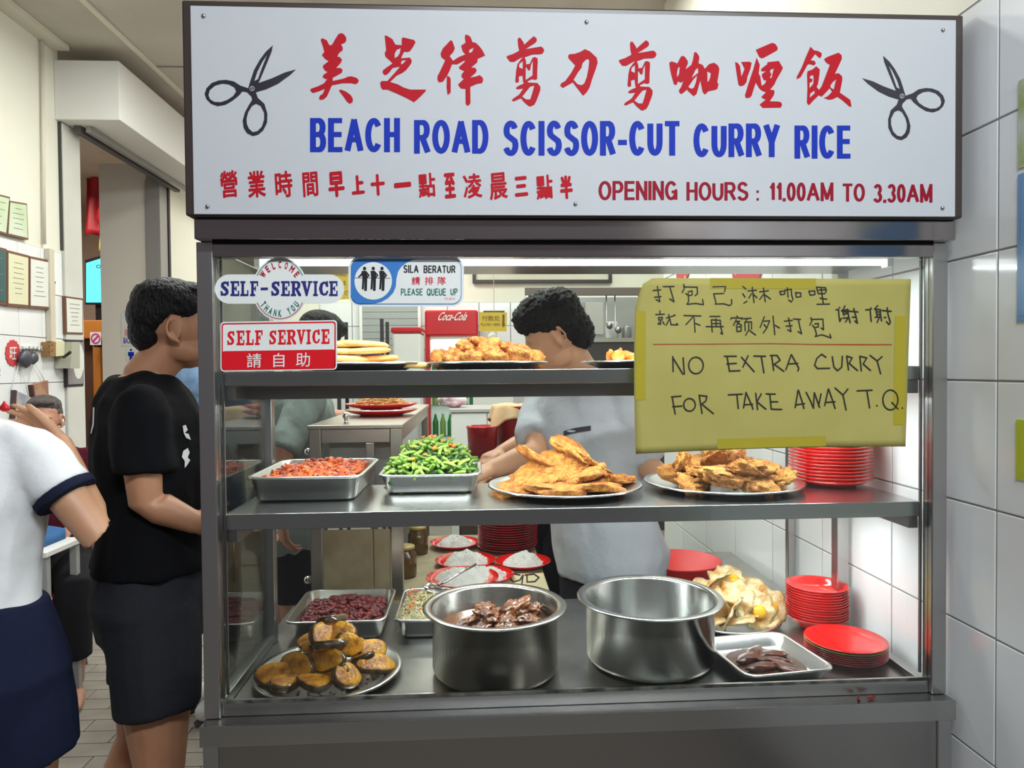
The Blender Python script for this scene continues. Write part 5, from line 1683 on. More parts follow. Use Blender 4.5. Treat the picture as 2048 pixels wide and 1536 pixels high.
# ---- white bin with red lid, blue jerrycan, dark shelf
wbp = at(818, 720, Y=6.2)
bl = empty('lidded_bin', (wbp.x, 6.2, 0.0), 'white bin with red lid beside the drinks fridge', 'bin')
zt = at(818, 657, Y=6.2).z
hw = (at(848, 680, Y=6.2).x - at(788, 680, Y=6.2).x) / 2
bm = bmesh.new()
add_box(bm, -hw * .92, hw * .92, -.2, .2, .9, zt - .05, .02)
for vv in bm.verts:
    if vv.co.z < 1.2:
        vv.co.x *= .86; vv.co.y *= .86
bm_obj('bin_body', bm, M_white, bl)
bm = bmesh.new()
add_box(bm, -hw, hw, -.215, .215, zt - .05, zt, .015)
bm_obj('lid', bm, M_fr, bl)
bm = bmesh.new()
add_box(bm, -hw, hw, -.21, .21, 0.0, .899, .005)
bm_obj('stand', bm, M_steel_dark, bl)
jc = empty('jerrycan', (at(740, 660, Y=6.3).x, 6.3, 1.33), 'blue plastic jerrycan on the dark rack near the back wall', 'jerrycan')
bm = bmesh.new()
add_box(bm, -.075, .075, -.08, .08, 0.0005, .36, .02)
bm_obj('can_body', bm, mat('can_blue', (0.02, 0.07, 0.30), 0.4), jc)
lathe('cap', [(0, .40), (.024, .40), (.024, .3605), (0, .3605)], mat('cap_yellow', (.55, .38, .10), .5), jc, 16)
rkx0, rkx1 = at(680, 700, Y=6.3).x, at(772, 700, Y=6.3).x
dr = empty('dark_rack', (at(720, 700, Y=6.3).x, 6.35, 0.0), 'dark metal rack near the back wall carrying the blue jerrycan', 'rack')
for z in (.5, .95, 1.30):
    box('rack_shelf', rkx0, rkx1, 6.14, 6.55, z, z + .028, mat('rack_dark', (.06, .06, .065), .4, .4), dr)
for x in (rkx0, rkx1 - .03):
    for y in (6.14, 6.52):
        box('rack_post', x, x + .03, y, y + .03, 0, 1.95, mat('rack_dark', (.06, .06, .065), .4, .4), dr)
# roller shutter beside the rack
sh = empty('roller_shutter', (at(790, 640, Y=7.4).x, 7.44, 0.0), 'grey slatted roller shutter at the back wall', 'shutter')
sx0, sx1 = at(725, 640, Y=7.42).x, at(836, 640, Y=7.42).x
me_sl = shared_box_mesh('slat', sx1 - sx0, .02, .066, mat('shutter_grey', (.36, .39, .38), .5, .3))
for k in range(32):
    place('slat', me_sl, ((sx0 + sx1) / 2 - sh.location.x, -0.01, .05 + .07 * k), sh)
for x in (sx0 - .03, sx1):
    box('guide', x, x + .03, 7.40, 7.46, 0, 2.3, M_white, sh)
# yellow house-rules banner hung from the ceiling
yb = empty('yellow_banner', at(655, 600, Y=5.4), 'yellow house-rules banner hanging behind the self-service sticker', 'banner')
flat_plate('banner_sheet', [(598, 536), (702, 533), (702, 598), (598, 602)], lambda x, y: at(x, y, Y=5.4), mat('banner_yellow', (.62, .46, .05), .6), .004, yb)
for t, xa, xb, ya, yb_ in (('MANAGEMENT SHALL', 611, 693, 544, 552), ('S', 687, 692, 562, 570), ('CT', 689, 699, 582, 590)):
    text_in_box(t, xa, xb, -yb_, -ya, lambda x, y: at(x, -y, Y=5.396), mat('banner_ink', (.10, .08, .03), .6), yb)
for px in (603, 697):
    p = at(px, 536, Y=5.402)
    local(tube('hanging_cord', [p, (p.x, p.y, CEIL - .001)], .002, M_white), yb)
# framed ink painting
pf = empty('framed_painting', at(1085, 560, Y=7.47), 'long ink painting in a dark frame on the cream wall', 'painting')
pz0, pz1 = at(1085, 566, Y=7.46).z, at(1085, 515, Y=7.46).z + .22
px0, px1 = at(945, 560, Y=7.46).x, at(1224, 560, Y=7.46).x
M_pf = mat('painting_frame', (.045, .035, .035), .4)
for z0, z1 in ((pz0, pz0 + .035), (pz1 - .035, pz1)):
    box('frame_rail', px0, px1, 7.45, 7.487, z0, z1, M_pf, pf)
for x0, x1 in ((px0, px0 + .035), (px1 - .035, px1)):
    box('frame_rail', x0, x1, 7.45, 7.487, pz0 + .0355, pz1 - .0355, M_pf, pf)
box('paper', px0 + .036, px1 - .036, 7.472, 7.485, pz0 + .036, pz1 - .036, mat('painting_paper', (.66, .64, .52), .7, color2=(.72, .70, .58), noise_scale=3), pf, 0)
rp_ = random.Random(2)
g = []
for k in range(46):
    x = px0 + .15 + rp_.random() * (px1 - px0 - .3)
    z = pz0 + .10 + rp_.random() * .14
    g.append([[(x, z), (x + rp_.uniform(.03, .14), z + rp_.uniform(-.008, .008)), (x + rp_.uniform(.02, .1), z + .012)]])
for x in (px0 + .18, px0 + .98, px0 + 1.10):
    g.append([[(x, pz0 + .12), (x + .03, pz0 + .20), (x + .06, pz0 + .24), (x + .05, pz0 + .15)]])
print_obj('ink_brushwork', g, lambda x, z: Vector((x, 7.4715, z)), mat('ink_grey', (.20, .20, .18), .7), pf)
# pay-here sign
ph = empty('pay_here_sign', at(986, 663, Y=6.6), 'yellow pay-here sign with arrow hanging beside the fridge', 'sign')
flat_plate('sign_sheet', [(959, 624), (1014, 625), (1013, 663), (958, 662)], lambda x, y: at(x, y, Y=6.6), mat('sign_yellow', (.70, .48, .04), .5), .004, ph)
bk = mat('sign_ink', (.12, .08, .01), .5)
text_in_box('付款处', 964, 1000, -642, -631, lambda x, y: at(x, -y, Y=6.596), bk, ph)
text_in_box('PLS PAY HERE', 962, 1000, -652, -646, lambda x, y: at(x, -y, Y=6.596), bk, ph)
print_obj('arrow', [[[(1005, 629), (1009, 629), (1009, 648), (1011, 648), (1007, 655), (1003, 648), (1005, 648)]]], lambda x, y: at(x, y, Y=6.596), bk, ph)
p = at(988, 624, Y=6.602)
local(box('hanging_bar', p.x - .1, p.x + .1, 6.6, 6.61, p.z - .004, p.z + .012, bk, None, .001), ph)
local(tube('hanging_cord', [p, (p.x, p.y, CEIL - .001)], .003, M_white), ph)
# cat figurine on a little white shelf
ctp = at(985, 690, Y=6.7)
cf = empty('cat_figurine', (ctp.x, 6.72, ctp.z - .06), 'small white cat figurine beside the fridge', 'figurine')
_cat = mat('cat_white', (.75, .74, .70), .4)
cb_ = bpy.data.objects.new('cat_body', blob_mesh('cat_body', 2, (.045, .04, .06), .05, 1, 1, _cat)); COL.objects.link(cb_); cb_.location = (0, 0, .06); cb_.parent = cf
ch_ = bpy.data.objects.new('cat_head', blob_mesh('cat_head', 2, (.048, .04, .04), .04, 1, 2, _cat)); COL.objects.link(ch_); ch_.location = (0, -.01, .14); ch_.parent = cf
for s in (-1, 1):
    e_ = mesh_obj('cat_ear', [(s * .018, -.02, .165), (s * .044, -.015, .16), (s * .03, .01, .165), (s * .04, -.01, .205)], [(0, 1, 3), (1, 2, 3), (2, 0, 3), (0, 2, 1)], _cat, cf)
sfx = box('wall_shelf', ctp.x - .2, ctp.x + .2, 6.6, 6.95, ctp.z - .085, ctp.z - .0605, M_white)
tag(sfx, 'white counter top under the cat figurine by the fridge', 'counter')
box('counter_front', ctp.x - .19, ctp.x + .19, 6.62, 6.95, 0, ctp.z - .0855, M_white, sfx, 0)

# ---- kitchen area seen to the right of the worker's head
kt = empty('kitchen_range', (1.45, 6.6, 0.0), 'steel kitchen range and splashback with hanging ladles at the back', 'kitchen range')
kz = at(1220, 676, Y=6.4).z
box('range_top', 1.02, 2.3, 6.35, 7.0, kz - .04, kz, mat('range_steel', (.45, .45, .44), .35, 1.0), kt)
box('range_front', 1.04, 2.28, 6.37, 6.98, 0, kz - .0405, mat('range_dark', (.05, .045, .045), .5), kt)
hz = at(1150, 580, Y=6.4).z
box('hood_beam', .47, 2.3, 6.38, 6.43, hz - .05, hz + .02, mat('hood_brown', (.16, .13, .12), .5), kt)
box('hood_post', .47, .50, 6.38, 6.41, 0, hz - .0505, M_steel, kt)
box('splashback', 1.06, 2.28, 7.01, 7.03, kz - .2, hz, mat('splash_steel', (.50, .52, .53), .35, .8), kt)
for x, l_ in ((1.22, .30), (1.30, .34), (1.52, .26), (1.60, .32)):
    local(tube('ladle', [(x, 6.40, hz - .051), (x, 6.40, hz - l_), (x + .01, 6.37, hz - l_ - .03), (x + .02, 6.34, hz - l_ - .035)], [.006, .006, .02, .032], M_steel_dark), kt)
local(box('pan_board', 1.12, 1.30, 6.98, 7.005, hz - .38, hz - .06, mat('board_grey', (.42, .42, .40), .5), None, .003), kt)
for x, r_, h_, m in ((1.30, .06, .16, mat('jug_clear', (.55, .57, .58), .2)), (1.44, .045, .12, mat('tin_grey', (.30, .30, .30), .4, .6)), (1.62, .09, .22, mat('bag_pink', (.62, .50, .52), .4)), (1.80, .10, .24, mat('bag_pink', (.62, .50, .52), .4))):
    c_ = lathe('kitchen_canister', [(0, 0), (r_ * .9, 0), (r_, .01), (r_, h_ * .8), (r_ * .8, h_), (0, h_)], m, None, 20)
    c_.location = (x, 6.55, kz + .0005)
    tag(c_, {.06: 'clear grey jug on the kitchen range', .045: 'small grey tin beside the clear jug on the range', .09: 'pinkish plastic bag of goods on the kitchen range', .10: 'larger pinkish bag at the end of the kitchen range'}[r_], 'container')
# ---- red paper decorations on the tiled wall
for px, wd, lab in ((1366, 26, 'small red paper decoration high on the tiled wall'), (1494, 44, 'round red paper decoration beside the small one on the tiled wall')):
    p = at(px, 538, X=WALL_R - .004)
    d_ = empty('paper_decoration', p, lab, 'decoration')
    rad = wd / 1400 * p.y * 1.1
    v = [(p.x, p.y + rad * math.cos(R(a)) * 1.6, p.z + rad * math.sin(R(a))) for a in range(0, 360, 15)]
    v += [(p.x - .003, y, z) for _x, y, z in v]
    f = [tuple(range(24)), tuple(reversed(range(24, 48)))] + [(i, (i + 1) % 24, 24 + (i + 1) % 24, 24 + i) for i in range(24)]
    local(mesh_obj('paper_disc', v, f, mat('paper_red', (.60, .05, .06), .6)), d_)
    g = [[[(rad * math.cos(R(a)) * .75 * 1.6 + .008 * math.cos(R(b)), rad * math.sin(R(a)) * .75 + .008 * math.sin(R(b))) for b in range(0, 360, 60)]] for a in range(0, 360, 60)]
    print_obj('cut_out', g, lambda u, w_: Vector((p.x - .0035, p.y + u, p.z + w_)), M_stickwhite, d_, (-1, 0, 0))
# ---- notices stuck on the right wall at the picture's edge
for y0, y1, z0, z1, m, lab in ((1.235, 1.262, 1.58, 1.85, mat('poster_blue', (.16, .33, .58), .4), 'blue poster on the tiled wall beside the stall'), (1.236, 1.258, 1.86, 2.02, mat('poster_multi', (.35, .42, .12), .4, color2=(.55, .6, .5), noise_scale=14), 'green and grey poster above the blue one on the tiled wall'), (1.225, 1.262, 1.29, 1.40, mat('poster_lime', (.50, .58, .02), .4), 'lime green label on the tiled wall below the posters')):
    y0, y1 = 1.0, at(2038, 700, X=WALL_R).y
    o = box('wall_poster', WALL_R - .0045, WALL_R - .0025, y0, y1, z0, z1, m, None, 0)
    tag(o, lab, 'poster')
    box('poster_border', WALL_R - .0050, WALL_R - .0046, y0 + .01, y1 - .008, z0 + .01, z1 - .01, m, o, 0)
# ================================================================== people
class Vol:
    """Collects closed overlapping volumes which are fused into one continuous skin."""
    def __init__(self):
        self.v, self.f = [], []

    def loft(self, rings, n=20, cap_round=True):
        base = len(self.v)
        for c, ax, ay in rings:
            for k in range(n):
                t = 2 * PI * k / n
                self.v.append(c + ax * math.cos(t) + ay * math.sin(t))
        m = len(rings)
        for j in range(m - 1):
            for k in range(n):
                k2 = (k + 1) % n
                self.f.append((base + j * n + k, base + j * n + k2, base + (j + 1) * n + k2, base + (j + 1) * n + k))
        self.f.append(tuple(base + k for k in reversed(range(n))))
        self.f.append(tuple(base + (m - 1) * n + k for k in range(n)))

    def limb(self, pts, rad, round_a=True, round_b=True, n=16, flat=1.0, ref=None):
        pts = [Vector(p) for p in pts]
        P, Rr = list(pts), list(rad)
        if round_a:
            d = (pts[0] - pts[1]).normalized()
            P = [pts[0] + d * rad[0] * .95, pts[0] + d * rad[0] * .7] + P
            Rr = [rad[0] * .3, rad[0] * .72] + Rr
        if round_b:
            d = (pts[-1] - pts[-2]).normalized()
            P = P + [pts[-1] + d * rad[-1] * .7, pts[-1] + d * rad[-1] * .95]
            Rr = Rr + [rad[-1] * .72, rad[-1] * .3]
        rings = []
        prev = ref
        for i, p in enumerate(P):
            d = (P[min(i + 1, len(P) - 1)] - P[max(i - 1, 0)]).normalized()
            a = prev if prev is not None else (Vector((1, 0, 0)) if abs(d.x) < .8 else Vector((0, 1, 0)))
            a = a - d * a.dot(d)
            a = a.normalized() if a.length > 1e-5 else d.orthogonal().normalized()
            prev = a
            b = d.cross(a)
            rings.append((p, a * Rr[i], b * Rr[i] * flat))
        self.loft(rings, n)

    def ell(self, c, rad, rot=None, n=16):
        c = Vector(c)
        m = rot or Matrix.Identity(3)
        rings = []
        for j in range(11):
            t = -PI / 2 + PI * (j + .5) / 11
            z, q = math.sin(t), math.cos(t)
            rings.append((c + m @ Vector((0, 0, rad[2] * z)), m @ Vector((rad[0] * q, 0, 0)), m @ Vector((0, rad[1] * q, 0))))
        self.loft(rings, n)

    def fuse(self, name, voxel, material, parent, smooth=6, fac=.5, disp=None):
        me = bpy.data.meshes.new(name)
        me.from_pydata([tuple(p) for p in self.v], [], self.f)
        bm = bmesh.new()
        bm.from_mesh(me)
        bmesh.ops.recalc_face_normals(bm, faces=bm.faces)
        bm.to_mesh(me)
        bm.free()
        o = bpy.data.objects.new(name, me)
        COL.objects.link(o)
        rm = o.modifiers.new('fuse', 'REMESH')
        rm.mode = 'VOXEL'
        rm.voxel_size = voxel
        if smooth:
            sm = o.modifiers.new('soften', 'SMOOTH')
            sm.iterations = smooth
            sm.factor = fac
        bpy.context.view_layer.update()
        new = bpy.data.meshes.new_from_object(o.evaluated_get(bpy.context.evaluated_depsgraph_get()))
        o.modifiers.clear()
        o.data = new
        new.name = name
        bpy.data.meshes.remove(me)
        if disp:
            nrm = [v.normal.copy() for v in new.vertices]
            for v, nn in zip(new.vertices, nrm):
                v.co += nn * disp(v.co)
        new.materials.clear()
        new.materials.append(material)
        new.polygons.foreach_set('use_smooth', [True] * len(new.polygons))
        if parent:
            local(o, parent)
        return o


def skin_mat(name, c, c2):
    return mat(name, c, 0.48, color2=c2, noise_scale=9, sss=0.12)


M_skin1 = skin_mat('skin_tan', (0.40, 0.19, 0.105), (0.46, 0.225, 0.125))
M_skin2 = skin_mat('skin_light', (0.50, 0.26, 0.15), (0.56, 0.30, 0.175))
M_skin3 = skin_mat('skin_ruddy', (0.44, 0.21, 0.14), (0.50, 0.25, 0.165))
M_hair = mat('hair_black', (0.006, 0.006, 0.007), 0.5, spec=.22, bump=0.9, bump_scale=160, stretch=(1, 1, .35))
M_hair_g = mat('hair_greying', (0.055, 0.045, 0.042), 0.55, color2=(0.11, 0.09, 0.085), noise_scale=60, bump=0.8, bump_scale=200)


def cloth_mat(name, c, rough=.88, bump=.35, c2=None):
    return mat(name, c, rough, bump=bump, bump_scale=22, color2=c2, noise_scale=30, spec=.12)


def wrinkle(amp, fr, seed):
    return lambda p: amp * noise.noise(Vector((p.x * fr, p.y * fr, p.z * fr * .55)) + Vector((seed, 0, 0))) + amp * .5 * noise.noise(Vector((p.x * fr * 2.3, p.y * fr * 2.3, p.z * fr * 1.2)) + Vector((seed * 3, 0, 0)))


class Body:
    """One standing or sitting figure. Local axes: x to its right, y forward, z up; figure size h."""
    def __init__(self, base, face, h=1.72, head_yaw=0.0, head_pitch=0.0, lean=0.0, head_off=(0, 0, 0), build=1.0, female=False):
        self.base = Vector(base)
        self.fw = Vector((math.cos(face), math.sin(face), 0))
        self.rt = Vector((math.sin(face), -math.cos(face), 0))
        self.k = h / 1.72
        self.b = build
        self.lean = lean
        self.female = female
        self.hm = Matrix.Rotation(-head_yaw, 3, 'Z') @ Matrix.Rotation(head_pitch, 3, 'X')
        self.ho = Vector(head_off)
        self.rot = Matrix((self.rt, self.fw, Vector((0, 0, 1)))).transposed()

    def P(self, x, y, z):
        k = self.k
        y += self.lean * max(0, z - .9) * .9
        return self.base + self.rt * (x * k) + self.fw * (y * k) + Vector((0, 0, z * k))

    def H(self, x, y, z):
        """Head point: pivots at the top of the neck."""
        p = self.hm @ Vector((x, y, z - 1.50)) + self.ho
        return self.P(p.x, p.y, p.z + 1.50)

    def Hrot(self):
        return self.rot @ self.hm

    def ring(self, x, y, z, rx, ry):
        return (self.P(x, y, z), self.rt * (rx * self.k * self.b), self.fw * (ry * self.k * self.b))

    def torso_rings(self, grow=0.0, z0=.80, z1=1.47, loose=0.0):
        T = [(.80, .150, .105, -.005), (.90, .172, .120, -.008), (.98, .162, .112, 0), (1.06, .150, .104, .004), (1.14, .152, .106, .004), (1.22, .166, .114, .002), (1.30, .178, .118, 0), (1.36, .178, .110, -.006), (1.41, .150, .092, -.012), (1.445, .095, .072, -.016), (1.47, .060, .058, -.014)]
        if self.female:
            T = [(.80, .158, .112, -.008), (.90, .178, .125, -.012), (.98, .155, .108, -.004), (1.06, .128, .092, .0), (1.14, .128, .094, .004), (1.22, .142, .108, .010), (1.30, .152, .110, .006), (1.36, .155, .098, -.004), (1.41, .132, .082, -.010), (1.445, .08, .062, -.014), (1.47, .05, .050, -.012)]
        out = []
        for z, rx, ry, y in T:
            if z < z0 - 1e-6 or z > z1 + 1e-6:
                continue
            lo = loose * max(0, 1.30 - z) * .5
            out.append(self.ring(0, y, z, rx + grow + lo, ry + grow + lo))
        return out

    def head(self, V, nose=True):
        k = self.k
        hr = self.Hrot()

        def E(x, y, z, a, b, c, rot=None):
            V.ell(self.H(x, y, z), (a * k, b * k, c * k), hr @ rot if rot else hr, 20)
        E(0, -.016, 1.628, .074, .094, .086)
        E(0, .010, 1.600, .068, .082, .080)
        E(0, .030, 1.560, .056, .060, .066)
        E(0, .058, 1.520, .028, .026, .020)
        for s in (-1, 1):
            E(s * .046, .020, 1.540, .018, .040, .030)      # jaw angle
            E(s * .036, .066, 1.585, .024, .022, .020)      # cheek
            E(s * .030, .078, 1.622, .022, .012, .008)      # brow
            E(s * .0735, -.004, 1.590, .007, .017, .028, Matrix.Rotation(s * -.30, 3, 'Z'))     # ear shell
            hx = [self.H(s * (.076 + .012 * max(0, -math.cos(R(a))) ), -.006 + .018 * math.cos(R(a)), 1.594 + .029 * math.sin(R(a))) for a in (20, 60, 100, 140, 180, 220, 255)]
            V.limb(hx + [self.H(s * .075, .004, 1.561)], [.0035 * k, .0045 * k, .005 * k, .0052 * k, .005 * k, .005 * k, .0058 * k, .006 * k], n=8)
            V.limb([self.P(s * .030, -.018, 1.452), self.P(s * .10, -.016, 1.405), self.P(s * .160, -.012, 1.370)], [.030 * k, .036 * k, .042 * k])   # shoulder slope
        V.limb([self.H(0, .090, 1.612), self.H(0, .104, 1.590), self.H(0, .111, 1.575)], [.0085 * k, .011 * k, .0135 * k])
        for s in (-1, 1):
            E(s * .012, .098, 1.571, .009, .010, .008)
        E(0, .088, 1.546, .024, .012, .0065)
        E(0, .085, 1.535, .021, .012, .0070)
        V.limb([self.P(0, -.022, 1.42), self.P(0, -.012, 1.47), self.H(0, -.010, 1.545)], [.056 * k, .055 * k, .054 * k])

    def leg(self, V, s, hip=None, knee=None, ankle=None, toe=None, foot=True):
        k, b = self.k, self.b
        hip = hip or self.P(s * .088, 0, .87)
        knee = knee or self.P(s * .098, .012, .49)
        ankle = ankle or self.P(s * .100, -.02, .085)
        m1 = hip.lerp(knee, .45)
        calf = knee.lerp(ankle, .32) - self.fw * .014 * k
        V.limb([hip, m1, knee, calf, ankle], [.092 * k * b, .080 * k * b, .054 * k * b, .055 * k * b, .036 * k])
        if foot:
            heel = Vector((ankle.x, ankle.y, 0)) - self.fw * .02 * k + Vector((0, 0, .036 * k))
            toe = toe or heel + self.fw * .19 * k + Vector((0, 0, -.008))
            V.limb([heel, heel.lerp(toe, .55) + Vector((0, 0, .008)), toe], [.034 * k, .040 * k, .027 * k], flat=.8)
        return hip, knee, ankle

    def arm(self, V, shoulder, elbow, wrist, r=1.0):
        k = self.k * r
        s, e, w = Vector(shoulder), Vector(elbow), Vector(wrist)
        V.limb([s, s.lerp(e, .35), e, e.lerp(w, .28), w], [.049 * k * self.b, .046 * k * self.b, .038 * k, .039 * k, .0265 * k])

    def hand(self, V, wrist, d, palm_n, side=1, curl=.35, spread=.10, size=1.0, thumb_out=.8):
        """Palm, four unequal bent fingers and a thumb. d: pointing direction, palm_n: out of the palm."""
        k = self.k * size
        d = Vector(d).normalized()
        n = Vector(palm_n)
        n = (n - d * n.dot(d)).normalized()
        x = d.cross(n) * side          # towards the thumb
        w = Vector(wrist)
        V.loft([(w + d * t * k - n * .002 * k, x * a * k, n * b * k) for t, a, b in ((-.012, .022, .018), (.0, .025, .019), (.03, .036, .017), (.065, .041, .0155), (.088, .039, .0125), (.094, .030, .009))], 16)
        for i, (off, ln, r) in enumerate(((.029, .074, .0088), (.0097, .083, .0092), (-.0095, .077, .0088), (-.028, .060, .0078))):
            p = w + d * (.086 - abs(i - 1.2) * .004) * k + x * off * k
            a = curl * (1 + .12 * i)
            dirv = (d + x * spread * (1.2 - i) * .8).normalized()
            pts = [p - dirv * .012 * k]
            ang = 0
            for q, fr in enumerate((.46, .30, .24)):
                ang += a * (.55, .9, .7)[q]
                pts.append(pts[-1] + (dirv * math.cos(ang) + n * math.sin(ang)) * (ln * fr + (.012 if q == 0 else 0)) * k)
            V.limb(pts, [r * k, r * k * .97, r * k * .9, r * k * .78], n=10)
        p = w + d * .022 * k + x * .028 * k
        td = (d * .75 + x * thumb_out + n * .25).normalized()
        p2 = p + td * .036 * k
        p3 = p2 + (td + d * .55 + n * .2 * curl).normalized() * .030 * k
        p4 = p3 + (td * .6 + d * .9 + n * .3 * curl).normalized() * .024 * k
        V.limb([p - td * .012 * k, p2, p3, p4], [.0125 * k, .0115 * k, .0100 * k, .0085 * k], n=10)

    def eyes(self, parent, iris=(0.02, 0.012, 0.01)):
        k = self.k
        for s in (-1, 1):
            v = Vol()
            v.ell(self.H(s * .029, .0765, 1.603), (.0135 * k, .0085 * k, .0065 * k), self.Hrot(), 12)
            me = mesh_obj('eye', v.v, v.f, mat('eye_white', (.55, .52, .48), .3), None, True)
            local(me, parent)
            v = Vol()
            v.ell(self.H(s * .030, .0825, 1.603), (.0058 * k, .0035 * k, .0055 * k), self.Hrot(), 10)
            ii = local(mesh_obj('iris', v.v, v.f, mat('iris_dark', iris, .2), None, True), parent)
            ii.parent = me


def hair_cap(B, parts, parent, material, amp=.004, voxel=.006):
    V = Vol()
    k = B.k
    for x, y, z, a, b, c in parts:
        V.ell(B.H(x, y, z), (a * k, b * k, c * k), B.Hrot(), 20)
    return V.fuse('hair', voxel, material, parent, 3, .4, lambda p: amp * noise.noise(p * 75) + amp * .7 * noise.noise(p * 160))


def shirt(B, parent, material, arms, hem=.90, grow=.013, loose=.02, seed=1, name='t_shirt', collar=1.475, wamp=.010):
    """Shirt body with flat-ended sleeves: arms = [(shoulder, cuff point, r0, r1)]."""
    V = Vol()
    k = B.k
    rings = B.torso_rings(grow, hem, collar, loose)
    V.loft(rings, 28)
    for q in (-1, 1):
        V.limb([B.P(q * .048, -.018, 1.446), B.P(q * .11, -.015, 1.408), B.P(q * .168, -.012, 1.374)], [.044 * k, .052 * k, .060 * k])
    for s, c, r0, r1 in arms:
        s, c = Vector(s), Vector(c)
        V.limb([s, s.lerp(c, .5), c], [r0, (r0 + r1) / 2, r1], True, False, 18)
    return V.fuse(name, .0075, material, parent, 14, .6, wrinkle(wamp, 11, seed))


def lay_on(garment, groups, name, material, parent, lift=.0025):
    """Print that follows a garment's surface: outlines given where they are seen."""
    from mathutils.bvhtree import BVHTree
    off = garment.parent.location
    bv = BVHTree.FromPolygons([v.co + off for v in garment.data.vertices], [tuple(p.vertices) for p in garment.data.polygons])
    last = [None]

    def to3d(x, y):
        d = _r * ((x - 1024.0) / FOCAL_PX) - _u * ((y - 768.0) / FOCAL_PX) + _f
        hit = bv.ray_cast(EYE, d.normalized())
        if hit[0] is not None:
            last[0] = hit[0] + hit[1] * lift
        return last[0] if last[0] is not None else EYE + d * 2
    v, f = flat_polys(groups, to3d)
    o = mesh_obj(name, v, f, material, None, True)
    return local(o, parent)


# ------------------------------------------------ man in black T-shirt queueing by the cabinet (right side towards the street)
def lp(px, py, Y):
    return at(px, py, Y=Y)


hd = at(330, 700, Y=1.86)
m1 = empty('person', (hd.x - .050, 1.89, 0), 'young man in black T-shirt and dark shorts queueing beside the glass cabinet', 'person')
B = Body(m1.location, R(20), 1.745, head_yaw=R(-4), head_pitch=R(-3), build=1.08, head_off=(0, .055, -.004))
V = Vol()
V.loft(B.torso_rings(0), 24)
B.head(V)
for s in (-1, 1):
    B.leg(V, s, foot=True, knee=B.P(s * .1, -.02 + .03 * s, .49), ankle=B.P(s * .1, -.09 + .08 * s, .085))
sh_r, el_r, wr_r = B.P(.185, -.01, 1.385), lp(292, 1004, 1.71), lp(392, 1046, 1.74)
sh_l, el_l, wr_l = B.P(-.185, -.01, 1.385), B.P(-.25, -.02, 1.10), B.P(-.15, .20, 1.04)
B.arm(V, sh_r, el_r, wr_r)
B.arm(V, sh_l, el_l, wr_l)
B.hand(V, wr_r, (.35, .85, -.1), (-.8, .3, .2), 1, .7)
B.hand(V, wr_l, (wr_l - el_l), (.5, -.5, -.3), -1, .5)
V.fuse('body', .0050, M_skin1, m1, 3, .5)
m1_shirt = shirt(B, m1, cloth_mat('black_tee', (0.0045, 0.0045, 0.006)), [(sh_r, sh_r.lerp(el_r, .66), .069, .072), (sh_l, sh_l.lerp(el_l, .7), .069, .070)], hem=.98, grow=.016, loose=.07, seed=2)
V = Vol()
V.loft(B.torso_rings(.014, .80, 1.06), 24)
for s in (-1, 1):
    V.limb([B.P(s * .088, .0, .90), B.P(s * .094, -.005 + .01 * s, .78), B.P(s * .104, -.012 + .02 * s, .645)], [.112, .110, .100], True, False, 18)
V.fuse('shorts', .0075, cloth_mat('charcoal_shorts', (0.022, 0.023, 0.028)), m1, 4, .5, wrinkle(.005, 9, 4))
hair_cap(B, [(0, -.018, 1.668, .080, .092, .062), (0, -.050, 1.630, .078, .068, .070), (0, -.066, 1.585, .062, .046, .055), (0, .040, 1.690, .066, .050, .034), (.050, -.022, 1.640, .030, .050, .040), (-.050, -.022, 1.640, .030, .050, .040), (.066, .020, 1.655, .013, .034, .030)], m1, M_hair, .0025)
# trousers pocket seam, shoes, shirt print
for s in (-1, 1):
    an = B.P(s * .1, -.09 + .08 * s, 0)
    V = Vol()
    V.limb([an - B.fw * .06 + Vector((0, 0, .045)), an + B.fw * .06 + Vector((0, 0, .048)), an + B.fw * .19 + Vector((0, 0, .036))], [.046, .050, .038], flat=.85)
    V.fuse('shoe', .008, mat('shoe_dark', (.03, .03, .03), .6), m1, 2)
prt = mat('print_white', (.65, .65, .63), .7)
lay_on(m1_shirt, [[[(364, 852), (370, 850), (374, 860), (368, 866), (376, 868), (380, 880), (371, 876), (366, 866)]], [[(365, 902), (374, 896), (378, 905), (374, 915), (379, 920), (373, 930), (368, 936), (368, 922), (362, 914)]]], 'shirt_print', prt, m1)
lay_on(m1_shirt, [[[(188, 815), (191, 815), (190, 850), (185, 868), (183, 866), (187, 848)]]], 'shirt_print', prt, m1)
B.eyes(m1)

# ------------------------------------------------ woman in white ringer T-shirt, back to the street, hand raised
wx = at(-70, 1170, Y=1.55)
w1 = empty('person', (wx.x, 1.56, 0), 'woman in white navy-trimmed T-shirt and navy shorts raising one hand', 'person')
B = Body(w1.location, R(100), 1.635, head_yaw=R(-15), head_off=(-.03, .02, 0), build=1.0, female=True)
V = Vol()
V.loft(B.torso_rings(0), 24)
B.head(V)
for s in (-1, 1):
    B.leg(V, s)
sh_r = B.P(.148, -.01, 1.385)
el_r = lp(200, 1076, 1.56)
wr_r = lp(120, 886, 1.66)
B.arm(V, sh_r, el_r, wr_r, .98)
hd_ = (lp(52, 832, 1.69) - wr_r)
B.hand(V, wr_r, hd_, (-.1, -.75, -.4), 1, .28, .12, .92, .55)
sh_l, el_l, wr_l = B.P(-.148, -.01, 1.385), B.P(-.21, .06, 1.12), B.P(-.12, .26, 1.18)
B.arm(V, sh_l, el_l, wr_l, .95)
B.hand(V, wr_l, (wr_l - el_l), (.2, -.6, .5), -1, .6, size=.92)
V.fuse('body', .0052, M_skin2, w1, 3, .5)
cuff = sh_r.lerp(el_r, .42)
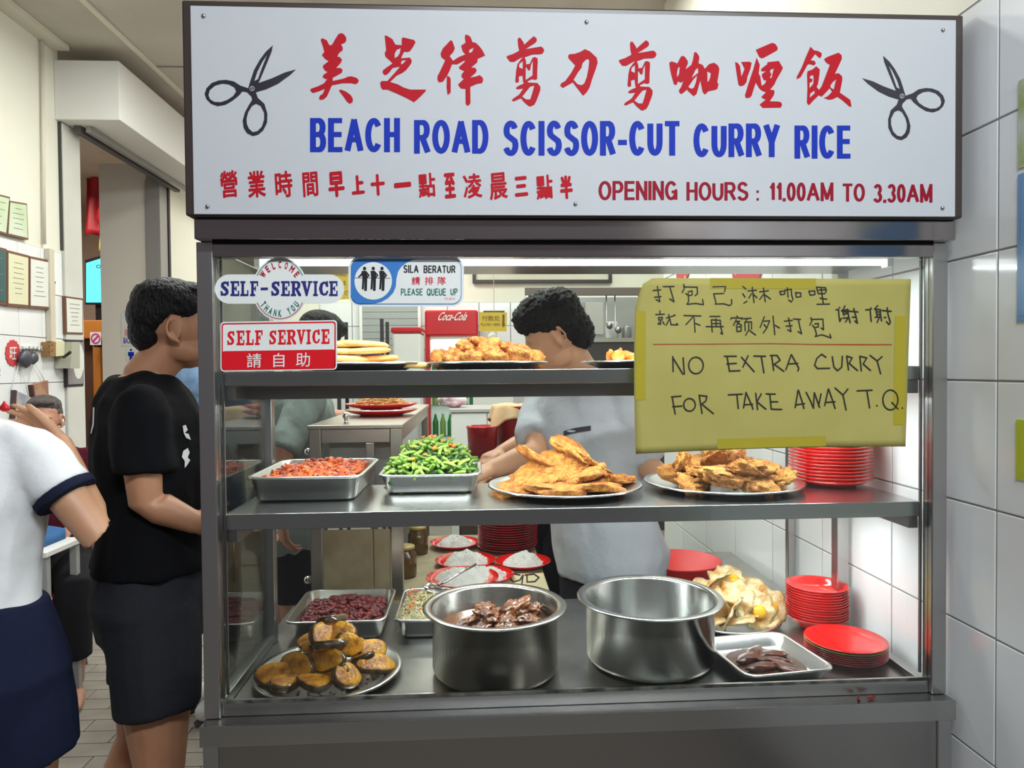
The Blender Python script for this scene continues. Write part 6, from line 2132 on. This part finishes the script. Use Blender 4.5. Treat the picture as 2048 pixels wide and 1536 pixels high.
M_wt = cloth_mat('white_tee', (0.78, 0.79, 0.80), .85)
shirt(B, w1, M_wt, [(sh_r, cuff, .060, .061), (sh_l, sh_l.lerp(el_l, .5), .060, .064)], hem=.98, grow=.010, loose=.02, seed=9, wamp=.009)
dn = (el_r - sh_r).normalized()
V = Vol()
V.limb([cuff - dn * .004, cuff + dn * .018], [.0650, .0645], False, False, 24)
V.fuse('sleeve_trim', .005, cloth_mat('navy_trim', (.012, .016, .035)), w1, 1)
dn2 = (el_l - sh_l).normalized()
c2 = sh_l.lerp(el_l, .5)
V = Vol()
V.limb([c2 - dn2 * .004, c2 + dn2 * .016], [.0700, .0690], False, False, 24)
V.fuse('sleeve_trim', .005, cloth_mat('navy_trim', (.012, .016, .035)), w1, 1)
V = Vol()
V.loft([r_ if False else (c_q, a_q * 1.0, b_q * 1.0) for c_q, a_q, b_q in B.torso_rings(.030, .80, 1.06)], 24)
for s in (-1, 1):
    V.limb([B.P(s * .085, -.006, .88), B.P(s * .092, 0, .80), B.P(s * .098, .004, .70)], [.112, .114, .112], True, False, 18)
V.fuse('shorts', .0075, cloth_mat('navy_shorts', (0.012, 0.016, 0.040)), w1, 5, .5, wrinkle(.004, 9, 14))
hair_cap(B, [(0, -.02, 1.660, .084, .100, .072), (0, -.05, 1.60, .082, .066, .090), (0, -.07, 1.50, .062, .040, .09), (.06, -.02, 1.59, .03, .05, .07), (-.06, -.02, 1.59, .03, .05, .07)], w1, M_hair, .003)
V = Vol()
V.ell(lp(10, 816, 1.53), (.011, .008, .009))
V.ell(lp(9, 812, 1.53), (.004, .006, .012))
V.fuse('earring', .003, mat('bead_red', (.65, .02, .03), .25), w1, 1)

# ------------------------------------------------ older man seated by the left wall
om = empty('person', (-2.08, 3.72, 0), 'smiling older man in maroon shirt seated by the tiled wall', 'person')
B = Body(om.location, R(-62), 1.70, head_yaw=R(8), head_pitch=R(-4), build=1.04)
hp = at(97, 838, Y=3.58)
drop = 1.39 - 1.70
B.base = Vector((-2.13, 3.58, drop))
V = Vol()
V.loft(B.torso_rings(0), 24)
B.head(V)
knees = []
for s in (-1, 1):
    hip = B.P(s * .10, .0, .87)
    kn = B.P(s * .12, .40, .86)
    an = Vector((kn.x, kn.y, .085)) - B.fw * .02
    B.leg(V, s, hip, kn, an)
    knees.append((hip, kn))
sh_r, sh_l = B.P(.185, -.01, 1.385), B.P(-.185, -.01, 1.385)
el_r, wr_r = B.P(.24, .04, 1.12), B.P(.12, .27, 1.09)
el_l, wr_l = B.P(-.25, .04, 1.12), B.P(-.12, .27, 1.09)
B.arm(V, sh_r, el_r, wr_r)
B.arm(V, sh_l, el_l, wr_l)
B.hand(V, wr_r, wr_r - el_r, (0, 0, -1), -1, .5)
B.hand(V, wr_l, wr_l - el_l, (0, 0, -1), 1, .5)
V.fuse('body', .0050, M_skin3, om, 3, .45)
shirt(B, om, cloth_mat('maroon_shirt', (0.075, 0.008, 0.020)), [(sh_r, sh_r.lerp(el_r, .8), .068, .072), (sh_l, sh_l.lerp(el_l, .8), .068, .072)], hem=.80, grow=.016, loose=.03, seed=21)
V = Vol()
V.loft(B.torso_rings(.014, .80, .90), 20)
for hip, kn in knees:
    V.limb([hip, hip.lerp(kn, .5), kn, Vector((kn.x, kn.y, .20))], [.108, .096, .078, .070], True, False, 16)
V.fuse('trousers', .010, cloth_mat('dark_trousers', (0.02, 0.02, 0.024)), om, 4)
hair_cap(B, [(0, -.024, 1.668, .078, .090, .056), (0, -.052, 1.630, .077, .066, .070), (0, .030, 1.692, .060, .050, .020), (.052, -.014, 1.640, .025, .044, .034), (-.052, -.014, 1.640, .025, .044, .034)], om, M_hair_g, .002)
B.eyes(om)
V = Vol()
V.limb([B.H(-.016, .0945, 1.5405), B.H(0, .0985, 1.5395), B.H(.016, .0945, 1.5405)], [.0022, .0028, .0022], n=8)
V.fuse('mouth_line', .0018, mat('mouth_dark', (.10, .03, .025), .5), om, 0)
for s in (-1, 1):
    V = Vol()
    V.limb([B.H(s * .014, .088, 1.622), B.H(s * .030, .091, 1.626), B.H(s * .046, .080, 1.620)], [.0025, .0035, .002], n=8)
    V.fuse('eyebrow', .002, M_hair_g, om, 0)
st_ = empty('stool', (B.base.x, B.base.y, 0), 'round stool under the seated older man', 'stool')
sz = .87 * B.k + drop - .095
lathe('seat', [(0, sz - .03), (.15, sz - .03), (.16, sz - .02), (.16, sz - .005), (.15, sz), (0, sz)], M_redplastic_dark, st_, 28)
for a in (45, 135, 225, 315):
    q = Vector((math.cos(R(a)), math.sin(R(a)), 0))
    tube('leg', [q * .12 + Vector((0, 0, sz - .031)), q * .16], .012, M_steel_dark, st_)

# ------------------------------------------------ person in blue denim shirt further back in the queue
dp = empty('person', (-1.20, 3.12, 0), 'person in pale blue denim shirt, dark trousers and white shoes in the queue', 'person')
B = Body(dp.location, R(62), 1.80, head_yaw=R(-10), build=1.05)
V = Vol()
V.loft(B.torso_rings(0), 22)
B.head(V)
feet = []
for s in (-1, 1):
    an = B.P(s * .08, -.02 + .03 * s, .085)
    B.leg(V, s, None, B.P(s * .09, .02 + .02 * s, .49), an)
    feet.append(an)
sh_r, sh_l = B.P(.19, -.01, 1.385), B.P(-.19, -.01, 1.385)
el_r, wr_r = B.P(.25, .0, 1.12), B.P(.20, .22, 1.06)
el_l, wr_l = B.P(-.25, .0, 1.12), B.P(-.22, .16, .95)
B.arm(V, sh_r, el_r, wr_r)
B.arm(V, sh_l, el_l, wr_l)
B.hand(V, wr_r, wr_r - el_r, (-.5, 0, -.3), 1, .6)
B.hand(V, wr_l, wr_l - el_l, (.5, 0, -.3), -1, .6)
V.fuse('body', .008, M_skin1, dp, 4)
shirt(B, dp, cloth_mat('denim_shirt', (0.16, 0.26, 0.42), .9, .5, (0.20, 0.31, 0.48)), [(sh_r, sh_r.lerp(el_r, .98), .070, .062), (sh_l, sh_l.lerp(el_l, .98), .070, .062)], hem=.80, grow=.020, loose=.05, seed=31, name='denim_shirt', wamp=.008)
V = Vol()
V.loft(B.torso_rings(.012, .80, .98), 20)
for s, an in zip((-1, 1), feet):
    V.limb([B.P(s * .088, 0, .88), B.P(s * .09, .02 + .02 * s, .50), Vector((an.x, an.y, .11))], [.100, .070, .056], True, False, 16)
V.fuse('trousers', .009, cloth_mat('black_trousers', (0.012, 0.012, 0.016)), dp, 4, .5, wrinkle(.006, 10, 33))
for an in feet:
    V = Vol()
    a = Vector((an.x, an.y, 0))
    V.limb([a - B.fw * .07 + Vector((0, 0, .055)), a + B.fw * .05 + Vector((0, 0, .058)), a + B.fw * .20 + Vector((0, 0, .042))], [.050, .054, .040], flat=.9)
    V.fuse('shoe', .008, mat('shoe_white', (.72, .72, .72), .55), dp, 3)
    V = Vol()
    V.limb([a - B.fw * .075 + Vector((0, 0, .013)), a + B.fw * .20 + Vector((0, 0, .013))], [.050, .040], flat=.25, ref=B.rt)
    V.fuse('sole', .006, mat('sole_dark', (.05, .05, .05), .7), dp, 1)
hair_cap(B, [(0, -.018, 1.668, .080, .094, .064), (0, -.050, 1.620, .079, .068, .075), (0, -.066, 1.570, .062, .046, .055), (.052, -.018, 1.640, .030, .050, .042), (-.052, -.018, 1.640, .030, .050, .042)], dp, M_hair, .003, .008)

# ------------------------------------------------ server in grey T-shirt behind the counter
gx = at(1218, 1000, Y=2.28)
g1 = empty('person', (gx.x, 2.30, 0), 'server in pale grey T-shirt looking down behind the counter', 'person')
B = Body(g1.location, R(218), 1.74, head_yaw=R(40), head_pitch=R(-26), build=1.08, lean=.26, head_off=(-.01, .03, -.005))
V = Vol()
V.loft(B.torso_rings(0), 24)
B.head(V)
for s in (-1, 1):
    B.leg(V, s)
sh_r, sh_l = B.P(.19, -.01, 1.385), B.P(-.19, -.01, 1.385)
# his right arm reaches along the counter past the beans, his left goes to the platter of chops
el_r, wr_r = lp(1072, 905, 2.20), lp(985, 938, 2.10)
el_l, wr_l = lp(1285, 925, 2.16), lp(1335, 960, 1.98)
B.arm(V, sh_r, el_r, wr_r)
B.arm(V, sh_l, el_l, wr_l)
B.hand(V, wr_r, wr_r - el_r, (0, .2, -1), -1, .5)
B.hand(V, wr_l, wr_l - el_l, (0, .2, -1), 1, .5)
V.fuse('body', .0052, M_skin2, g1, 3, .5)
M_gt = cloth_mat('grey_tee', (0.42, 0.44, 0.48), .9, .5)
g1_shirt = shirt(B, g1, M_gt, [(sh_r, sh_r.lerp(el_r, .80), .070, .076), (sh_l, sh_l.lerp(el_l, .85), .072, .080)], hem=.80, grow=.018, loose=.05, seed=41, wamp=.010)
V = Vol()
V.loft(B.torso_rings(.012, .80, .98), 20)
for s in (-1, 1):
    V.limb([B.P(s * .088, 0, .86), B.P(s * .098, .012, .50), B.P(s * .1, 0, .14)], [.104, .080, .066], True, False, 16)
V.fuse('trousers', .009, cloth_mat('server_trousers', (0.03, 0.03, 0.038)), g1, 4)
hair_cap(B, [(0, -.012, 1.672, .086, .100, .068), (0, -.050, 1.630, .084, .074, .080), (0, -.074, 1.585, .070, .052, .066), (0, -.06, 1.66, .084, .07, .07), (0, .036, 1.686, .070, .050, .040), (.056, -.016, 1.650, .032, .056, .046), (-.056, -.016, 1.650, .032, .056, .046)], g1, M_hair, .006)
B.eyes(g1)
lay_on(g1_shirt, [[[(1128, 862), (1145, 857), (1160, 854), (1182, 851), (1182, 861), (1160, 864), (1145, 867), (1128, 872)]]], 'chest_label', mat('label_charcoal', (.035, .033, .045), .7), g1)

# ------------------------------------------------ helper in black T-shirt behind the grey server
b1 = empty('person', (at(1118, 850, Y=3.0).x, 3.02, 0), 'helper in black T-shirt standing behind the grey-shirted server', 'person')
B = Body(b1.location, R(190), 1.68, build=1.0, head_pitch=R(-15))
V = Vol()
V.loft(B.torso_rings(0), 20)
B.head(V)
for s in (-1, 1):
    B.leg(V, s)
sh_r, sh_l = B.P(.185, -.01, 1.385), B.P(-.185, -.01, 1.385)
el_l, wr_l = lp(1045, 885, 2.86), lp(1000, 905, 2.72)
el_r, wr_r = B.P(.24, .0, 1.10), B.P(.2, .22, 1.05)
B.arm(V, sh_l, el_l, wr_l)
B.arm(V, sh_r, el_r, wr_r)
B.hand(V, wr_l, wr_l - el_l, (0, 0, -1), 1, .5)
B.hand(V, wr_r, wr_r - el_r, (0, 0, -1), -1, .5)
V.fuse('body', .008, M_skin1, b1, 4)
shirt(B, b1, cloth_mat('black_tee', (0.0045, 0.0045, 0.006)), [(sh_l, sh_l.lerp(el_l, .92), .068, .062), (sh_r, sh_r.lerp(el_r, .7), .068, .070)], hem=.80, grow=.018, loose=.05, seed=51)
V = Vol()
V.loft(B.torso_rings(.012, .80, .98), 20)
for s in (-1, 1):
    V.limb([B.P(s * .088, 0, .86), B.P(s * .098, .012, .50), B.P(s * .1, 0, .14)], [.100, .078, .062], True, False, 16)
V.fuse('trousers', .009, cloth_mat('black_trousers', (0.012, 0.012, 0.016)), b1, 4)
hair_cap(B, [(0, -.018, 1.668, .080, .094, .064), (0, -.050, 1.620, .079, .068, .075), (0, -.066, 1.570, .062, .046, .055), (.052, -.018, 1.640, .030, .050, .042), (-.052, -.018, 1.640, .030, .050, .042)], b1, M_hair, .003, .008)

# ------------------------------------------------ server in grey-green shirt beside the trolley cabinet
t1 = empty('person', (-0.74, 2.80, 0), 'server in grey-green long-sleeved shirt standing by the steel trolley cabinet', 'person')
B = Body(t1.location, R(28), 1.74, head_yaw=R(-30), head_pitch=R(-12), build=1.05, head_off=(.0, .06, -.01), lean=.10)
V = Vol()
V.loft(B.torso_rings(0), 20)
B.head(V)
for s in (-1, 1):
    B.leg(V, s)
sh_r, sh_l = B.P(.19, -.01, 1.385), B.P(-.19, -.01, 1.385)
el_r, wr_r = lp(566, 905, 2.52), lp(566, 1030, 2.46)
el_l, wr_l = B.P(-.22, .16, 1.28), lp(720, 835, 3.08)
B.arm(V, sh_r, el_r, wr_r)
B.arm(V, sh_l, el_l, wr_l)
B.hand(V, wr_r, Vector((0, .05, -1)), (.8, .5, 0), -1, .6)
B.hand(V, wr_l, wr_l - el_l, (0, 0, -1), -1, .4)
V.fuse('body', .007, M_skin3, t1, 4)
shirt(B, t1, cloth_mat('greygreen_shirt', (0.24, 0.29, 0.28), .9, .5), [(sh_r, el_r, .070, .060), (sh_l, sh_l.lerp(el_l, .95), .070, .058)], hem=.80, grow=.020, loose=.06, seed=61, name='work_shirt', wamp=.010)
V = Vol()
V.loft(B.torso_rings(.014, .80, .98), 20)
for s in (-1, 1):
    V.limb([B.P(s * .088, 0, .88), B.P(s * .094, .005, .74), B.P(s * .104, .012, .62)], [.108, .106, .098], True, False, 16)
V.fuse('shorts', .009, cloth_mat('charcoal_shorts', (0.022, 0.023, 0.028)), t1, 4)
hair_cap(B, [(0, -.016, 1.670, .084, .098, .068), (0, -.050, 1.625, .082, .072, .080), (0, -.066, 1.570, .066, .046, .060), (0, .048, 1.680, .066, .050, .040), (.054, -.016, 1.645, .031, .054, .046), (-.054, -.016, 1.645, .031, .054, .046)], t1, M_hair, .003, .007)
# ================================================================== left wall fittings and the neighbouring room
XL = WALL_L + .006


def wl_pt(px, py, off=0.0):
    return at(px, py, X=XL + off)


def wall_panel(name, ring, thick, material, parent, off=0.0):
    """A flat piece on the left wall; ring in survey pixels, thickness towards the room."""
    pts = [wl_pt(x, y) for x, y in ring]
    n = len(pts)
    v = [(XL + off, p.y, p.z) for p in pts] + [(XL + off + thick, p.y, p.z) for p in pts]
    f = [tuple(reversed(range(n))), tuple(range(n, 2 * n))] + [(i, (i + 1) % n, n + (i + 1) % n, n + i) for i in range(n)]
    o = mesh_obj(name, v, f, material)
    bm = bmesh.new()
    bm.from_mesh(o.data)
    bmesh.ops.recalc_face_normals(bm, faces=bm.faces)
    bm.to_mesh(o.data)
    bm.free()
    return local(o, parent)


def inset(ring, k):
    cx = sum(p[0] for p in ring) / len(ring)
    cy = sum(p[1] for p in ring) / len(ring)
    return [(cx + (x - cx) * k, cy + (y - cy) * k) for x, y in ring]


M_wood = mat('frame_wood', (0.16, 0.065, 0.035), .45)
M_ink = mat('faded_ink', (.25, .22, .20), .8)


def frame(label, ring, paper_mat, lines=6, cat='certificate', frame_mat=None, seed=0, k=.90):
    p = wl_pt(*ring[2])
    e = empty('framed_certificate', (XL, p.y, p.z), label, cat)
    wall_panel('frame', ring, .018, frame_mat or M_wood, e)
    ir = inset(ring, k)
    wall_panel('sheet', ir, .0015, paper_mat, e, .0185)
    rr = random.Random(seed)
    g = []
    a, b, c, d = [Vector(q) for q in ir]
    for i in range(lines):
        t = .16 + .62 * i / max(1, lines - 1)
        w_ = rr.uniform(.35, .7)
        l0, l1 = a.lerp(d, t), b.lerp(c, t)
        p0, p1 = l0.lerp(l1, .5 - w_ / 2), l0.lerp(l1, .5 + w_ / 2)
        g += [[[(p0.x, p0.y - .6), (p1.x, p1.y - .6), (p1.x, p1.y + .6), (p0.x, p0.y + .6)]]]
    if g:
        print_obj('printed_lines', g, lambda x, y: wl_pt(x, y) + Vector((.0207, 0, 0)), M_ink, e, (1, 0, 0))
    return e


M_certg = mat('cert_green', (.50, .62, .36), .5, color2=(.62, .70, .55), noise_scale=5)
M_certy = mat('cert_cream', (.72, .70, .48), .5)
M_certw = mat('cert_white', (.76, .77, .72), .5)
frame('green certificate in a tilted dark frame high on the left wall', [(11, 401), (47, 407), (50, 480), (7, 470)], M_certg, 5, seed=1)
frame('half-seen green certificate beside the tilted one on the left wall', [(-30, 383), (13, 394), (6, 470), (-34, 458)], M_certg, 4, seed=2)
frame('cream award certificate with gold seal in the wide wooden frame', [(7, 500), (51, 511), (51, 616), (7, 612)], M_certy, 7, seed=3)
frame('white award certificate with purple rosette beside the cream award', [(52, 512), (91, 520), (92, 619), (52, 616)], M_certw, 7, seed=4)
frame('dark green certificate at the end of the wide wooden frame', [(-30, 488), (6, 498), (6, 611), (-30, 604)], mat('cert_teal', (.03, .10, .10), .4), 3, seed=5)
frame('white poster in a small wooden frame below the cream wall', [(124, 592), (160, 597), (160, 669), (126, 668)], M_certw, 6, seed=6)
e = frame('dark framed print with a white oval under the small wooden frame', [(126, 679), (161, 680), (161, 772), (128, 774)], mat('print_mauve', (.30, .27, .29), .4), 0, 'picture', mat('frame_black', (.03, .025, .03), .4), 7)
print_obj('white_oval', [[ellipse(150, 722, 11, 36, 20)]], lambda x, y: wl_pt(x, y) + Vector((.0208, 0, 0)), M_certw, e, (1, 0, 0))
for px, py, m, lab in ((21, 592, mat('seal_gold', (.50, .42, .10), .3, .4), 'gold'), (62, 600, mat('rosette', (.25, .12, .28), .5), 'purple')):
    pass
# conduit with socket and switch boxes
cd = empty('conduit', wl_pt(92, 690), 'beige cable conduit running down the tiled wall to the socket', 'conduit')
pa, pb2 = wl_pt(80, 72), wl_pt(84, 488)
local(tube('upper_pipe', [(XL + .012, pa.y, CEIL - .031), (XL + .012, pb2.y, pb2.z)], .010, M_strip), cd)
pc, pd_ = wl_pt(93, 498), wl_pt(92, 683)
local(box('trunking', XL, XL + .03, pc.y - .022, pc.y + .022, pd_.z, pc.z, mat('trunking_beige', (.62, .56, .45), .6), None, .003), cd)
sk = empty('socket_box', wl_pt(99, 712), 'cream double socket on a wooden block under the conduit', 'socket')
wall_panel('wood_block', [(82, 684), (93, 684), (93, 713), (82, 713)], .05, mat('block_brown', (.30, .16, .06), .6), sk)
wall_panel('socket_plate', [(93.5, 684), (111, 682), (111, 711), (93.5, 713)], .05, mat('socket_cream', (.72, .68, .45), .4), sk)
for px, py in ((98, 692), (104, 690), (98, 704), (104, 702)):
    print_obj('socket_hole', [[ellipse(px, py, 1.2, 1.2, 8)]], lambda x, y: wl_pt(x, y, .05) + Vector((.0006, 0, 0)), M_black, sk, (1, 0, 0))
mb = empty('switch_box', wl_pt(115, 737), 'grey-green metal switch box with lever beside the socket', 'switch box')
wall_panel('box_body', [(112.5, 684), (128, 684), (128, 737), (108, 737)], .09, mat('switch_green', (.42, .42, .34), .5), mb)
p = wl_pt(127, 715, .09)
local(tube('lever', [p, p + Vector((.05, -.02, .03))], .008, M_black), mb)
# vertical yellow banner
yv = empty('paper_banner', wl_pt(103, 655), 'narrow vertical yellow banner with black characters on the tiled wall', 'banner')
wall_panel('banner_strip', [(97, 566), (109.5, 568), (109, 650), (97.5, 650)], .003, mat('banner_gold', (.66, .46, .04), .6), yv)
wall_panel('banner_end', [(97, 561), (109.5, 563), (109.5, 567.5), (97, 565.5)], .005, M_black, yv)
wall_panel('banner_end', [(97.5, 650.5), (109, 650.5), (109, 655), (97.5, 655)], .005, M_black, yv)
for k_, ch in enumerate('白斩鸡六时许'):
    yy = 572 + 13 * k_
    text_in_box(ch, 100, 106.5, -(yy + 8.5), -yy, lambda x, y: wl_pt(x, -y) + Vector((.0036, 0, 0)), M_black, yv, axis=(1, 0, 0), name='character')
# red round fortune paper with the character for prosperity
fo = empty('fortune_paper', wl_pt(25, 730), 'round red paper cut with a Chinese character on the tiled wall', 'decoration')
ring = [(25 + 14.5 * math.cos(R(a)) * (1 + .05 * (1 if (a // 12) % 2 else -1)), 706 + 26 * math.sin(R(a)) * (1 + .05 * (1 if (a // 12) % 2 else -1))) for a in range(0, 360, 12)]
wall_panel('paper_disc', ring, .003, mat('paper_red', (.60, .05, .06), .6), fo)
text_in_box('旺', 18, 32, -719, -694, lambda x, y: wl_pt(x, -y) + Vector((.0042, 0, 0)), M_certw, fo, axis=(1, 0, 0), bold=.01, name='character')
# key hooks
kh = empty('key_hooks', wl_pt(60, 720), 'row of small key hooks with hanging keys beside the red fortune paper', 'hooks')
wall_panel('hook_rail', [(42, 692), (80, 695), (80, 702), (42, 699)], .012, M_certw, kh)
for px in (46, 54, 62, 70):
    p = wl_pt(px, 698, .013)
    local(tube('hook', [p, p + Vector((.03, 0, -.01)), p + Vector((.035, 0, .015))], .004, M_steel_dark), kh)
for px, r_ in ((52, .05), (66, .035)):
    bbm = bpy.data.objects.new('key_bunch', blob_mesh('key_bunch', 2, (.02, r_, r_), .4, 2, px, mat('keys_dark', (.10, .10, .12), .4, .5)))
    COL.objects.link(bbm)
    bbm.location = wl_pt(px, 716, .03) - kh.location
    bbm.parent = kh
# hanging calendars on strings
for ring, m, lab, hk in (([(56, 770), (89, 761), (90, 792), (60, 800)], mat('calendar_brown', (.22, .07, .06), .4, color2=(.45, .25, .15), noise_scale=8), 'brown picture calendar hanging on strings beside the seated man', (67, 722)),
                         ([(22, 780), (57, 796), (54, 850), (18, 850)], mat('calendar_blue', (.30, .30, .36), .4, color2=(.62, .60, .50), noise_scale=8), 'pale picture calendar hanging on strings behind the raised hand', (40, 722))):
    p = wl_pt(*ring[2])
    e = empty('calendar', (XL, p.y, p.z), lab, 'calendar')
    wall_panel('calendar_sheet', ring, .02, m, e)
    wall_panel('calendar_edge', [ring[0], (ring[0][0] + 3, ring[0][1] + 1), (ring[3][0] + 3, ring[3][1]), ring[3]], .023, mat('calendar_spine', (.09, .03, .04), .5), e)
    h_ = wl_pt(*hk, .012)
    for q in (ring[0], ring[1]):
        local(tube('string', [h_, wl_pt(*q, .012)], .0018, M_certw), e)

# ---- eating table with white edge and blue cloth behind the woman
tb = empty('dining_table', (-1.75, 3.2, 0), 'white-edged table with a blue cloth in front of the seated man', 'table')
box('table_top', -2.34, -1.80, 3.02, 3.30, .725, .75, M_white, tb, .004)
for x in (-2.32, -1.84):
    for y in (3.04, 3.26):
        box('leg', x, x + .03, y, y + .03, 0, .7245, mat('table_leg', (.35, .36, .35), .5), tb)
v, f = [], []
n = 14
for j in range(n + 1):
    for i in range(n + 1):
        x, y = -2.22 + .36 * i / n, 3.05 + .22 * j / n
        v.append((x, y, .752 + .05 + .045 * noise.noise(Vector((x * 6, y * 6, 4)))))
for j in range(n):
    for i in range(n):
        a = j * (n + 1) + i
        f.append((a, a + 1, a + n + 2, a + n + 1))
b0 = len(v)
v += [(p[0], p[1], .7505) for p in v[:]]
f += [tuple(b0 + q for q in reversed(t)) for t in f[:]]
per = [i for i in range(n + 1)] + [(j + 1) * (n + 1) - 1 for j in range(1, n + 1)] + [n * (n + 1) + i for i in range(n - 1, -1, -1)] + [j * (n + 1) for j in range(n - 1, 0, -1)]
f += [(per[i], b0 + per[i], b0 + per[(i + 1) % len(per)], per[(i + 1) % len(per)]) for i in range(len(per))]
bc = mesh_obj('folded_cloth', v, f, mat('cloth_blue', (.03, .13, .33), .8), None, True)
tag(bc, 'crumpled blue cloth lying on the white-edged table', 'cloth')

# ---- through the doorway: signs on the stub wall, red hanging, screen, orange bench
sw_ = empty('wall_notice', at(256, 695, Y=DY1 + .035), 'white back-entrance notice on the beige stub wall', 'notice')
flat_plate('notice_sheet', [(243, 622), (300, 622), (300, 692), (243, 692)], lambda x, y: at(x, y, Y=DY1 + .036), M_certw, .003, sw_)
text_in_box('厕所', 249, 274, -673, -658, lambda x, y: at(x, -y, Y=DY1 + .0352), M_stickred, sw_)
text_in_box('BACK ENTRANCE', 247, 297, -687, -675, lambda x, y: at(x, -y, Y=DY1 + .0352), M_blue, sw_, bold=.02)
sw2 = empty('toilet_sign', at(262, 720, Y=DY1 + .035), 'blue toilet figure sign under the back-entrance notice', 'sign')
flat_plate('sign_sheet', [(252, 696), (275, 696), (275, 722), (252, 722)], lambda x, y: at(x, y, Y=DY1 + .036), M_certw, .003, sw2)
print_obj('figure', [[ellipse(262, 700, 2.4, 2.4, 10)], [[(256, 704), (268, 704), (268, 712), (265, 712), (265, 721), (259, 721), (259, 712), (256, 712)]]], lambda x, y: at(x, y, Y=DY1 + .0352), M_blue, sw2)
YN = 7.0
rb = empty('red_hanging', at(210, 490, Y=YN), 'deep red fabric hanging with yellow fringe in the next room', 'hanging')
v, f = [], []
for j in range(13):
    for i in range(9):
        u, w_ = i / 8, j / 12
        px = 172 + 60 * u - 4 * w_
        py = 338 + 18 * u + (112 + 20 * (1 - u)) * w_
        p = at(px, py, Y=YN)
        v.append((p.x, p.y + .05 * math.sin(u * 14 + w_ * 2), p.z))
for j in range(12):
    for i in range(8):
        a = j * 9 + i
        f.append((a, a + 1, a + 10, a + 9))
o = mesh_obj('fabric', v, f, mat('fabric_red', (.40, .01, .02), .5), None, True)
o.modifiers.new('thickness', 'SOLIDIFY').thickness = .01
local(o, rb)
c0 = at(217, 445, Y=YN - .12)
ln_ = lathe('lantern', [(0, .26), (.05, .25), (.09, .17), (.10, .1), (.08, .02), (.03, 0), (0, 0)], mat('lantern_red', (.30, .01, .015), .5), None, 20)
ln_.location = Vector((c0.x, c0.y, c0.z - .06)) - rb.location
ln_.parent = rb
fr2 = lathe('fringe', [(0, .14), (.06, .14), (.075, 0), (0, 0)], mat('fringe_yellow', (.75, .55, .02), .6), None, 20)
c1 = at(215, 503, Y=YN - .12)
fr2.location = Vector((c1.x, c1.y, c1.z)) - rb.location
fr2.parent = rb
pz_tv = at(205, 640, Y=7.0).z + .0005
tv_ = empty('television', at(200, 607, Y=YN + .3), 'wall screen glowing cyan in the next room', 'television')
flat_plate('bezel', [(170, 520), (213, 508), (213, 609), (170, 609)], lambda x, y: at(x, y, Y=YN + .3), M_black, .04, tv_)
flat_plate('screen', [(172, 526), (210.5, 514), (210.5, 605), (172, 605)], lambda x, y: at(x, y, Y=YN + .298), mat('screen_cyan', (.10, .62, .80), .3, emit=1.0), .001, tv_)
local(box('tv_stand', at(192, 600, Y=YN + .3).x - .03, at(192, 600, Y=YN + .3).x + .03, YN + .345, YN + .38, pz_tv, at(192, 560, Y=YN + .3).z, M_black, None, 0), tv_)
print_obj('screen_emblem', [[ellipse(197, 533, 5, 3.5, 14), ellipse(197, 533, 3.5, 2.2, 14)]], lambda x, y: at(x, y, Y=YN + .2965), M_black, tv_)
wp_ = empty('window_poster', at(222, 578, Y=YN + .6), 'bright backlit poster with red stripes beside the screen', 'poster')
flat_plate('poster_sheet', [(213, 500), (236, 496), (236, 580), (213, 580)], lambda x, y: at(x, y, Y=YN + .6), mat('poster_bright', (.85, .62, .52), .5, emit=.8), .01, wp_)
local(box('poster_stand', at(224, 578, Y=YN + .6).x - .02, at(224, 578, Y=YN + .6).x + .02, YN + .61, YN + .64, 0, at(224, 520, Y=YN + .6).z, M_black, None, 0), wp_)
print_obj('red_stripe', [[[(214, y), (235, y), (235, y + 1.8), (214, y + 1.8)]] for y in range(545, 566, 4)], lambda x, y: at(x, y, Y=YN + .598), M_stickred, wp_)
ob = empty('orange_counter', at(205, 1000, Y=YN + .2), 'orange wooden counter in the next room', 'counter')
ob.location.z = 0
pz = at(205, 640, Y=YN).z
x0_, x1_ = at(150, 650, Y=YN).x, at(245, 650, Y=YN).x
M_or = mat('orange_wood', (.52, .19, .03), .5)
box('counter_head', x0_, x1_, YN, YN + .5, pz - .18, pz, M_or, ob, .01)
box('counter_body', x0_, x1_, YN + .12, YN + .5, 0, pz - .181, mat('counter_brown', (.10, .045, .025), .6), ob, .01)
box('counter_post', x0_ + .15, x0_ + .22, YN + .02, YN + .1, 0, pz - .181, M_or, ob, .004)
ns = empty('no_smoking_sign', at(196, 690, Y=6.2), 'white no-smoking sign with magenta ring beyond the doorway', 'sign')
flat_plate('sign_sheet', [(180, 664), (202, 664), (202, 690), (180, 690)], lambda x, y: at(x, y, Y=6.9), M_certw, .004, ns)
local(box('sign_bracket', at(191, 690, Y=6.9).x - .02, at(191, 690, Y=6.9).x + .02, 6.902, 7.0, at(191, 690, Y=6.9).z - .02, at(191, 690, Y=6.9).z + .05, M_black, None, 0), ns)
print_obj('ring_symbol', [[ellipse(191, 677, 9.5, 10.5, 24), ellipse(191, 677, 7, 8, 24)], [[(184, 682), (186, 685), (198, 672), (196, 669)]]], lambda x, y: at(x, y, Y=6.897), mat('magenta', (.55, .03, .25), .5), ns)
